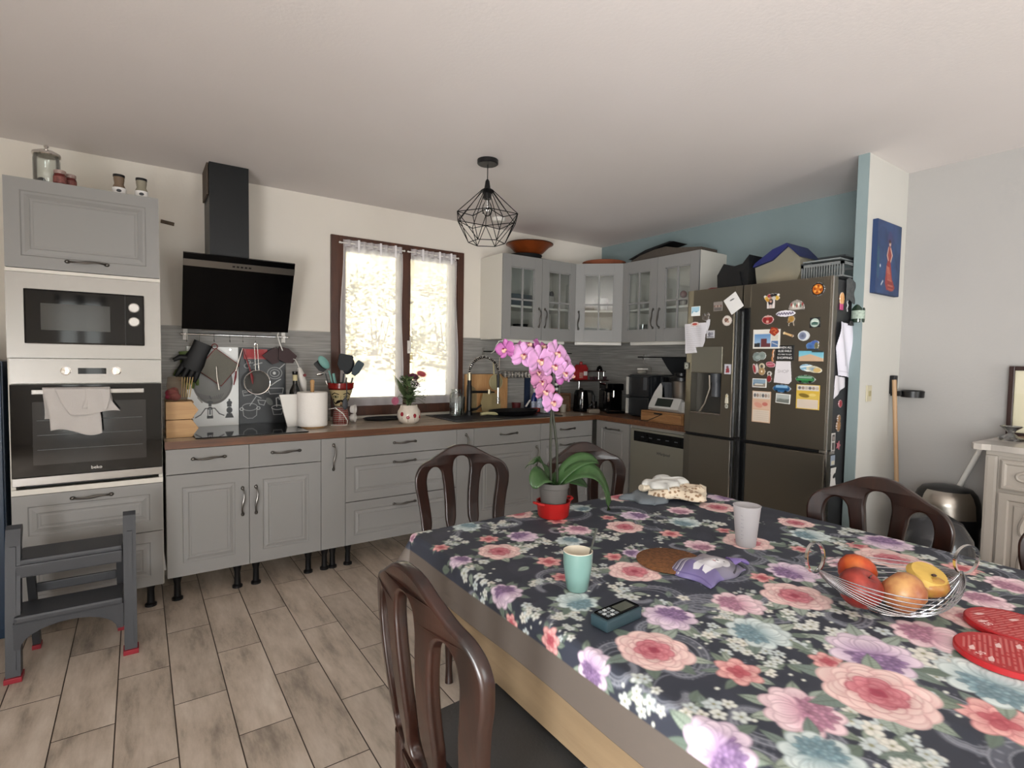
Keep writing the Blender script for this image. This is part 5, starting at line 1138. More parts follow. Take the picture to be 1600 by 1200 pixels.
mag('magnet','small doll shaped magnet low on the left fridge door','magnet',2.008,1.130,.034,.095,P_(('ell',13,10,7,8,0,'#b8a27a','#d2cbb0',1,'#4a4438',True),('poly',[(6,16),(20,16),(22,40),(4,40)],'#c9c4b2',1,True),('rect',4,44,22,56,'#9a9a8c'),('ell',13,50,8,8,0,'#5e5e58','#b8b8aa',1,None,True)),(26,60),mask=False)
mag('sticker','square grey emblem sticker at the left edge of the fridge door beside the dispenser','sticker',1.702,1.343,.034,.046,lambda c:(c.rect(0,0,26,34,'#6c6d64'),c.ell(13,17,10,12,0,'#a8a89c'),c.line([(7,20),(12,12),(14,22),(19,14)],2.5,'#4a4b44')),(26,34),.001)
# right door
def figures(c):
    c.rect(11,22,32,44,'#cfc6c2',mask=True); c.ell(21,26,7,9,0,'#2a2226'); c.ell(21,24,3,4,0,'#b58a78'); c.rect(17,32,26,42,'#2c3444'); c.ell(21,38,4,5,0,'#c8b4ac')
    for x,y,r,k in ((8,14,5,'#c9a13a'),(16,9,5,'#8c2a2e'),(24,8,5,'#1c1c20'),(33,9,6,'#141418'),(38,16,6,'#c9a13a'),(30,16,5,'#b8b4ac'),(12,20,5,'#b8862e'),(4,10,3,'#d2cec6'),(41,8,3,'#d8d4cc'),(20,15,4,'#9c7a68')): c.ell(x,y,r,r,0,k,None,1,None,True)
mag('magnet','photo magnet of a dark haired person framed by colourful blobs','magnet',2.272,1.730,.098,.096,figures,(46,46),mask=False)
mag('magnet','shell shaped souvenir magnet with tiny houses','magnet',2.417,1.697,.088,.060,lambda c:(c.ell(22,24,21,22,0,'#c5bfb6','#8a8078',1,'#4e463e',True),[c.ell(8+5*k,14+(k%2)*4,2.4,5,0,('#8f3a34','#e0dcd2','#567060')[k%3]) for k in range(7)],c.rect(0,28,44,40,'#74706a')),(44,30),mask=False)
def script_(c): c.ell(24,11,23,9,0,'#d6d2da',None,1,None,True); c.line([(3+k*2,11+3.4*math.sin(k*1.9)) for k in range(21)],2.2,'#3e2f55')
mag('magnet','white oval magnet with dark purple handwriting','magnet',2.358,1.652,.112,.042,script_,(48,22),mask=False,z=.004)
mag('magnet','round black dish magnet filled with orange food at the top right of the fridge','magnet',2.529,1.772,.072,.074,lambda c:(c.ell(20,20,19,19,0,'#1b1512',None,1,None,True),c.ell(20,20,14.5,14.5,0,'#c06a1e'),[c.ell(20+9*math.cos(k*2.4),20+9*math.sin(k*2.4),4,3,k,'#e2a04a' if k%2 else '#8f3a14') for k in range(9)]),(40,40),.008,mask=False,rough=.3)
mag('magnet','red rounded souvenir magnet with two figures','magnet',2.254,1.622,.072,.054,lambda c:(c.ell(20,15,19,14,0,'#9b2a2a',None,1,'#c9a8a8',True),c.ell(11,16,6,9,0,'#7a1c1e'),c.ell(29,16,6,9,0,'#7a1c1e'),c.line([(8,5),(32,5)],2,'#d4c4b8'),c.rect(16,18,24,25,'#c89a8a')),(40,30),mask=False)
mag('magnet','golden brown round ornament magnet with hanging threads','magnet',2.392,1.610,.060,.060,lambda c:(c.ell(20,14,12,12,0,'#8a6424','#b08a48',1,'#4e3410',True),c.ell(12,24,6,5,0,'#7a5a2c',None,1,None,True),c.line([(12,26),(10,39)],1.6,'#7d6a48',mask=True),c.line([(27,24),(30,39)],1.6,'#7d6a48',mask=True)),(40,40),.007,mask=False)
mag('magnet','small rolled parchment magnet hanging below the golden ornament','magnet',2.380,1.532,.062,.018,P_(('rect',1,2,39,10,'#c9a777',None,True),('ell',3,6,3,5,0,'#e0c79c',None,1,None,True),('ell',37,6,3,5,0,'#8f6a40',None,1,None,True)),(42,13),.008,-20,mask=False)
mag('magnet','round teal picture magnet on a black square at the right','magnet',2.519,1.593,.062,.062,lambda c:(c.poly([(4,3),(36,1),(39,35),(2,38)],'#17181a',mask=True),c.ell(20,20,15,15,0,'#a9b8ae'),c.poly([(8,22),(20,14),(32,20),(30,28),(10,28)],'#3e5c54'),c.line([(10,14),(30,16)],2,'#eef0ea')),(40,40),mask=False)
mag('magnet','white crescent moon magnet with a dark centre','magnet',2.462,1.524,.066,.058,lambda c:(c.ell(20,18,19,17,0,'#cfd2d4',None,1,'#8f9498',True),c.ell(17,18,12,13,0,'#4b5266','#8088a0')),(40,36),mask=False)
mag('magnet','white framed postcard of a dark red building under blue sky','postcard',2.250,1.510,.162,.112,lambda c:(c.rect(0,0,72,50,'#d8d4cc'),c.rect(4,12,48,46,'#5b86b4','#9db6cc'),c.rect(22,24,38,46,'#5e2c30'),c.poly([(4,36),(20,34),(20,46),(4,46)],'#23262c'),c.rect(36,36,48,46,'#5e3038'),c.rect(50,14,68,28,'#c9c2b4'),c.rect(50,30,68,46,'#4e6c96'),c.line([(52,34),(66,40)],1.5,'#d0d0d0')),(72,50))
mag('magnet','orange red polygon emblem magnet overlapping the postcard','magnet',2.299,1.552,.058,.054,lambda c:(c.poly([(8,0),(30,4),(39,20),(20,37),(0,22)],'#8f2f1c',mask=True),c.line([(8,12),(20,8),(30,16),(18,22),(26,28)],3,'#c9693a')),(40,38),.006,mask=False,z=.0052)
mag('magnet','blue and dark fish shaped souvenir magnet above the beach picture','magnet',2.512,1.476,.074,.066,lambda c:(c.ell(16,26,14,12,.6,'#2f4f86','#4f78b0',1,None,True),c.ell(28,14,11,7,0,'#3d5a9e',None,1,None,True),c.ell(33,24,6,11,0,'#45483a','#7a7248',1,None,True),c.rect(6,34,40,39,'#2a3540',None,True)),(42,40),.006,mask=False)
mag('magnet','wide turquoise beach picture magnet','magnet',2.506,1.412,.130,.056,lambda c:(c.rect(0,0,64,28,'#5fa4bc','#8fc0c4'),c.poly([(0,16),(30,8),(64,20),(64,28),(0,28)],'#bfa184'),c.rect(34,0,64,4,'#2b3a38')),(64,28))
def sign(c): c.rect(0,0,60,50,'#121314')
tt,F=mag('magnet','small black sign magnet with white capital lettering','magnet',2.362,1.430,.104,.084,sign,(60,50),.003)
for k,(s_,sz) in enumerate((('WHEN ALL',.017),('ELSE FAILS',.0175),('IT\'S TIME TO GO',.011),('SHOPPING',.019))): text('lettering',s_,sz,F@Matrix.Translation((0,.029-.0195*k,.0031)),PAPER,tt,.0003,sx=.95)
mag('magnet','thin orange and white fox shaped magnet left of the black sign','magnet',2.297,1.414,.026,.072,P_(('line',[(10,2),(6,14),(10,24),(4,34),(8,44)],6,'#b8743c',1,True),('line',[(12,4),(9,20),(12,34)],2,'#e4d8c8')),(18,48),mask=False,z=.0045)
mag('magnet','grey heart shaped pebble magnet','magnet',2.212,1.408,.086,.060,lambda c:(c.ell(14,16,13,14,0,'#5f6a66','#7b8682',1,'#3c4442',True),c.ell(30,13,12,12,0,'#6d7874','#8a948f',1,'#3c4442',True),c.ell(18,18,8,6,0,'#8f9a96')),(44,32),.006,mask=False,rough=.25)
mag('magnet','pair of red and white clog magnets','magnet',2.192,1.336,.042,.074,lambda c:(c.ell(8,22,6,18,-.25,'#8e2c34',None,1,'#d8cfc8',True),c.ell(18,20,5,16,-.25,'#c9c0ba',None,1,'#7a3038',True)),(26,44),mask=False)
mag('magnet','brass padlock shaped magnet','magnet',2.234,1.333,.046,.076,lambda c:(c.ell(13,12,10,11,0,'#b9ab8e',None,1,None,True),c.ell(13,12,5,6,0,'#4c4a44'),c.ell(14,30,12,13,0,'#8a6a44','#a88a60',1,'#5a442a',True),c.ell(14,30,3,4,0,'#e0d4bc')),(28,46),.007,mask=False,z=.0045)
mag('magnet','pink shell shaped magnet beside the padlock','magnet',2.284,1.362,.058,.040,lambda c:(c.ell(18,12,17,10,.2,'#b4616e','#8f3c4c',1,'#d9a0a4',True),c.line([(5,12),(30,10)],1.5,'#dba9ac')),(36,25),.006,mask=False,z=.0045)
mag('magnet','small red padlock magnet below the pink shell','magnet',2.277,1.292,.034,.066,lambda c:(c.ell(11,9,8,8,0,'#b8b0a8',None,1,None,True),c.ell(11,9,4,4,0,'#4c4a44'),c.ell(11,27,9,12,0,'#7c1e22',None,1,'#4a1014',True)),(22,40),.006,mask=False)
tt,F=mag('notepad','small white notepad headed SHOP hanging under the black sign','notepad',2.357,1.318,.102,.128,P_(('poly',[(6,0),(54,0),(60,66),(50,76),(0,72),(4,20)],'#d2cdd0',1,True)),(60,76),.003,0,mask=False,z=.0048)
text('lettering','SHOP',.026,F@Matrix.Translation((.002,.006,.0032)),mat('faint grey print',"#a09c9e",.8),tt,.0002)
mag('magnet','blue and tan island shaped souvenir magnet','magnet',2.507,1.345,.118,.054,lambda c:(c.ell(20,12,19,10,.1,'#7ea9c0',None,1,None,True),c.ell(38,16,20,9,.2,'#3f7fa6','#cfc4a0',1,None,True),c.ell(46,18,10,6,0,'#c2a468',None,1,None,True),c.line([(4,10),(30,6)],3,'#e4e8e8'),c.poly([(10,16),(30,20),(24,26)],'#e6e6e0')),(58,28),.006,mask=False)
mag('magnet','green camper van shaped magnet','magnet',2.482,1.287,.108,.050,lambda c:(c.ell(27,14,26,12,0,'#256038',None,1,'#0f2a18',True),c.rect(8,6,46,12,'#7fa08c'),c.rect(4,14,50,18,'#3f8a50'),c.ell(14,22,4,4,0,'#141614'),c.ell(40,22,4,4,0,'#141614')),(54,27),.008,mask=False,rough=.3)
mag('magnet','blue van shaped magnet below the notepad','magnet',2.353,1.228,.104,.052,lambda c:(c.ell(26,14,25,12,0,'#2b5f8e',None,1,'#12283c',True),c.rect(10,5,44,12,'#86aecb'),c.rect(4,15,48,19,'#1b4468'),c.ell(12,23,4,4,0,'#101416'),c.ell(38,23,4,4,0,'#101416')),(52,28),.008,mask=False,rough=.3)
mag('magnet','small grey landscape photo magnet under the blue van','magnet',2.362,1.170,.082,.054,landscape('#a8aca8','#6c706a','#888c86'),(44,30),rotd=-3)
mag('magnet','coastal town picture magnet under the padlocks','magnet',2.218,1.252,.086,.052,landscape('#7e94a4','#8a8074','#5a7890',extra=lambda c:c.rect(8,16,34,20,'#d0ccc0')),(44,28))
def calendar(img,frame):
    def f(c):
        c.rect(0,0,60,100,frame); c.rect(2,2,58,24,'#c9c2ba'); 
        for k in range(6): c.ell(8+9*k,13,4,6,0,('#5a5a5e','#8f7c70','#b0a498')[k%3])
        c.rect(2,30,58,56,img[0],img[1]); c.ell(20,44,14,8,.3,img[2]); c.ell(42,40,9,6,0,img[3]); c.rect(3,60,57,97,'#cfc0b0')
        for r in range(5): c.line([(6,65+r*6.4),(54,65+r*6.4)],.9,'#b3a090')
    return f
mag('calendar','salmon pink magnetic calendar card at the lower left of the right fridge door','calendar',2.234,1.112,.112,.184,calendar(('#c9a08a','#cfae98','#c98f7c','#b86a60'),'#c8a78c'),(60,100),.003)
mag('calendar','yellow framed magnetic calendar card at the right of the fridge door','calendar',2.498,1.188,.124,.134,calendar(('#c9a53c','#cdb25a','#7a6420','#d9c070'),'#cdaa40'),(60,100),.003)
# side face of the fridge (faces the camera side)
FSd=FR((0,fy1,0),(1,0,0),(0,-1,0))   # u=x, v=z
SG='magnets on the side of the fridge'
def sm(name,label,cat,su,sv,w,h,paint,res,**k):
    k.setdefault('group',SG); k.setdefault('mask',False); return mag(name,label,cat,su,sv,w,h,paint,res,M=FSd@Matrix.Translation((0,0,-.0035)),**k)
sm('magnet','orange and pink popsicle shaped magnet high on the fridge side','magnet',-.735,1.71,.055,.10,lambda c:(c.ell(13,18,11,17,0,'#c2763a','#d8a060',1,None,True),c.rect(5,32,21,48,'#b84a78',None,True),c.line([(13,6),(13,30)],3,'#e8c89c')),(26,50),th=.006)
sm('magnet','small white squiggle magnet on the dark fridge side','magnet',-.665,1.70,.035,.09,lambda c:c.line([(10,4),(16,10),(8,18),(16,26),(8,34),(14,42)],3,'#a8a8a8',mask=True),(24,46),th=.005)
t=thing('bottle_opener','green bottle shaped bottle opener hanging on the fridge side','bottle opener',(-.60,fy1-.02,1.60),SG)
BG=mat('green bottle glass',"#1c3024",.15,coat=.5)
part('body',MB().lathe([(0,0),(.03,0),(.032,.01),(.032,.075),(.014,.105),(.012,.14),(0,.141)],(-.612,fy1-.034,1.60),20),BG,t,True); part('paper_label',MB().lathe([(.0325,.02),(.0325,.065)],(-.612,fy1-.034,1.60),20,cap=False),mat('pale green label',"#9aa89c",.6,var=.3,vscale=80),t); part('cap',MB().lathe([(.014,.13),(.014,.147),(0,.148)],(-.612,fy1-.034,1.60),14),WHP,t,True)
def papers(c): c.poly([(10,0),(56,6),(58,90),(70,128),(14,122),(0,60)],'#d3d1dc',mask=True); c.line([(14,6),(30,100)],2,'#9c9aac'); c.line([(16,112),(64,118)],1.2,'#a8a6b4')
sm('paper_stack','sheaf of white papers clipped to the fridge side','papers',-.685,1.447,.20,.31,papers,(72,130),th=.004,curl=.014,z=.006)
sm('paper_stack','smaller white sheet hanging below the sheaf on the fridge side','papers',-.72,1.245,.13,.13,P_(('poly',[(4,0),(54,6),(52,30),(26,44),(6,60)],'#cfccd2',1,True)),(56,62),th=.002,curl=.006)
sm('clip','black bulldog clip holding the papers on the fridge side','clip',-.672,1.595,.05,.04,P_(('poly',[(2,20),(8,4),(22,8),(26,22)],'#1a1a1c',1,True)),(28,26),th=.012,z=.022)
sm('magnet','small red apple shaped magnet on the fridge side','magnet',-.70,1.155,.045,.05,P_(('ell',12,14,10,11,0,'#7c1e28','#a03a44',1,None,True)),(24,28),th=.006)
sm('magnet','small tan teddy bear magnet on the fridge side','magnet',-.712,1.05,.055,.10,P_(('ell',14,12,8,9,0,'#a07850','#7d5a38',1,None,True),('ell',13,32,11,14,0,'#a07850','#7d5a38',1,None,True)),(28,48),th=.008)
sm('magnet','black and white photo strip magnet on the fridge side','magnet',-.755,.945,.042,.10,lambda c:(c.rect(0,0,22,50,'#bab6b2',mask=True),c.rect(3,4,19,22,'#4a4644'),c.rect(3,26,19,46,'#55504e'),c.ell(11,14,5,6,0,'#8f8680')),(22,50),th=.002)
sm('magnet','pink starfish shaped magnet on the fridge side','magnet',-.705,.925,.055,.055,lambda c:c.poly([(14+ (13 if k%2==0 else 6)*math.cos(k*PI/5),14+(13 if k%2==0 else 6)*math.sin(k*PI/5)) for k in range(10)],'#a4606a',mask=True),(28,28),th=.005,z=.0035)
sm('magnet','small grey blue picture magnet low on the fridge side','magnet',-.752,.845,.045,.055,lambda c:(c.rect(0,0,26,30,'#8c96a6',mask=True),c.rect(2,16,24,28,'#c4bca8')),(26,30),th=.003)
sm('paper_note','torn white receipt lowest on the fridge side','paper',-.735,.735,.085,.135,P_(('poly',[(4,0),(34,0),(28,22),(38,66),(0,66),(6,30)],'#cfccc8',1,True),('ell',26,22,11,6,-.5,'#1c1c1e')),(40,68),th=.001)
# things on top of the fridge
t=thing('cool_bag','black soft bag with two raised corners on top of the fridge','bag',(-.68,-1.98,ft))
FT=FR((0,0,0),(0,-1,0),(-1,0,0))
part('front_panel',MB(FT).prism([(1.86,1.842),(1.855,1.93),(1.90,2.00),(1.97,1.975),(2.03,1.985),(2.074,2.035),(2.07,1.842)],.55,.77,'z'),mat('black nylon',"#0f1012",.5,bump=.3,bscale=20),t)
part('pocket',MB(FT).prism([(1.87,1.85),(1.875,1.91),(1.90,1.935),(2.02,1.935),(2.04,1.85)],.771,.785,'z'),mat('black nylon',"#0f1012",.5,bump=.3,bscale=20),t)
t=thing('storage_tub','clear plastic tub with blue lid tilted on top of the fridge','tub',(-.66,-2.22,ft))
TB=sheer('cloudy plastic',"#b9b4a2",.78)
part('body',MB(FT).prism([(2.10,1.845),(2.085,1.955),(2.20,1.985),(2.29,2.055),(2.355,1.985),(2.365,1.905),(2.34,1.845)],.50,.72,'z'),TB,t)
part('lid',MB(FT).prism([(2.078,1.958),(2.09,1.98),(2.20,2.05),(2.285,2.075),(2.34,2.015),(2.366,1.985),(2.29,2.058),(2.20,1.988)],.49,.735,'z'),mat('navy plastic lid',"#20265a",.4),t)
part('contents',MB(FT).prism([(2.13,1.85),(2.14,1.90),(2.22,1.93),(2.30,1.92),(2.34,1.85)],.53,.68,'z'),mat('ochre packets',"#a5875a",.7),t)
t=thing('crate','grey slatted plastic crate with stacked lids on top of the fridge','crate',(-.62,-2.47,ft))
GC=mat('grey crate plastic',"#6f7272",.5)
mb=MB(FT); mb.box(2.375,2.60,ft+.008,ft+.016,.48,.74)
mb.box(2.375,2.60,ft+.075,ft+.09,.725,.74);mb.box(2.375,2.60,ft+.075,ft+.09,.48,.495);mb.box(2.375,2.39,ft+.075,ft+.09,.48,.74);mb.box(2.585,2.60,ft+.075,ft+.09,.48,.74)
for k in range(17): mb.box(2.377+k*.0136,2.383+k*.0136,ft+.016,ft+.075,.730,.738)
for k in range(10): mb.box(2.377,2.383,ft+.016,ft+.075,.50+k*.024,.507+k*.024)
part('slatted_body',mb,GC,t)
for k,(a_,b_,cc) in enumerate(((2.37,2.43,'#33373a'),(2.38,2.58,'#7b8080'),(2.46,2.605,'#2e3234'))): part('lid',MB(FT).box(a_,b_,ft+.092+.012*k,ft+.101+.012*k,.50,.73,.003),mat('lid '+cc,cc,.4),t)
single('red_tray',MB(FT).prism([(1.72,1.842),(1.80,1.86),(1.88,1.855),(1.88,1.842)],.45,.75,'z'),mat('dull red tray',"#8a2f3a",.5),'edge of a flat red tray under the black bag on the fridge','tray')
t=thing('hanging_net','grey bundle of bags hanging at the top rear corner of the fridge side','bag',(-.55,fy1-.02,1.75))
mb=MB(); mb.grid(18,14,lambda u,v:(-.70+.16*u,fy1-.006-.012*math.sin(u*PI)*(1+.3*math.sin(v*9)),1.83-.12*v+.01*math.sin(u*11))); part('cloth',mb,mat('grey net bag',"#47494a",.8,bump=.8,bscale=60),t,True,sol=.004)

# ================================================================== RIGHT SIDE
cv=CV(90,110,'#1f355c')
for k in range(60): cv.ell(random.uniform(0,90),random.uniform(0,110),random.uniform(6,16),random.uniform(10,26),0,random.choice(['#24416c','#1a2f55','#2d4a78','#324472','#1c4062']),al=.35)
cv.ell(46,26,9,14,.1,'#4b3a66',al=.5)
cv.ell(47,31,3.4,4.2,0,'#c8a898');cv.ell(46,28,4,3,0,'#3a1c1c');cv.poly([(43,36),(50,36),(55,50),(50,60),(40,60),(38,50)],'#8a3a36');cv.line([(50,38),(57,48),(52,58)],2.4,'#d2b0a0');cv.line([(42,38),(38,50),(44,58)],2.4,'#c9a494')
cv.poly([(40,58),(51,58),(60,84),(72,98),(60,104),(40,102),(34,92),(36,74)],'#8c3230')
for k in range(14): cv.line([(37+k*.8,64+k*2.8),(46+k*1.6,66+k*2.7)],1.6,random.choice(['#b0604e','#6e2226','#c07a66']),.8)
cv.line([(20,96),(26,90)],2,'#cfd2da');cv.ell(14,68,1.6,2.2,0,'#d8dce0')
for k in range(5): cv.line([(3+k,40+k*9),(7,50+k*9)],2,'#2f6a64',.6)
t=thing('painting','blue canvas painting of a dancer in a ruffled red dress on the partition wall','painting',(-.395,-2.675,1.76))
part('canvas_block',MB().box(-.556,-.236,-2.685,-2.660,1.765,2.165,.002),mat('canvas edge blue',"#22365c",.7),t)
painted('painted_front',cv,.318,.398,FR((-.396,-2.6855,1.965),(1,0,0),(0,-1,0)),t,.0008,.5)
t=thing('light_switch','small cream light switch on the partition wall','switch',(-.515,-2.665,1.19))
part('plate',MB().box(-.545,-.485,-2.668,-2.6605,1.165,1.255,.003),mat('aged cream plastic',"#bdb59d",.5),t); part('button',MB().box(-.528,-.502,-2.672,-2.668,1.195,1.225,.002),mat('button ochre',"#9f9673",.5),t)
t=thing('broom','broom with pale wooden handle leaning in the corner by the partition','broom',(-.10,-2.75,0))
part('handle',MB().cyl((-.235,-2.685,1.285),(-.21,-2.752,.08),.0115,14),mat('pale broom wood',"#ad8c6a",.5),t,True)
part('head',MB().box(-.30,-.15,-2.79,-2.70,.03,.09,.01),BLK,t); part('bristles',MB().box(-.295,-.155,-2.785,-2.705,0,.03),mat('dark bristles',"#2a2624",.9,bump=1,bscale=300),t)
t=thing('wall_holder','black plastic wall holder with a projecting ring near the corner','holder',(-.20,-2.69,1.2))
part('back_plate',MB().box(-.235,-.195,-2.69,-2.6605,1.20,1.31,.008),BLK,t)
part('ring',MB().lathe([(.050,-.018),(.056,-.02),(.058,.016),(.052,.02),(.048,.016),(.046,-.016),(.050,-.018)],(-.165,-2.755,1.205),30,cap=False),BLK,t,True); part('arm',MB().box(-.225,-.16,-2.72,-2.665,1.19,1.22,.004),BLK,t)
# pedal bin
t=thing('pedal_bin','black pedal bin with dull steel domed lid in the corner','bin',(-.29,-2.975,0))
bxx,byy=-.29,-2.975
part('body',MB().lathe([(0,0),(.135,0),(.14,.02),(.14,.50),(.145,.53),(0,.53)],(bxx,byy,0),36),BLKM,t,True)
part('lid_ring',MB().lathe([(.147,.53),(.150,.56),(.142,.65),(.128,.69),(.108,.715),(.06,.728),(0,.732)],(bxx,byy,0),36,cap=False),BLK,t,True)
part('steel_lid',MB().grid(20,12,lambda u,v:(bxx+(.003+float(np.interp(.575+v*.135,[.56,.65,.69,.715],[.150,.142,.128,.108])))*math.cos(R(200+(u-.5)*100)),byy+(.003+float(np.interp(.575+v*.135,[.56,.65,.69,.715],[.150,.142,.128,.108])))*math.sin(R(200+(u-.5)*100)),.575+v*.135)),mat('dull steel lid',"#aaa39a",.3,1),t,True)
# laundry basket / vacuum in front
t=thing('vacuum_cleaner','grey rounded vacuum cleaner with dark dome standing on the floor behind the chair','vacuum',(-.74,-3.055,0))
vx2,vy2=-.74,-3.055
part('body',MB().lathe([(0,.04),(.16,.05),(.175,.12),(.18,.24),(.18,.36),(.165,.45),(.14,.49),(0,.50)],(vx2,vy2,0),40,sy=1.0),mat('grey shell plastic',"#7f8285",.35),t,True)
part('dome',MB().lathe([(.160,.43),(.165,.47),(.150,.56),(.11,.63),(.05,.665),(0,.67)],(vx2,vy2,0),40),mat('dark smoked dome',"#2f3033",.2,coat=.3),t,True)
part('rim',MB().torus((vx2,vy2,.445),.172,.010,'z',40,8),mat('silver grey rim',"#a5a8aa",.3,.4),t,True)
for a in (40,140,220,320): part('wheel',MB().cyl((vx2+.15*math.cos(R(a)),vy2+.15*math.sin(R(a))-.012,.035),(vx2+.15*math.cos(R(a)),vy2+.15*math.sin(R(a))+.012,.035),.035,16),BLK,t,True)
single('vacuum_tube',MB().cyl((-.116,-3.065,.93),(-.118,-2.72,.0),.013,12),WHP,'pale plastic tube leaning behind the pedal bin','tube',None,True)
# sideboard
SB=mat('taupe painted wood',"#a39b92",.45,bump=.04,bscale=200)
MAR=mat('grey veined marble',"#b2aba4",.25,var=.22,vscale=5)
t=thing('sideboard','ornate taupe painted sideboard with grey marble top at the right','sideboard',(-.33,-3.75,0))
sf=-.55
part('body',MB().box(sf,-.115,-4.38,-3.195,.12,.975,.006),SB,t)
tp=[(-.112,-4.45),(-.112,-3.15),(-.56,-3.135),(-.590,-3.15),(-.592,-3.18),(-.575,-3.21)]+[(-.578-.012*math.sin(k*PI/3)**2,-3.21-k*.10) for k in range(1,12)]+[(-.60,-4.45)]
part('marble_top',MB().prism(tp,.977,1.005,'z'),MAR,t)
part('cornice',MB().box(sf-.012,-.115,-4.39,-3.19,.955,.976,.004),SB,t)
part('corner_post',MB().box(sf-.010,sf+.05,-3.235,-3.187,.0,.955,.012),SB,t);part('corner_post',MB().box(sf-.010,sf+.05,-4.385,-4.34,.0,.955,.012),SB,t)
SF=FR((sf,0,0),(0,-1,0),(-1,0,0))
for u0,u1 in ((3.245,3.78),(3.79,4.33)):
    d=part('drawer',MB(SF).front(u0,u1,.80,.94,0,.014,[(.008,.006),(.016,.006),(.024,0)]),SB,t)
    um=(u0+u1)/2
    part('moulding',MB(SF).tube([(um+.21*math.cos(a)*(1 if abs(math.cos(a))>.2 else 1),.868+.045*math.sin(a)*(1+.25*math.cos(4*a)),.015) for a in [2*PI*k/40 for k in range(40)]],.007,8,closed=True),SB,d,True)
    part('handle',MB(SF).tube([(um-.05,.868,.016),(um-.045,.855,.032),(um,.848,.036),(um+.045,.855,.032),(um+.05,.868,.016)],.005,8),mat('pale bronze',"#8d8577",.3,.8),d,True)
    d=part('door',MB(SF).front(u0,u1,.14,.785,0,.016,[(.030,0),(.036,-.010),(.05,-.010),(.056,-.004)]),SB,t)
    pts=[]
    L_=[(0,.0),(.0,.06),(.0,.30),(.03,.36),(.03,.40),(.0,.425),(.0,.47),(.03,.53),(.09,.55),(.14,.54),(.20,.57)]
    a0,a1=u0+.085,u1-.085
    for s_ in (1,-1):
        pts=[]
        base=a0 if s_==1 else a1
        ctrl=[(base+s_*q[0],.185+q[1]) for q in L_]
        for i in range(len(ctrl)-1):
            p0=ctrl[max(0,i-1)];p1=ctrl[i];p2=ctrl[i+1];p3=ctrl[min(len(ctrl)-1,i+2)]
            for k in range(6):
                q=k/6; f=lambda a,b,c,d_:.5*((2*b)+(-a+c)*q+(2*a-5*b+4*c-d_)*q*q+(-a+3*b-3*c+d_)*q**3)
                pts.append((f(p0[0],p1[0],p2[0],p3[0]),f(p0[1],p1[1],p2[1],p3[1]),.010))
        part('moulding',MB(SF).tube(pts,.012,8),SB,d,True)
    part('knob',MB(SF).sph((u1-.02 if u0<3.5 else u0+.02,.5,.022),.010),mat('pale bronze',"#8d8577",.3,.8),d,True)
part('plinth',MB().box(sf+.01,-.12,-4.37,-3.2,.0,.12,.004),SB,t)
# framed picture on the sideboard + small glass dish
cv=CV(60,80,'#c9c2a8'); cv.rect(0,0,60,30,'#cdc6ae'); cv.ell(40,12,22,10,0,'#d0c68c',al=.7); cv.rect(24,34,60,44,'#8b8570');cv.rect(26,42,60,58,'#7f7a6e');cv.ell(44,60,14,9,0,'#6e6960');cv.rect(22,66,60,72,'#b8b09a');cv.rect(34,28,50,35,'#1c3434')
t=thing('picture_frame','dark mahogany framed picture standing on the sideboard against the wall','picture',(-.13,-3.30,1.006))
mb=MB(FR((-.125,0,0),(0,-1,0),(-1,0,0))); u0,u1,v0,v1=3.165,3.47,1.010,1.375
for a,b,c,d in ((u0,u0+.022,v0,v1),(u1-.022,u1,v0,v1),(u0+.022,u1-.022,v0,v0+.022),(u0+.022,u1-.022,v1-.022,v1)): mb.box(a,b,c,d,0,.018,.003)
part('frame',mb,mat('mahogany frame',"#2c1814",.35),t)
painted('picture',cv,.262,.322,FR((-.129,-(u0+u1)/2,(v0+v1)/2),(0,-1,0),(-1,0,0)),t,.001,.3)
single('glass_dish',MB().lathe([(0,0),(.04,0),(.05,.012),(.03,.02),(.012,.035),(.02,.05),(.045,.07),(.043,.071),(.012,.05),(0,.04)],(-.30,-3.22,1.0055),24),glassm('frosted glass',(.8,.82,.84),.4),'small frosted glass dish at the left end of the sideboard','dish',None,True)
single('wooden_dish',MB().lathe([(0,0),(.06,0),(.08,.012),(.078,.014),(0,.006)],(-.22,-3.30,1.0055),28),mat('brown turned wood',"#6b4a38",.5),'flat brown wooden dish in front of the picture frame','dish',None,True)

# ================================================================== STEP STOOL
t=thing('step_stool','dark grey plastic two-step folding stool with red feet in front of the oven','stool',(-4.1,-.88,0))
for x in (-4.295,-3.898):
    s_=1 if x<-4 else -1
    mb=MB(FR((x-.022,0,0),(0,-1,0),(-1,0,0)))
    mb=MB(); 
    pr=[(-1.035,.018),(-.985,.018),(-.955,.30),(-.925,.55),(-.895,.605),(-.90,.625),(-.925,.632),(-.948,.618),(-.968,.55),(-1.01,.25)]
    mb.prism([(y,z) for y,z in pr],x-.024,x+.024,'x'); r_=part('side_rail',mb,DKPL,t)
    part('grip_rib',MB().prism([(-1.028,.05),(-1.036,.05),(-.975,.55),(-.967,.55)],x-.010,x+.010,'x'),DKPL,r_)
    part('foot',MB().box(x-.029,x+.029,-1.045,-.975,0,.022,.004),mat('red rubber foot',"#8f1f2c",.5),t)
    part('rear_leg',MB().prism([(-.75,.018),(-.715,.018),(-.86,.47),(-.90,.47)],x+s_*.026,x+s_*.054,'x'),DKPL,t)
    part('foot',MB().box(x+s_*.024,x+s_*.056,-.76,-.705,0,.02,.003),mat('red rubber foot',"#8f1f2c",.5),t)
part('upper_step',MB().box(-4.29,-3.926,-.975,-.775,.452,.490,.012),DKPL,t)
part('upper_apron',MB().box(-4.29,-3.926,-.985,-.965,.415,.47,.006),DKPL,t)
part('lower_step',MB().box(-4.29,-3.926,-1.03,-.85,.235,.268,.010),DKPL,t)
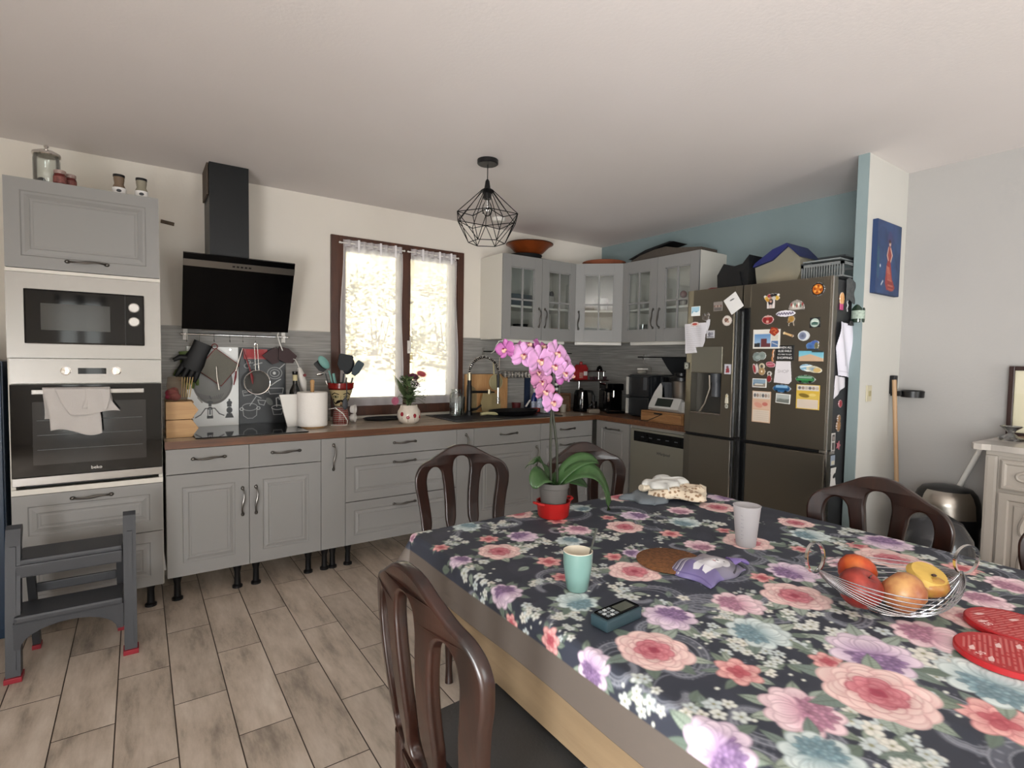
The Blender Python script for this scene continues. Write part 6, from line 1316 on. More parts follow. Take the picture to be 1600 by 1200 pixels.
ar=[(-4.292,.13)]+[(-4.292+.02+.324*(1-math.cos(PI*k/14))/2,.13+.085*math.sin(PI*k/14)) for k in range(15)]+[(-3.924,.13),(-3.924,.24),(-4.292,.24)]
part('arched_apron',MB().prism(ar,-1.028,-1.012,'y'),DKPL,t)
part('back_brace',MB().box(-4.262,-3.954,-.80,-.785,.28,.32,.004),DKPL,t)

# ================================================================== PENDANT + CEILING
px,py=-2.198,-1.317
t=thing('pendant_lamp','black wire cage pendant lamp with a clear bulb hanging from the ceiling','lamp',(px,py,2.03))
part('ceiling_rose',MB().lathe([(0,H-.026),(.055,H-.026),(.060,H-.022),(.060,H-.001),(0,H-.001)],(px,py,0),32),BLK,t,True)
part('cord',MB().cyl((px,py,2.385),(px,py,H-.026),.0028,8),BLK,t)
part('socket',MB().lathe([(0,2.285),(.024,2.285),(.024,2.315),(.040,2.328),(.036,2.334),(.018,2.345),(.012,2.385),(.006,2.395),(0,2.396)],(px,py,0),24),BLK,t,True)
cg=MB(); n=6; rw=.0024
top=[Vector((px+.036*math.cos(2*PI*k/n),py+.036*math.sin(2*PI*k/n),2.33)) for k in range(n)]
m1=[Vector((px+.195*math.cos(2*PI*(k)/n),py+.195*math.sin(2*PI*(k)/n),2.182)) for k in range(n)]
m2=[Vector((px+.165*math.cos(2*PI*(k+.5)/n),py+.165*math.sin(2*PI*(k+.5)/n),2.150)) for k in range(n)]
b1=[Vector((px+.105*math.cos(2*PI*(k+.5)/n),py+.105*math.sin(2*PI*(k+.5)/n),2.035)) for k in range(n)]
for k in range(n):
    cg.cyl(top[k],m1[k],rw,6); cg.cyl(top[k].lerp(top[(k+1)%n],.5),m2[k],rw,6); cg.cyl(m1[k],m1[(k+1)%n],rw,6)
    cg.cyl(m1[k],b1[k],rw,6); cg.cyl(m1[(k+1)%n],b1[k],rw,6); cg.cyl(b1[k],b1[(k+1)%n],rw,6); cg.cyl(m2[k],b1[k],rw,6); cg.cyl(m2[k],m1[k],rw,6); cg.cyl(m2[k],m1[(k+1)%n],rw,6)
cg.torus((px,py,2.33),.036,.003,'z',20,6)
part('wire_cage',cg,mat('black wire',"#0b0b0c",.4,.5),t,True)
part('bulb',MB().lathe([(.012,2.285),(.014,2.27),(.026,2.25),(.031,2.225),(.026,2.20),(.012,2.188),(0,2.186)],(px,py,0),24),glassm('bulb glass',(.93,.93,.92),.5),t,True)
t=thing('smoke_detector','small white round detector on the ceiling near the window wall','detector',(-1.45,-.28,H-.03))
part('base',MB().lathe([(0,H-.03),(.045,H-.03),(.055,H-.018),(.058,H-.001),(0,H-.001)],(-1.45,-.30,0),28),WHP,t,True); part('ring',MB().torus((-1.45,-.30,H-.026),.035,.003,'z',24,6),mat('grey ring',"#8f8b87",.5),t,True)
# ================================================================== TABLE
tx0,tx1,ty1,ty0,tz=-3.065,-1.665,-2.262,-4.22,.752
t=thing('dining_table','large light wood dining table under the floral cloth','table',(-2.365,-3.24,0))
TAN=wood('pale tan table wood',"#7f6b52","#8b765b",(9,1.0,9),.5)
part('tabletop',MB().box(tx0,tx1,ty0,ty1,tz-.035,tz-.002,.004),TAN,t)
mb=MB(); mb.box(tx0+.004,tx0+.026,ty0+.03,ty1-.03,.482,tz-.035);part('apron',mb,TAN,t)
part('apron',MB().box(tx1-.03,tx1-.008,ty0+.03,ty1-.03,.60,tz-.035),TAN,t)
part('apron',MB().box(tx0+.03,tx1-.03,ty1-.05,ty1-.028,.60,tz-.035),TAN,t)
part('apron',MB().box(tx0+.03,tx1-.03,ty0+.028,ty0+.05,.60,tz-.035),TAN,t)
DKW=wood('dark table wood',"#2a1610","#3f2318",(9,9,1),.3)
for y in (-2.95,-3.75):
    part('pedestal',MB().lathe([(.06,.08),(.085,.12),(.05,.2),(.075,.35),(.05,.5),(.09,.6),(.09,tz-.036)],(-2.365,y,0),24),DKW,t,True)
    part('foot',MB().box(-2.72,-2.01,y-.045,y+.045,0,.08,.012),DKW,t)
# ---- table cloth
FL={'R':[(-2.622,-2.252,0.074),(-2.916,-2.565,0.079),(-2.089,-2.286,0.077),(-2.385,-2.603,0.079),(-1.848,-2.63,0.091),(-2.15,-2.948,0.095),(-2.673,-2.911,0.088),(-2.962,-3.227,0.094),(-2.437,-3.256,0.098),(-1.902,-3.288,0.125),(-2.723,-3.559,0.132),(-1.782,-2.923,0.073),(-2.197,-3.566,0.083)],'B':[(-2.879,-2.294,0.062),(-2.662,-2.611,0.058),(-2.357,-2.329,0.059),(-2.145,-2.687,0.075),(-2.947,-2.966,0.065),(-2.702,-3.31,0.085),(-1.884,-3.028,0.083),(-2.988,-3.581,0.076),(-2.498,-3.677,0.111)],'L':[(-2.769,-2.489,0.067),(-3.069,-2.82,0.059),(-2.246,-2.526,0.071),(-2.814,-3.15,0.078),(-3.1,-3.465,0.08),(-2.583,-3.494,0.107),(-1.744,-3.212,0.099),(-2.279,-3.169,0.089),(-1.694,-2.539,0.073),(-2.562,-2.81,0.047),(-3.059,-2.563,0.046),(-3.103,-3.173,0.057)],'P':[(-2.578,-2.526,0.062),(-2.028,-2.576,0.065),(-2.32,-2.879,0.063),(-2.606,-3.2,0.079),(-2.9,-3.506,0.086),(-2.074,-3.235,0.08),(-2.383,-3.536,0.091),(-1.84,-3.563,0.079),(-2.035,-3.547,0.072),(-2.559,-2.538,0.062),(-3.085,-2.266,0.024)],'S':[(-2.883,-2.449,0.042),(-2.837,-2.718,0.047),(-2.552,-2.415,0.046),(-2.354,-2.489,0.037),(-2.304,-2.748,0.048),(-2.105,-2.83,0.037),(-2.64,-2.799,0.039),(-2.396,-3.143,0.041),(-2.063,-3.084,0.038),(-1.861,-3.175,0.044),(-2.693,-3.456,0.043),(-2.882,-3.373,0.057),(-2.635,-3.712,0.076),(-1.809,-3.44,0.06),(-2.879,-2.828,0.036),(-3.057,-2.434,0.033),(-3.134,-2.879,0.032),(-3.108,-3.033,0.039)],'W':[(-3.013,-2.237,0.049),(-2.82,-2.577,0.05),(-2.769,-2.327,0.045),(-2.992,-2.418,0.041),(-3.057,-2.632,0.046),(-2.802,-2.983,0.048),(-2.755,-3.103,0.042),(-3.013,-3.005,0.034),(-3.091,-3.302,0.043),(-3.036,-3.412,0.05),(-2.847,-3.624,0.056),(-2.864,-3.674,0.044),(-2.529,-2.632,0.048),(-2.065,-2.747,0.055),(-1.679,-3.079,0.059),(-1.895,-3.109,0.054),(-1.828,-3.328,0.054),(-2.246,-3.266,0.045),(-2.409,-3.369,0.051),(-2.553,-3.234,0.039),(-2.563,-3.328,0.048),(-2.522,-3.444,0.047),(-2.782,-3.307,0.043),(-2.785,-3.395,0.041),(-2.686,-3.229,0.037),(-2.812,-3.238,0.043),(-2.65,-3.394,0.054),(-2.48,-3.596,0.066),(-2.607,-3.592,0.053),(-1.703,-3.472,0.056),(-1.989,-3.457,0.05),(-3.053,-3.064,0.029),(-2.952,-2.813,0.029),(-2.769,-2.85,0.041),(-2.5,-2.835,0.034),(-2.742,-2.576,0.04),(-2.062,-3.041,0.051),(-2.136,-3.337,0.047),(-2.246,-3.625,0.064),(-3.103,-2.73,0.034),(-3.078,-2.935,0.038)],'K':[(-2.789,-3.038,0.075),(-2.708,-3.155,0.065),(-3.051,-3.347,0.072),(-2.988,-3.474,0.078),(-2.46,-3.376,0.08),(-2.45,-3.525,0.078),(-2.908,-2.815,0.059),(-2.303,-3.026,0.07),(-2.729,-3.684,0.08),(-2.509,-2.83,0.057),(-2.216,-3.082,0.06),(-2.983,-2.595,0.053),(-2.631,-2.51,0.049),(-2.379,-2.841,0.048)]}

PXM=1/.0021
s_lo,s_hi=tx0-.150,tx1+.130; t_lo,t_hi=-4.16,ty1+.130
cw,chh=int((s_hi-s_lo)*PXM),int((t_hi-t_lo)*PXM)
cv=CV(cw,chh,'#30343f')
random.seed(42)
def cx_(s): return (s-s_lo)*PXM
def cy_(v): return (t_hi-v)*PXM
for k in range(500): cv.ell(random.uniform(0,cw),random.uniform(0,chh),random.uniform(6,30),random.uniform(5,18),random.uniform(0,3),random.choice(['#353844','#2b2e39','#393c49','#333845']),al=.5)
def paisley(x,y,r,rot,fl=1):
    c,s=math.cos(rot),math.sin(rot)
    def T(a,b): return (x+(a*c-b*s*fl),y+(a*s+b*c*fl))
    def curve(k):
        pts=[]
        for i in range(40):
            q=i/39; th=-.4+q*5.6; rr=r*k*(1.25-.85*q)*(.55+.45*abs(math.cos(th/2)))
            pts.append(T(rr*math.cos(th)*1.0,rr*math.sin(th)*.75))
        tail=[T(r*k*(1.15+.9*i/10),r*k*(-.35-.75*(i/10)**1.6)) for i in range(11)][::-1]
        return tail+pts
    cv.line(curve(1.0),r*.26,'#4c4f5a',.6); cv.line(curve(1.0),r*.16,'#575a65',.5)
    cv.line(curve(1.10),1.6,'#8b8e97',.9);cv.line(curve(.88),1.4,'#84878f',.9);cv.line(curve(.70),1.2,'#7a7d87',.9)
    P=curve(1.0)
    for i in range(0,len(P),2): cv.ell(P[i][0],P[i][1],r*.035,r*.05,0,'#80838c',al=.8)
    P=curve(1.2)
    for i in range(0,len(P)): cv.ell(P[i][0],P[i][1],r*.03,r*.03,0,'#686b76',al=.7)
for (s,v,r) in FL['K']:
    paisley(cx_(s),cy_(v),r*PXM*1.15,random.uniform(-.6,1.2),random.choice((1,-1)))
for k in range(46): paisley(random.uniform(0,cw),random.uniform(0,chh),random.uniform(30,52),random.uniform(0,6),random.choice((1,-1)))
def leaf(x,y,L,w,rot,c=None):
    c=c or random.choice(['#7d8a7c','#8f9c8e','#66756a','#9aa69c','#74837c','#a3ad9f'])
    cs,sn=math.cos(rot),math.sin(rot); e={'#7d8a7c':'#566257'}.get(c,'#5b675d')
    pts=[]; n=12
    for sd in (1,-1):
        for i in range(n+1):
            q=i/n if sd==1 else 1-i/n; ww=w*math.sin(PI*q**.8)*(1 if sd==1 else -1); pts.append((x+L*q*cs-ww*sn,y+L*q*sn+ww*cs))
    cv.poly(pts,c); cv.line(pts+[pts[0]],1,e,.6)
    cv.line([(x,y),(x+L*.95*cs,y+L*.95*sn)],1.3,e,.8)
    for i in range(2,8):
        q=i/9; ww=w*math.sin(PI*q**.8)*.75
        for sg in (1,-1): cv.line([(x+L*q*cs,y+L*q*sn),(x+L*(q+.1)*cs-sg*ww*sn,y+L*(q+.1)*sn+sg*ww*cs)],.8,e,.45)
def shade(c,f):
    h=c.lstrip('#'); v=[int(h[i:i+2],16) for i in (0,2,4)]; return '#%02x%02x%02x'%tuple(max(0,min(255,int(q*f))) for q in v)
def bloom(x,y,r,pal,kind,rot=None):
    o,m,i_=pal; rot=random.uniform(0,6) if rot is None else rot
    nl=random.randint(6,8)
    for k in range(nl): a=rot+2*PI*k/nl+random.uniform(-.4,.4); leaf(x+r*.62*math.cos(a),y+r*.62*math.sin(a),r*random.uniform(.65,.95),r*random.uniform(.15,.22),a+random.uniform(-.35,.35))
    def pet(px,py,a,ln,wd,c1,c2,e,f=1):
        cv.ell(px,py,ln,wd,a,shade(c1,f),shade(c2,f),edge=e,grad='u')
        for q in (-.5,0,.5):
            nx_,ny_=-math.sin(a)*wd*q,math.cos(a)*wd*q
            cv.line([(px-ln*.7*math.cos(a)+nx_*.6,py-ln*.7*math.sin(a)+ny_*.6),(px+ln*.35*math.cos(a)+nx_,py+ln*.35*math.sin(a)+ny_)],.9,e,.30)
    if kind=='rose':
        for q,(d,n,ln,wd,c1,c2) in enumerate(((.70,8,.34,.36,m,o),(.60,9,.34,.30,m,o),(.50,8,.30,.27,m,o),(.41,8,.26,.22,i_,o),(.32,7,.22,.19,i_,m),(.23,6,.19,.15,i_,m),(.15,5,.14,.11,i_,m),(.06,4,.10,.08,shade(i_,.8),i_))):
            for k in range(n):
                a=rot+q*.47+2*PI*k/n+random.uniform(-.15,.15); dd=d*r*random.uniform(.9,1.06)
                pet(x+dd*math.cos(a),y+dd*math.sin(a),a,ln*r*random.uniform(.85,1.1),wd*r,c1,c2,shade(i_,.95) if q>2 else shade(m,.85),random.uniform(.94,1.05))
        for k in range(9):
            a=rot+k*2.4; rr=r*random.uniform(.12,.55); cv.line([(x+rr*math.cos(a+j*.16),y+rr*math.sin(a+j*.16)) for j in range(7)],1.2,shade(i_,.9),.5)
    elif kind=='peony':
        d0=rot
        for k in range(9):
            a=rot+2*PI*k/9+random.uniform(-.15,.15); pet(x+r*.60*math.cos(a),y+r*.60*math.sin(a),a,r*.38,r*.30,m,o,shade(m,.8),random.uniform(.95,1.05))
        cx,cy=x+r*.20*math.cos(d0),y+r*.20*math.sin(d0)
        for k in range(46):
            q=(1-k/46)**.7*.56*r; a=k*2.399; pet(cx+q*math.cos(a),cy+q*math.sin(a),a,r*.13,r*.085,i_,m,shade(i_,.75),random.uniform(.88,1.12))
        for k in (-1.3,1.3,-.8,.8,-.3,.35,0):
            a=d0+PI+k*.75; q=.5 if abs(k)>.5 else .36; pet(x+r*q*math.cos(a),y+r*q*math.sin(a),a,r*.34,r*.25,m,o,shade(m,.8),random.uniform(.98,1.07))
    else:
        for q,(d,n,s_) in enumerate(((.58,6,.42),(.4,6,.34),(.22,4,.26),(.06,3,.16))):
            for k in range(n):
                a=rot+q*.6+2*PI*k/n; pet(x+d*r*math.cos(a),y+d*r*math.sin(a),a,s_*r,s_*r*.75,i_ if q>1 else m,(o,o,m,m)[q],shade(i_,.95),random.uniform(.94,1.05))
def whites(x,y,r):
    for k in range(5): leaf(x+random.uniform(-r,r)*.7,y+random.uniform(-r,r)*.6,r*.7,r*.16,random.uniform(0,6))
    for k in range(random.randint(7,10)):
        fx_,fy_=x+random.gauss(0,.62)*r,y+random.gauss(0,.45)*r; fr=r*random.uniform(.20,.32); a0=random.uniform(0,6); c=random.choice(['#dddfd8','#d2d8d4','#e2e0d6','#c8d2d2'])
        for j in range(5): cv.ell(fx_+fr*.62*math.cos(a0+j*1.257),fy_+fr*.62*math.sin(a0+j*1.257),fr*.52,fr*.40,a0+j*1.257,shade(c,.9),c,edge=shade(c,.75),grad='u')
        cv.ell(fx_,fy_,fr*.2,fr*.2,0,'#8e8e6e')
    for k in range(6): cv.ell(x+random.gauss(0,1.0)*r,y+random.gauss(0,.8)*r,r*.09,r*.07,0,'#cfd2c8')
PAL=dict(R=('#edd6cf','#d48f95','#a9465a'),B=('#d5dedb','#93aab0','#5d7f8c'),L=('#e2d2dc','#ad90b4','#664a7a'),P=('#ecd6d9','#c998aa','#96637f'),S=('#e7b9b2','#c66f76','#a13f4c'))
for (s,v,r) in FL['W']: whites(cx_(s),cy_(v),r*PXM*1.15)
# fill of the repeat where nothing was charted (towards the near end of the table)
rep=[(-2.55,-3.86,.10,'L'),(-2.85,-3.83,.10,'R'),(-2.25,-3.85,.10,'B'),(-1.95,-3.80,.10,'R'),(-3.05,-3.75,.09,'P'),(-2.05,-4.0,.09,'L'),(-2.7,-4.05,.09,'P'),(-1.8,-3.95,.08,'B'),(-3.0,-4.05,.08,'S'),(-2.38,-4.08,.08,'R')]
for s,v,r,k in rep: FL[k].append((s,v,r))
for k in range(160):
    s,v=random.uniform(s_lo,s_hi),random.uniform(t_lo,t_hi)
    if min(math.hypot(s-q[0],v-q[1])-q[2]*.8 for key in 'RBLPSW' for q in FL[key])>.012: whites(cx_(s),cy_(v),random.uniform(.018,.03)*PXM) if random.random()<.5 else leaf(cx_(s),cy_(v),22,6,random.uniform(0,6))
for key in 'SPBLR':
    for (s,v,r) in FL[key]:
        bloom(cx_(s),cy_(v),r*PXM*(.86 if r<.12 else .76),PAL[key],{'R':'rose','S':'small'}.get(key,'peony'))
cv.line([(0,0)],1,'#000000') if False else None
drop=.132
def drape(U,V):
    s=U+(s_lo+s_hi)/2; v=V+(t_lo+t_hi)/2
    ox=np.where(s<tx0,tx0-s,np.where(s>tx1,s-tx1,0)); oy=np.where(v>ty1,v-ty1,0); sg=np.where(s<tx0,-1.,1.)
    d=np.hypot(ox,oy)+1e-9; R_=.020; arc=R_*PI/2
    a=np.clip(d/R_,0,PI/2); hor=R_*np.sin(a); down=R_*(1-np.cos(a)); ex=np.maximum(0,d-arc)
    cor=4*(ox*oy)**1/(d*d)*.5
    fl=.10+.42*cor
    hor=hor+ex*fl; down=down+ex*np.sqrt(1-fl**2)
    nx=sg*ox/d; ny=oy/d
    bx_=np.clip(s,tx0,tx1); by_=np.minimum(v,ty1)
    wob=.004*np.sin(v*9)*np.clip(ex*12,0,1)
    X=bx_+nx*(hor+wob); Y=by_+ny*(hor+.003*np.sin(s*11)*np.clip(ex*12,0,1)); Z=tz+.002-down+.0006*np.sin(s*40)*np.sin(v*31)
    return np.stack([X-U-(s_lo+s_hi)/2,Y-V-(t_lo+t_hi)/2,Z-tz],1)
# plain taupe border band of the cloth
m=cv.m; Ssp=s_lo+(cv.X+.5)/PXM; Vsp=t_hi-(cv.Y+.5)/PXM
dd=np.hypot(np.maximum(0,np.maximum(tx0-Ssp,Ssp-tx1)),np.maximum(0,Vsp-ty1))
band=(dd>.066)
cv.a[band]=lin('#5e554e'); cv.m&=dd<drop+.012
t=thing('tablecloth','navy tablecloth printed with large pink, lilac and blue roses and a plain taupe border','tablecloth',((s_lo+s_hi)/2,(t_lo+t_hi)/2,tz))
painted('cloth',cv,s_hi-s_lo,t_hi-t_lo,FR(((s_lo+s_hi)/2,(t_lo+t_hi)/2,tz),(1,0,0),(0,0,1)),t,.0012,.5,fn=drape,mtl=printed(.66,'oilcloth print'))
TZ=tz+.0045

# ---- orchid
ox,oy=-2.525,-2.36
t=thing('casserole_dish','small red silicone casserole dish under the orchid pot','dish',(ox,oy,TZ))
RS=mat('bright red silicone',"#a81d1b",.4)
part('body',MB().lathe([(0,0),(.056,0),(.060,.006),(.066,.058),(.068,.062),(.064,.062),(.056,.008),(0,.006)],(ox,oy,TZ),32),RS,t,True)
for s_ in (-1,1): part('handle',MB().tube([(ox+s_*.062,oy-.02,TZ+.055),(ox+s_*.086,oy-.014,TZ+.062),(ox+s_*.090,oy,TZ+.064),(ox+s_*.086,oy+.014,TZ+.062),(ox+s_*.062,oy+.02,TZ+.055)],.005,8),RS,t,True)
t=thing('orchid','tall pink orchid in a clear grey pot on the dining table','orchid',(ox,oy,TZ+.007))
zb=TZ+.0075
part('pot',MB().lathe([(0,0),(.042,0),(.046,.01),(.056,.105),(.060,.108),(.060,.128),(.056,.128),(.052,.105),(.042,.01),(0,.006)],(ox,oy,zb),32),sheer('cloudy grey pot plastic',"#8b8783",.82),t,True)
part('bark_mix',MB().lathe([(0,.012),(.040,.012),(.050,.10),(.03,.112),(0,.115)],(ox,oy,zb),24),mat('bark potting mix',"#46362b",.9,var=.5,vscale=60,bump=1,bscale=90),t,True)
OL=mat('orchid leaf green',"#334f2a",.35,var=.2,vscale=6)
def oleaf(p0,path,wd):
    mb=MB(); n=14; P=[Vector(p) for p in path]; rows=[]
    def bz(q):
        k=len(P)-1; r=Vector((0,0,0))
        for i,p in enumerate(P): r+=p*math.comb(k,i)*q**i*(1-q)**(k-i)
        return r
    for i in range(n+1):
        q=i/n; c=bz(q); tg=(bz(min(1,q+.02))-bz(max(0,q-.02))).normalized(); s=tg.cross(Vector((0,0,1)))
        if s.length<.2: s=Vector((.8,-.5,0))
        s.normalize(); s=(s+Vector((0,0,-.75 if s.y<0 else .75))); s=(s-tg*s.dot(tg)).normalized(); nn=s.cross(tg); w=wd*.86*max(.05,math.sin(PI*(.12+.86*q))**.6)
        rows.append([mb.v(c+s*w*e+nn*abs(e)*w*.28) for e in (-1,-.5,0,.5,1)])
    for A,B in zip(rows,rows[1:]):
        for k in range(4): mb.f([A[k],A[k+1],B[k+1],B[k]])
    part('leaf',mb,OL,t,True,sol=.002)
zr=zb+.115
oleaf(0,[(ox-.01,oy,zr),(ox-.06,oy-.01,zr+.06),(ox-.11,oy-.03,zr+.06),(ox-.125,oy-.04,zr+.01)],.050)
oleaf(0,[(ox+.01,oy,zr),(ox+.08,oy-.01,zr+.10),(ox+.16,oy-.03,zr+.11),(ox+.20,oy-.04,zr+.07)],.040)
oleaf(0,[(ox+.02,oy-.01,zr),(ox+.10,oy-.06,zr+.10),(ox+.18,oy-.09,zr+.06),(ox+.185,oy-.12,zr-.10)],.052)
oleaf(0,[(ox,oy+.01,zr),(ox+.05,oy+.03,zr+.04),(ox+.11,oy-.02,zr+.01),(ox+.15,oy-.03,zr-.02)],.040)
oleaf(0,[(ox-.01,oy+.01,zr),(ox+.04,oy+.10,zr+.09),(ox+.02,oy+.16,zr+.08),(ox+.01,oy+.20,zr+.03)],.030)
OS=mat('orchid stem',"#2a2c20",.5); 
fy=oy+.01
stemA=[(ox-.015,oy,zr),(ox-.02,oy,zr+.15),(ox-.012,fy,1.17),(-2.535,fy,1.25),(-2.54,fy,1.33),(-2.585,fy,1.385),(-2.66,fy,1.405),(-2.76,fy,1.405)]
stemB=[(ox+.018,oy,zr),(ox+.012,oy,zr+.15),(ox-.004,fy,1.16),(-2.50,fy,1.24),(-2.49,fy,1.31),(-2.46,fy,1.345)]
part('stem',MB().tube(stemA,[.0052]*4+[.0040]*2+[.0028,.0015],8),OS,t,True); part('stem',MB().tube(stemB,[.0052]*4+[.003,.002],8),OS,t,True)
part('stake',MB().cyl((ox-.005,oy+.008,zb+.05),(ox-.012,oy+.012,1.28),.0025,6),mat('dark stake',"#2a241c",.7),t)
part('branch',MB().tube([(-2.54,fy,1.30),(-2.58,fy-.01,1.28),(-2.60,fy-.01,1.24),(-2.585,fy-.01,1.21)],.002,6),OS,t,True)
PK=[mat('orchid petal pink',"#c08bb8",.55,var=.12,vscale=30,sheen=.2),mat('orchid petal magenta',"#a85c98",.55,var=.15,vscale=30),mat('orchid petal faded pink',"#ab7092",.6,var=.12,vscale=30)]
LIP=mat('orchid lip',"#c9a08e",.5,var=.3,vscale=90); LIPD=mat('orchid throat',"#7a2340",.5)
def phal(c,r,face,mt,roll=0):
    w=Vector(face).normalized(); u=Vector((1,0,0))-w*w.x; u.normalize(); M=FR(c,u,w)@Matrix.Rotation(R(roll),4,'Z'); mb=MB(M)
    def petal(a,L,wd,z0,cup):
        n=8;rows=[]
        ca,sa=math.cos(a),math.sin(a)
        for i in range(n+1):
            q=i/n; wdt=wd*math.sin(PI*min(1,.06+.9*q))**.55*(.35+.65*min(1,q*2.2)); rows.append([mb.v((ca*L*q-sa*wdt*e,sa*L*q+ca*wdt*e,z0+cup*q*q-.006*abs(e)*q)) for e in (-1,-.5,0,.5,1)])
        for A,B in zip(rows,rows[1:]):
            for k in range(4): mb.f([A[k],A[k+1],B[k+1],B[k]])
    for a in (PI/2,PI*1.5-.75,PI*1.5+.75): petal(a,r*.95,r*.36,-.003,.004)
    for a in (.18,PI-.18): petal(a,r*1.05,r*.60,.002,.008)
    f=part('flower',mb,mt,t,True,sol=.0012)
    lp=MB(M); lp.sph((0,-r*.20,.014),r*.13,r*.20,.012,10,6); lp.sph((-r*.14,-r*.08,.010),r*.09,r*.12,.009,8,6); lp.sph((r*.14,-r*.08,.010),r*.09,r*.12,.009,8,6)
    part('lip',lp,LIP,f,True); part('throat',MB(M).sph((0,-.001,.016),r*.10,r*.11,.008,8,6),LIPD,f,True)
for (x,z,r,fc,k,ro,dy) in ((-2.765,1.405,.042,(-.9,-.4,0),1,10,0),(-2.695,1.385,.056,(-.3,-1,.1),0,-10,-.01),(-2.655,1.415,.046,(.1,-.6,.8),1,15,.02),(-2.636,1.37,.062,(.05,-1,-.1),0,5,-.03),(-2.59,1.415,.048,(.3,-.8,.5),1,0,.02),(-2.548,1.395,.060,(.2,-1,.1),0,-8,-.02),(-2.572,1.350,.056,(0,-1,-.1),0,8,-.035),(-2.505,1.362,.058,(.4,-1,0),0,-5,-.01),(-2.52,1.325,.046,(-.1,-1,-.35),0,4,-.04),(-2.462,1.335,.050,(.6,-.8,0),0,-12,0),(-2.45,1.312,.038,(.9,-.5,-.1),0,0,.01),(-2.612,1.325,.040,(-.4,-.8,-.2),2,0,0),(-2.60,1.290,.045,(-.3,-.9,-.2),2,8,0),(-2.592,1.252,.048,(.0,-1,-.1),2,-6,-.01),(-2.562,1.208,.052,(0,-1,.15),0,0,-.02)):
    phal((x,fy-.012+dy,z),r*.92,fc,PK[k],ro)
part('bud',MB().sph((-2.505,fy-.01,1.292),.017,.015,.021,10,8),PK[1],t,True)
part('bud',MB().sph((-2.475,fy-.01,1.302),.012,.012,.015,10,8),PK[2],t,True)

# ---- towels
def crumple(name,cx,cy,w,h,rotd,z,th,m,label,pt,root,seed=0,amp=.01,flat=0):
    mb=MB(Matrix.Translation((cx,cy,0))@Matrix.Rotation(R(rotd),4,'Z'))
    def f(u,v):
        e=min(u,1-u,v,1-v)*2; bump=amp*(math.sin(u*9+seed)*math.cos(v*7+seed*2)+.5*math.sin(u*19+v*13+seed))
        return ((u-.5)*w+.012*math.sin(v*11+seed),(v-.5)*h+.010*math.sin(u*13+seed),z+th*min(1,e*5)**.5+bump*min(1,e*4)+ .002)
    mb.grid(44,36,f); return part(name,mb,m,root,True,sol=.003)
t=thing('folded_cloth','folded blue grey cloth under the leopard towel at the far table end','towel',(-1.95,-2.37,TZ)); crumple('layer',-1.96,-2.375,.26,.17,12,TZ-.002,.02,mat('blue grey cotton',"#6f767b",.95,bump=.5,bscale=300),'',0,t,1,.0015)
t=thing('leopard_towel','cream towel with brown leopard spots piled at the far table end','towel',(-1.86,-2.40,TZ+.01))
LE=bpy.data.materials.new('leopard cotton'); LE.use_nodes=True; nt=LE.node_tree; b=nt.nodes['Principled BSDF']; tc=nt.nodes.new('ShaderNodeTexCoord'); vo=nt.nodes.new('ShaderNodeTexVoronoi'); vo.inputs['Scale'].default_value=60
rp=nt.nodes.new('ShaderNodeValToRGB'); e=rp.color_ramp.elements; e[0].position=.30; e[0].color=(*lin('#93765c'),1); e[1].position=.46; e[1].color=(*lin('#d9c9b2'),1)
nt.links.new(tc.outputs['Object'],vo.inputs['Vector']); nt.links.new(vo.outputs['Distance'],rp.inputs[0]); nt.links.new(rp.outputs[0],b.inputs['Base Color']); b.inputs['Roughness'].default_value=.95
CRM=mat('cream cotton',"#d9cdb8",.95,bump=.4,bscale=300)
crumple('spotted_layer',-1.85,-2.42,.25,.24,35,TZ+.014,.030,LE,'',0,t,3,.006)
def fold(u,v):
    return None
mb=MB(Matrix.Translation((-1.955,-2.36,TZ+.045))@Matrix.Rotation(R(-32),4,'Z')); pts=[(-.045+.11*k/10,.004*math.sin(k),-.008+.003*math.cos(k*2)) for k in range(11)]; mb.tube(pts,[.020+.003*math.sin(k*1.7) for k in range(11)],14,flat=.7); part('rolled_edge',mb,CRM,t,True)
crumple('white_fold',-1.86,-2.36,.22,.14,14,TZ+.042,.022,mat('white cotton',"#d3d3ce",.95,bump=.4,bscale=300),'',0,t,5,.004)
# cream border along the near edges
mb=MB(Matrix.Translation((-1.84,-2.42,0))@Matrix.Rotation(R(35),4,'Z')); mb.grid(30,4,lambda u,v:(-.12+.012*math.sin(3)*0+.24*u,-.122+.03*v,TZ+.022+.004*math.sin(u*14)+.012*v)); part('border',mb,CRM,t,True,sol=.004)
mb=MB(Matrix.Translation((-1.84,-2.42,0))@Matrix.Rotation(R(35),4,'Z')); mb.grid(4,30,lambda u,v:(-.125+.03*u,-.12+.24*v,TZ+.022+.004*math.sin(v*14)+.010*u)); part('border',mb,CRM,t,True,sol=.004)

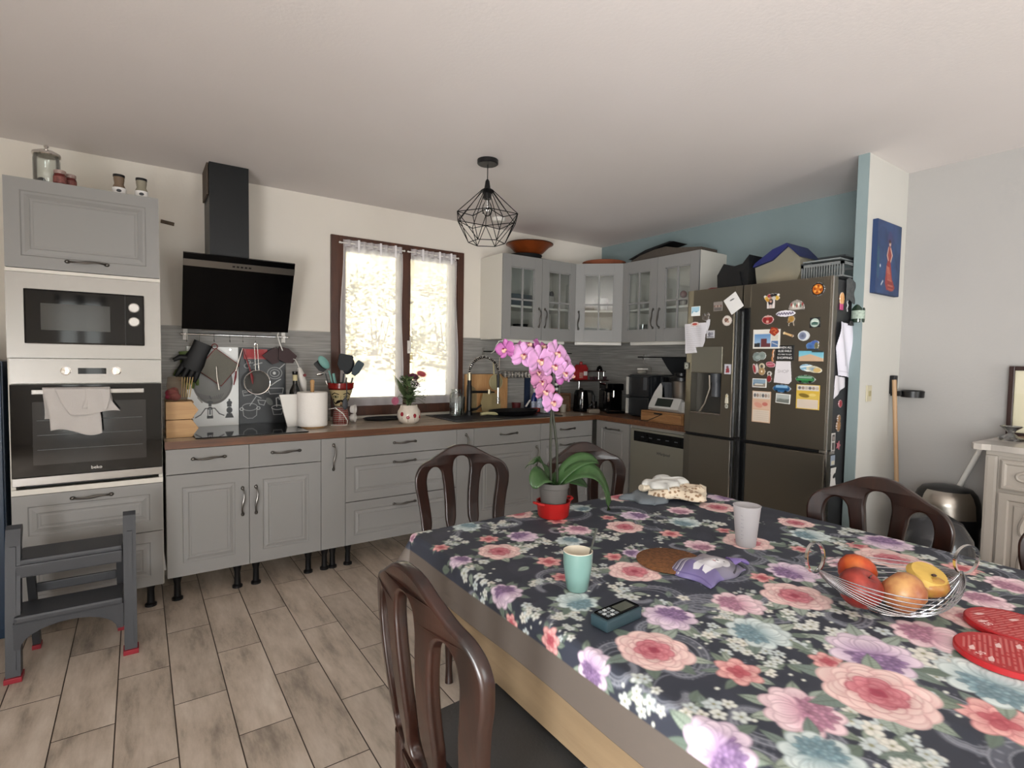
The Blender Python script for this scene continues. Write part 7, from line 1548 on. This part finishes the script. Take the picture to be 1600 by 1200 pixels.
# ---- cup, spoon
cx,cy=-2.897,-2.915
t=thing('mint_cup','mint green handleless cup with a cream inside on the table','cup',(cx,cy,TZ))
part('body',MB().lathe([(0,0),(.026,0),(.029,.004),(.0385,.07),(.0395,.104),(.0375,.105)],(cx,cy,TZ),40,cap=False),mat('mint glazed ceramic',"#708f88",.3),t,True)
part('inside',MB().lathe([(.0377,.105),(.0365,.07),(.028,.012),(0,.010)],(cx,cy,TZ),40,cap=False),mat('cream glaze',"#d9cfbc",.3),t,True)
part('rim',MB().torus((cx,cy,TZ+.105),.0385,.0011,'z',40,6),mat('cream glaze',"#d9cfbc",.3),t,True)
single('teaspoon',MB().tube([(cx+.012,cy-.005,TZ+.016),(cx+.036,cy-.012,TZ+.105),(cx+.058,cy-.010,TZ+.158)],[.0045,.0055,.0085],10,flat=.45),mat('dark steel spoon',"#6f736c",.4,.7),'dark steel spoon standing in the mint cup','spoon',None,True)
# ---- cork, measuring beaker
t=thing('cork_trivet','round brown cork trivet on the table','trivet',(-2.525,-2.925,TZ)); part('disc',MB().lathe([(0,0),(.098,0),(.102,.003),(.102,.006),(.098,.009),(0,.009)],(-2.525,-2.925,TZ),48),mat('brown cork',"#6b4526",.9,var=.35,vscale=90,bump=.4,bscale=200),t,True)
mx_,my_=-2.185,-2.965
t=thing('measuring_beaker','frosted plastic measuring beaker on the table','beaker',(mx_,my_,TZ))
part('body',MB().lathe([(0,.0),(.030,0),(.0315,.003),(.043,.132),(.045,.136),(.0425,.137),(.030,.006),(0,.004)],(mx_,my_,TZ),40),sheer('frosted beaker plastic',"#d3cfd0",.66),t,True)
cd=Vector((-3.85-mx_,-3.96-my_,0)).normalized()
for k in range(7):
    z=.03+.013*k; rr=.0305+z*.09; a=math.atan2(cd.y,cd.x)-.45
    part('scale_mark',MB().tube([(mx_+(rr+.0012)*math.cos(a+q*.05),my_+(rr+.0012)*math.sin(a+q*.05),TZ+z) for q in range(0,6 if k%2 else 4)],.0007,4),mat('grey scale print',"#8a8a8e",.6),t)
# ---- treat bag
cv=CV(180,240,'#7d6fa3'); cv.rect(0,0,180,240,'#8278a0','#695f88')
cv.ell(96,96,92,100,0,'#9c98a0','#6c6878',al=.9); cv.ell(70,60,60,44,.4,'#b6b2b8','#77737c',al=.8); cv.ell(150,60,26,70,.2,'#4a4550','#7a7684',al=.8)
cv.rect(0,150,180,240,'#6e648f')
for k in range(7): cv.line([(8+6*k,110),(18+6*k,236)],4,('#c9c6cc','#4a4750','#8d8a94')[k%3])
for sg in (-1,1): cv.poly([(112+sg*8,118),(112+sg*34,124),(112+sg*30,176),(112+sg*22,206),(112+sg*6,200),(112,160)],'#d8d7dc')
cv.ell(112,130,36,34,0,'#dddce0','#c6c4ca'); cv.ell(110,86,34,31,0,'#e4e3e6','#cfcdd2',edge='#b0adb4');cv.ell(80,92,11,22,.25,'#cbc9ce');cv.ell(140,92,11,22,-.25,'#cbc9ce')
cv.ell(106,102,14,9,0,'#f0eef0');cv.ell(106,96,5,4,0,'#1c1a1c');cv.ell(96,82,3.4,3.4,0,'#141414');cv.ell(122,82,3.4,3.4,0,'#141414');cv.ell(106,110,6,4,0,'#9a5a60');cv.line([(106,100),(106,106)],1.5,'#3a3438')
cv.line([(4,10),(176,10)],4,'#2a2632');cv.line([(150,14),(172,90)],6,'#2a2632');cv.line([(4,230),(176,230)],4,'#5b4f80')
def puff(U,V):
    u=U/.15*2;v=V/.205*2; z=.030*np.clip(1-u**2,0,1)**.5*np.clip(1-v**2,0,1)**.5+.0016*np.sin(U*150+V*40)*np.clip(1.1-np.abs(v),0,1)
    return np.stack([.006*np.sin(V*50),.006*np.sin(U*60),z],1)
t=thing('treat_bag','crumpled purple foil bag with a picture of a white puppy on the table','bag',(-2.46,-3.045,TZ))
painted('printed_foil',cv,.15,.205,FR((-2.487,-3.025,TZ),(.05,-.9987,0),(0,0,1)),t,.0015,.22,.3,fn=puff,mtl=printed(.34,'glossy foil print',.1))
part('twisted_end',MB().tube([(-2.40,-3.045,TZ+.014),(-2.375,-3.06,TZ+.02),(-2.355,-3.065,TZ+.012)],[.03,.012,.02],8,flat=.35),mat('purple foil',"#7664a0",.25,coat=.3),t,True)
# ---- laser distance meter
M=FR((-2.938,-3.098,TZ),(.995,.06,0),(0,0,1)); 
t=thing('distance_meter','dark teal handheld laser distance meter with keypad and screen on the table','device',(-2.938,-3.098,TZ))
part('case',MB(M).box(-.062,.062,-.026,.026,.0,.028,.006),mat('dark teal rubber',"#293b41",.5),t)
part('face_panel',MB(M).box(-.056,.058,-.021,.021,.0278,.0295,.003),BLKG,t)
part('screen',MB(M).box(-.002,.048,-.014,.014,.0296,.0300,.001),mat('grey lcd',"#55584f",.2),t)
for i in range(3):
    for j in range(3): part('key',MB(M).box(-.048+i*.014,-.038+i*.014,-.016+j*.012,-.008+j*.012,.0296,.0312,.001),mat('keypad grey',"#8e9294" if (i+j)%2 else "#c4c8c8",.5) if False else mat('keypad pale' if (i+j)%2 else 'keypad grey',"#b5babb" if (i+j)%2 else "#73797c",.5),t)
# ---- wire fruit basket
bc=Vector((-2.315,-3.43,TZ)); bu=Vector((.82,-.572,0)); bv=Vector((.572,.82,0))
BM=Matrix(((bu.x,bv.x,0,bc.x),(bu.y,bv.y,0,bc.y),(0,0,1,bc.z),(0,0,0,1)))
t=thing('fruit_basket','boat shaped chrome wire fruit basket with a ring handle at each end','basket',tuple(bc))
WIRE=mat('dull chrome wire',"#a9a9ad",.22,1)
L_=.182
nw=21
for k in range(nw):
    ph=-PI/2*1.02+PI*1.02*k/(nw-1)
    pts=[]
    for i in range(23):
        q=-1+2*i/22; e=(1-q*q)**.92 if abs(q)<1 else 0
        pts.append((L_*q,.132*math.sin(ph)*e,.100-(.078*math.cos(ph)+.018)*(1-abs(q)**2.2)**.85))
    part('wire',MB(BM).tube(pts,.0014,6),WIRE,t,True)
for s_ in (-1,1):
    mb=MB(BM@Matrix.Translation((s_*(L_+.008),0,.130))@Matrix.Rotation(R(s_*12),4,'Y')@Matrix.Rotation(R(30 if s_<0 else 12),4,'Z')); 
    mb.lathe([(.034,-.0035),(.0385,-.0035),(.0385,.0035),(.034,.0035),(.034,-.0035)],(0,0,0),36,ax='y',cap=False); part('ring_handle',mb,CHROME,t,True)
part('base_ring',MB(BM).torus((0,0,.0035),.045,.0015,'z',32,6,sx=1.3),CHROME,t,True)
def fruit(nm,label,p,r,c1,c2,cat='fruit',sq=.95,axis=None,sc=4):
    m=bpy.data.materials.new(nm+' skin'); m.use_nodes=True; nt=m.node_tree; b=nt.nodes['Principled BSDF']; tc=nt.nodes.new('ShaderNodeTexCoord'); n=nt.nodes.new('ShaderNodeTexNoise'); n.inputs['Scale'].default_value=sc*5; n.inputs['Detail'].default_value=6
    rp=nt.nodes.new('ShaderNodeValToRGB'); rp.color_ramp.elements[0].position=.38; rp.color_ramp.elements[1].position=.62; rp.color_ramp.elements[0].color=(*lin(c1),1); rp.color_ramp.elements[1].color=(*lin(c2),1)
    nt.links.new(tc.outputs['Object'],n.inputs['Vector']); nt.links.new(n.outputs['Fac'],rp.inputs[0]); nt.links.new(rp.outputs[0],b.inputs['Base Color']); b.inputs['Roughness'].default_value=.38
    w=BM@Vector(p); t=thing(nm,label,cat,tuple(w-Vector((0,0,r*sq))),'fruit in the wire basket')
    prof=[(0,-.80),(.25,-.90),(.55,-.83),(.85,-.52),(1.0,-.02),(.97,.32),(.78,.68),(.5,.88),(.25,.90),(.08,.80),(0,.74)]
    mb=MB(Matrix.Translation(w)@(axis or Matrix.Identity(4))); mb.lathe([(a*r,b_*r*sq) for a,b_ in prof],(0,0,0),28); part('flesh',mb,m,t,True)
    part('stalk',MB(Matrix.Translation(w)@(axis or Matrix.Identity(4))).tube([(0,0,r*sq*.7),(.003,0,r*sq*1.0)],.0015,6),DKW,t)
    return t,w
fruit('apple','dark red apple at the left in the wire basket',(-.082,-.012,.058),.050,'#6e1b18','#97382c',axis=Matrix.Rotation(R(30),4,'X'))
fruit('peach','orange red peach at the back left in the wire basket',(-.046,.056,.074),.045,'#a83a18','#c0642a',axis=Matrix.Rotation(R(35),4,'Y'))
fruit('bruised_apple','mottled orange tan apple at the front of the wire basket',(.014,-.030,.056),.050,'#96583a','#b88a54',axis=Matrix.Rotation(R(-50),4,'X'))
t,w=fruit('cut_apple','yellow apple with a cut face and dark core at the right in the wire basket',(.100,.010,.062),.048,'#a8803a','#98502f',sq=.62)
part('cut_face',MB(Matrix.Translation(w+Vector((0,0,.016)))@Matrix.Rotation(R(22),4,'X')@Matrix.Rotation(R(-10),4,'Y')).lathe([(0,.0),(.036,.0),(.0465,.005),(.038,.017),(0,.019)],(0,0,0),28,sx=1.05),mat('yellow apple flesh',"#bf9c4c",.6,var=.12,vscale=25),t,True)
part('core',MB(Matrix.Translation(w+Vector((-.010,-.018,.031)))).sph((0,0,0),.008,.006,.003,10,6),DKW,t,True)
# ---- red trivets
def trivet(c,r,z,label,rot):
    n=256; cv=CV(n,n,'#a81c22',False); cv.ell(n/2,n/2,n/2-1,n/2-1,0,'#a81c22',None,1,None,True)
    ca,sa=math.cos(R(rot)),math.sin(R(rot))
    def T(x,y): return (n/2+x*ca-y*sa,n/2+x*sa+y*ca)
    for row in range(-8,9):
        y=row*13; half=math.sqrt(max(0,112**2-y*y)); x=-half
        cv.line([T(-half,y+6.5),T(half,y+6.5)],1.2,'#8a141a')
        while x<half-6:
            wd=random.uniform(4,12)
            if random.random()<.85: cv.line([T(x,y),T(min(half,x+wd),y)],6,'#c06a66',.75)
            x+=wd+4
    for (x,y) in ((-78,-40),(40,-20),(-10,62),(74,30),(-30,-84)): cv.poly([T(x-20,y-6),T(x+2,y-8),T(x+22,y+3),T(x+2,y+7),T(x-16,y+6)],'#d9b4b0')
    F=FR((c[0],c[1],z),(1,0,0),(0,0,1)); t=thing('red_trivet',label,'trivet',(c[0],c[1],z),'red trivets')
    part('disc',MB(F).lathe([(0,0),(r-.002,0),(r,.002),(r,.011),(r-.002,.013),(0,.013)],(0,0,0),64),mat('red rubber',"#a81c22",.4),t,True)
    painted('printed_top',cv,r*1.96,r*1.96,F@Matrix.Translation((0,0,.0131)),t,.0004,.45)
    for (x,y) in ((.1,-.75),(-.55,.35)): text('lettering','5/5',.016,F@Matrix.Translation((x*r,y*r,.0136))@Matrix.Rotation(R(-20),4,'Z'),mat('pale print',"#e0c4c0",.6),t,.0002)
trivet((-2.363,-3.665),.089,TZ,'round red trivet covered in tiny printed words, nearest the left','-15' and -15)
trivet((-2.185,-3.635),.088,TZ,'round red printed trivet lying behind the first, cut by the right picture edge',20)

# ================================================================== CHAIRS
CW=wood('mahogany chair wood',"#150a07","#2f170f",(8,8,1.2),.3,coat=.25,wscale=3)
SEATM=mat('dark grey seat vinyl',"#3f3f3f",.55,bump=.1,bscale=150)
def chair_back():
    c=bpy.data.curves.new('back','CURVE'); c.dimensions='2D'; c.fill_mode='BOTH'; c.extrude=.008; c.bevel_depth=.0075; c.bevel_resolution=2; c.resolution_u=10
    def spl(P):
        s=c.splines.new('BEZIER'); s.bezier_points.add(len(P)-1); s.use_cyclic_u=True
        for b,(x,y) in zip(s.bezier_points,P): b.co=(x,y,0); b.handle_left_type=b.handle_right_type='AUTO'
    half=[(0,.925),(.05,.918),(.10,.893),(.155,.863),(.205,.838),(.232,.80),(.236,.75),(.224,.68),(.212,.60),(.205,.50),(.204,.44)]
    half[-2:]=[(.203,.50),(.200,.40)]
    spl(half+[(.0,.395)]+[(-x,y) for x,y in half[:0:-1]])
    spl([(0,.884),(.038,.868),(.052,.828),(.050,.77),(.042,.68),(.040,.58),(.046,.475),(0,.468),(-.046,.475),(-.040,.58),(-.042,.68),(-.050,.77),(-.052,.828),(-.038,.868)])
    for s in (1,-1): spl([(s*x,y) for x,y in ((.140,.836),(.172,.822),(.190,.78),(.188,.72),(.176,.64),(.168,.56),(.168,.475),(.120,.468),(.084,.475),(.080,.58),(.082,.68),(.090,.76),(.105,.815))])
    o=bpy.data.objects.new('b',c); COL.objects.link(o); dg=bpy.context.evaluated_depsgraph_get(); me=bpy.data.meshes.new_from_object(o.evaluated_get(dg)); bpy.data.objects.remove(o)
    bm=bmesh.new(); bm.from_mesh(me)
    for v in bm.verts:
        x,y,z=v.co; v.co=Vector((x,.055*(y-.44)/.5+.038*(1-(x/.236)**2)-.01+z+.012*math.sin((y-.44)*7),y))
    return bm
def make_chair(label):
    t=thing('dining_chair',label,'chair',(0,0,0),'mahogany dining chairs round the table')
    finish('backrest',chair_back(),CW,t,True)
    # seat: trapezoid, front towards -y
    P_s=[(-.19,-.01),(.19,-.01),(.21,-.39),(.18,-.415),(-.18,-.415),(-.21,-.39)]
    part('seat_frame',MB().prism(P_s,.375,.43,'z'),CW,t)
    mb=MB(); mb.prism([(x*.96,-.03+(y+.03)*.97) for x,y in P_s],.431,.458,'z'); bmesh.ops.bevel(mb.bm,geom=[e for e in mb.bm.edges if all(v.co.z>.45 for v in e.verts)],offset=.012,segments=3,affect='EDGES')
    part('seat_cushion',mb,SEATM,t,True)
    part('piping',MB().tube([(x*.965,-.03+(y+.03)*.975,.436) for x,y in P_s],.006,8,closed=True),BLK,t,True)
    for s in (-1,1):
        part('leg',MB().tube([(s*.188,.0,.44),(s*.188,.0,.30),(s*.190,.03,.12),(s*.195,.075,.0)],[.022,.020,.017,.015],12),CW,t,True)
        part('leg',MB().tube([(s*.185,-.375,.41),(s*.195,-.39,.34),(s*.19,-.382,.2),(s*.187,-.38,.06),(s*.189,-.39,.0)],[.024,.028,.018,.014,.017],12),CW,t,True)
    return t
def put(o,x,y,r,l=None):
    o.location=(x,y,0); o.rotation_euler=(0,0,R(r))
    if l: o['label']=l
c0=make_chair('nearest dining chair, at the left side of the table with its grey seat showing')
c0_=[copytree(c0) for k in range(4)]
put(c0,-3.315,-2.935,91)
put(c0_[0],-2.53,-1.68,-12,'mahogany dining chair behind the table in front of the three-drawer cabinet')
put(c0_[1],-1.93,-1.93,-12,'mahogany dining chair behind the table, right of the orchid')
put(c0_[2],-1.56,-3.10,-86,'mahogany dining chair on the right side of the table in front of the vacuum cleaner')
put(c0_[3],-1.46,-3.735,-90,'mahogany dining chair cut off by the right picture edge in front of the sideboard')

# ================================================================== LIGHT
w=bpy.data.worlds.new('sky'); scene.world=w; w.use_nodes=True; nt=w.node_tree; bg=nt.nodes['Background']
sky=nt.nodes.new('ShaderNodeTexSky'); sky.sky_type='HOSEK_WILKIE' ; sky.turbidity=3.5; sky.sun_direction=(.6,-.2,.75)
bg.inputs['Strength'].default_value=1.6; nt.links.new(sky.outputs[0],bg.inputs[0])
def light(name,kind,loc,rot,energy,color=(1,1,1),size=(1,1),angle=0):
    l=bpy.data.lights.new(name,kind); l.energy=energy; l.color=color
    if kind=='AREA': l.shape='RECTANGLE'; l.size,l.size_y=size
    if kind=='SUN': l.angle=angle
    o=bpy.data.objects.new(name,l); COL.objects.link(o); o.location=loc; o.rotation_euler=rot; return o
s=light('sun','SUN',(0,0,10),(0,0,0),25,(1,.98,.95),angle=R(1)); s.rotation_euler=Vector((-.55,.25,-.8)).to_track_quat('-Z','Y').to_euler()
# area lamps standing in for daylight at two rear doors and the left door
light('daylight_rear','AREA',(-4.55,-7.70,1.15),(R(90),0,0),24,(1,.985,.96),(.5,2.0))
light('daylight_rear','AREA',(-2.0,-7.70,1.15),(R(100),0,0),90,(.99,.985,1),(1.3,2.0))
light('daylight_side','AREA',(-5.62,-5.2,1.05),(0,R(-106),0),335,(.99,.985,1),(2.0,2.3))

# ================================================================== CAMERA
cam=bpy.data.cameras.new('camera'); co=bpy.data.objects.new('camera',cam); COL.objects.link(co); scene.camera=co
cam.sensor_width=36; cam.lens=834.117*36/1600; cam.clip_start=.05
yaw,pitch,roll=0.61066,0.04712,0.01652
f=Vector((math.sin(yaw)*math.cos(pitch),math.cos(yaw)*math.cos(pitch),-math.sin(pitch))); r=Vector((math.cos(yaw),-math.sin(yaw),0)); u=r.cross(f)
r2=r*math.cos(roll)+u*math.sin(roll); u2=-r*math.sin(roll)+u*math.cos(roll)
co.matrix_world=Matrix(((r2.x,u2.x,-f.x,-3.8526),(r2.y,u2.y,-f.y,-3.9598),(r2.z,u2.z,-f.z,1.3703),(0,0,0,1)))
vs=scene.view_settings; vs.view_transform='Standard'; vs.look='None'; vs.gamma=1; vs.exposure=0.06; vs.use_curve_mapping=False
scene.cycles.max_bounces=10; scene.cycles.diffuse_bounces=5; scene.cycles.transparent_max_bounces=24; scene.cycles.sample_clamp_indirect=6; scene.cycles.use_denoising=True
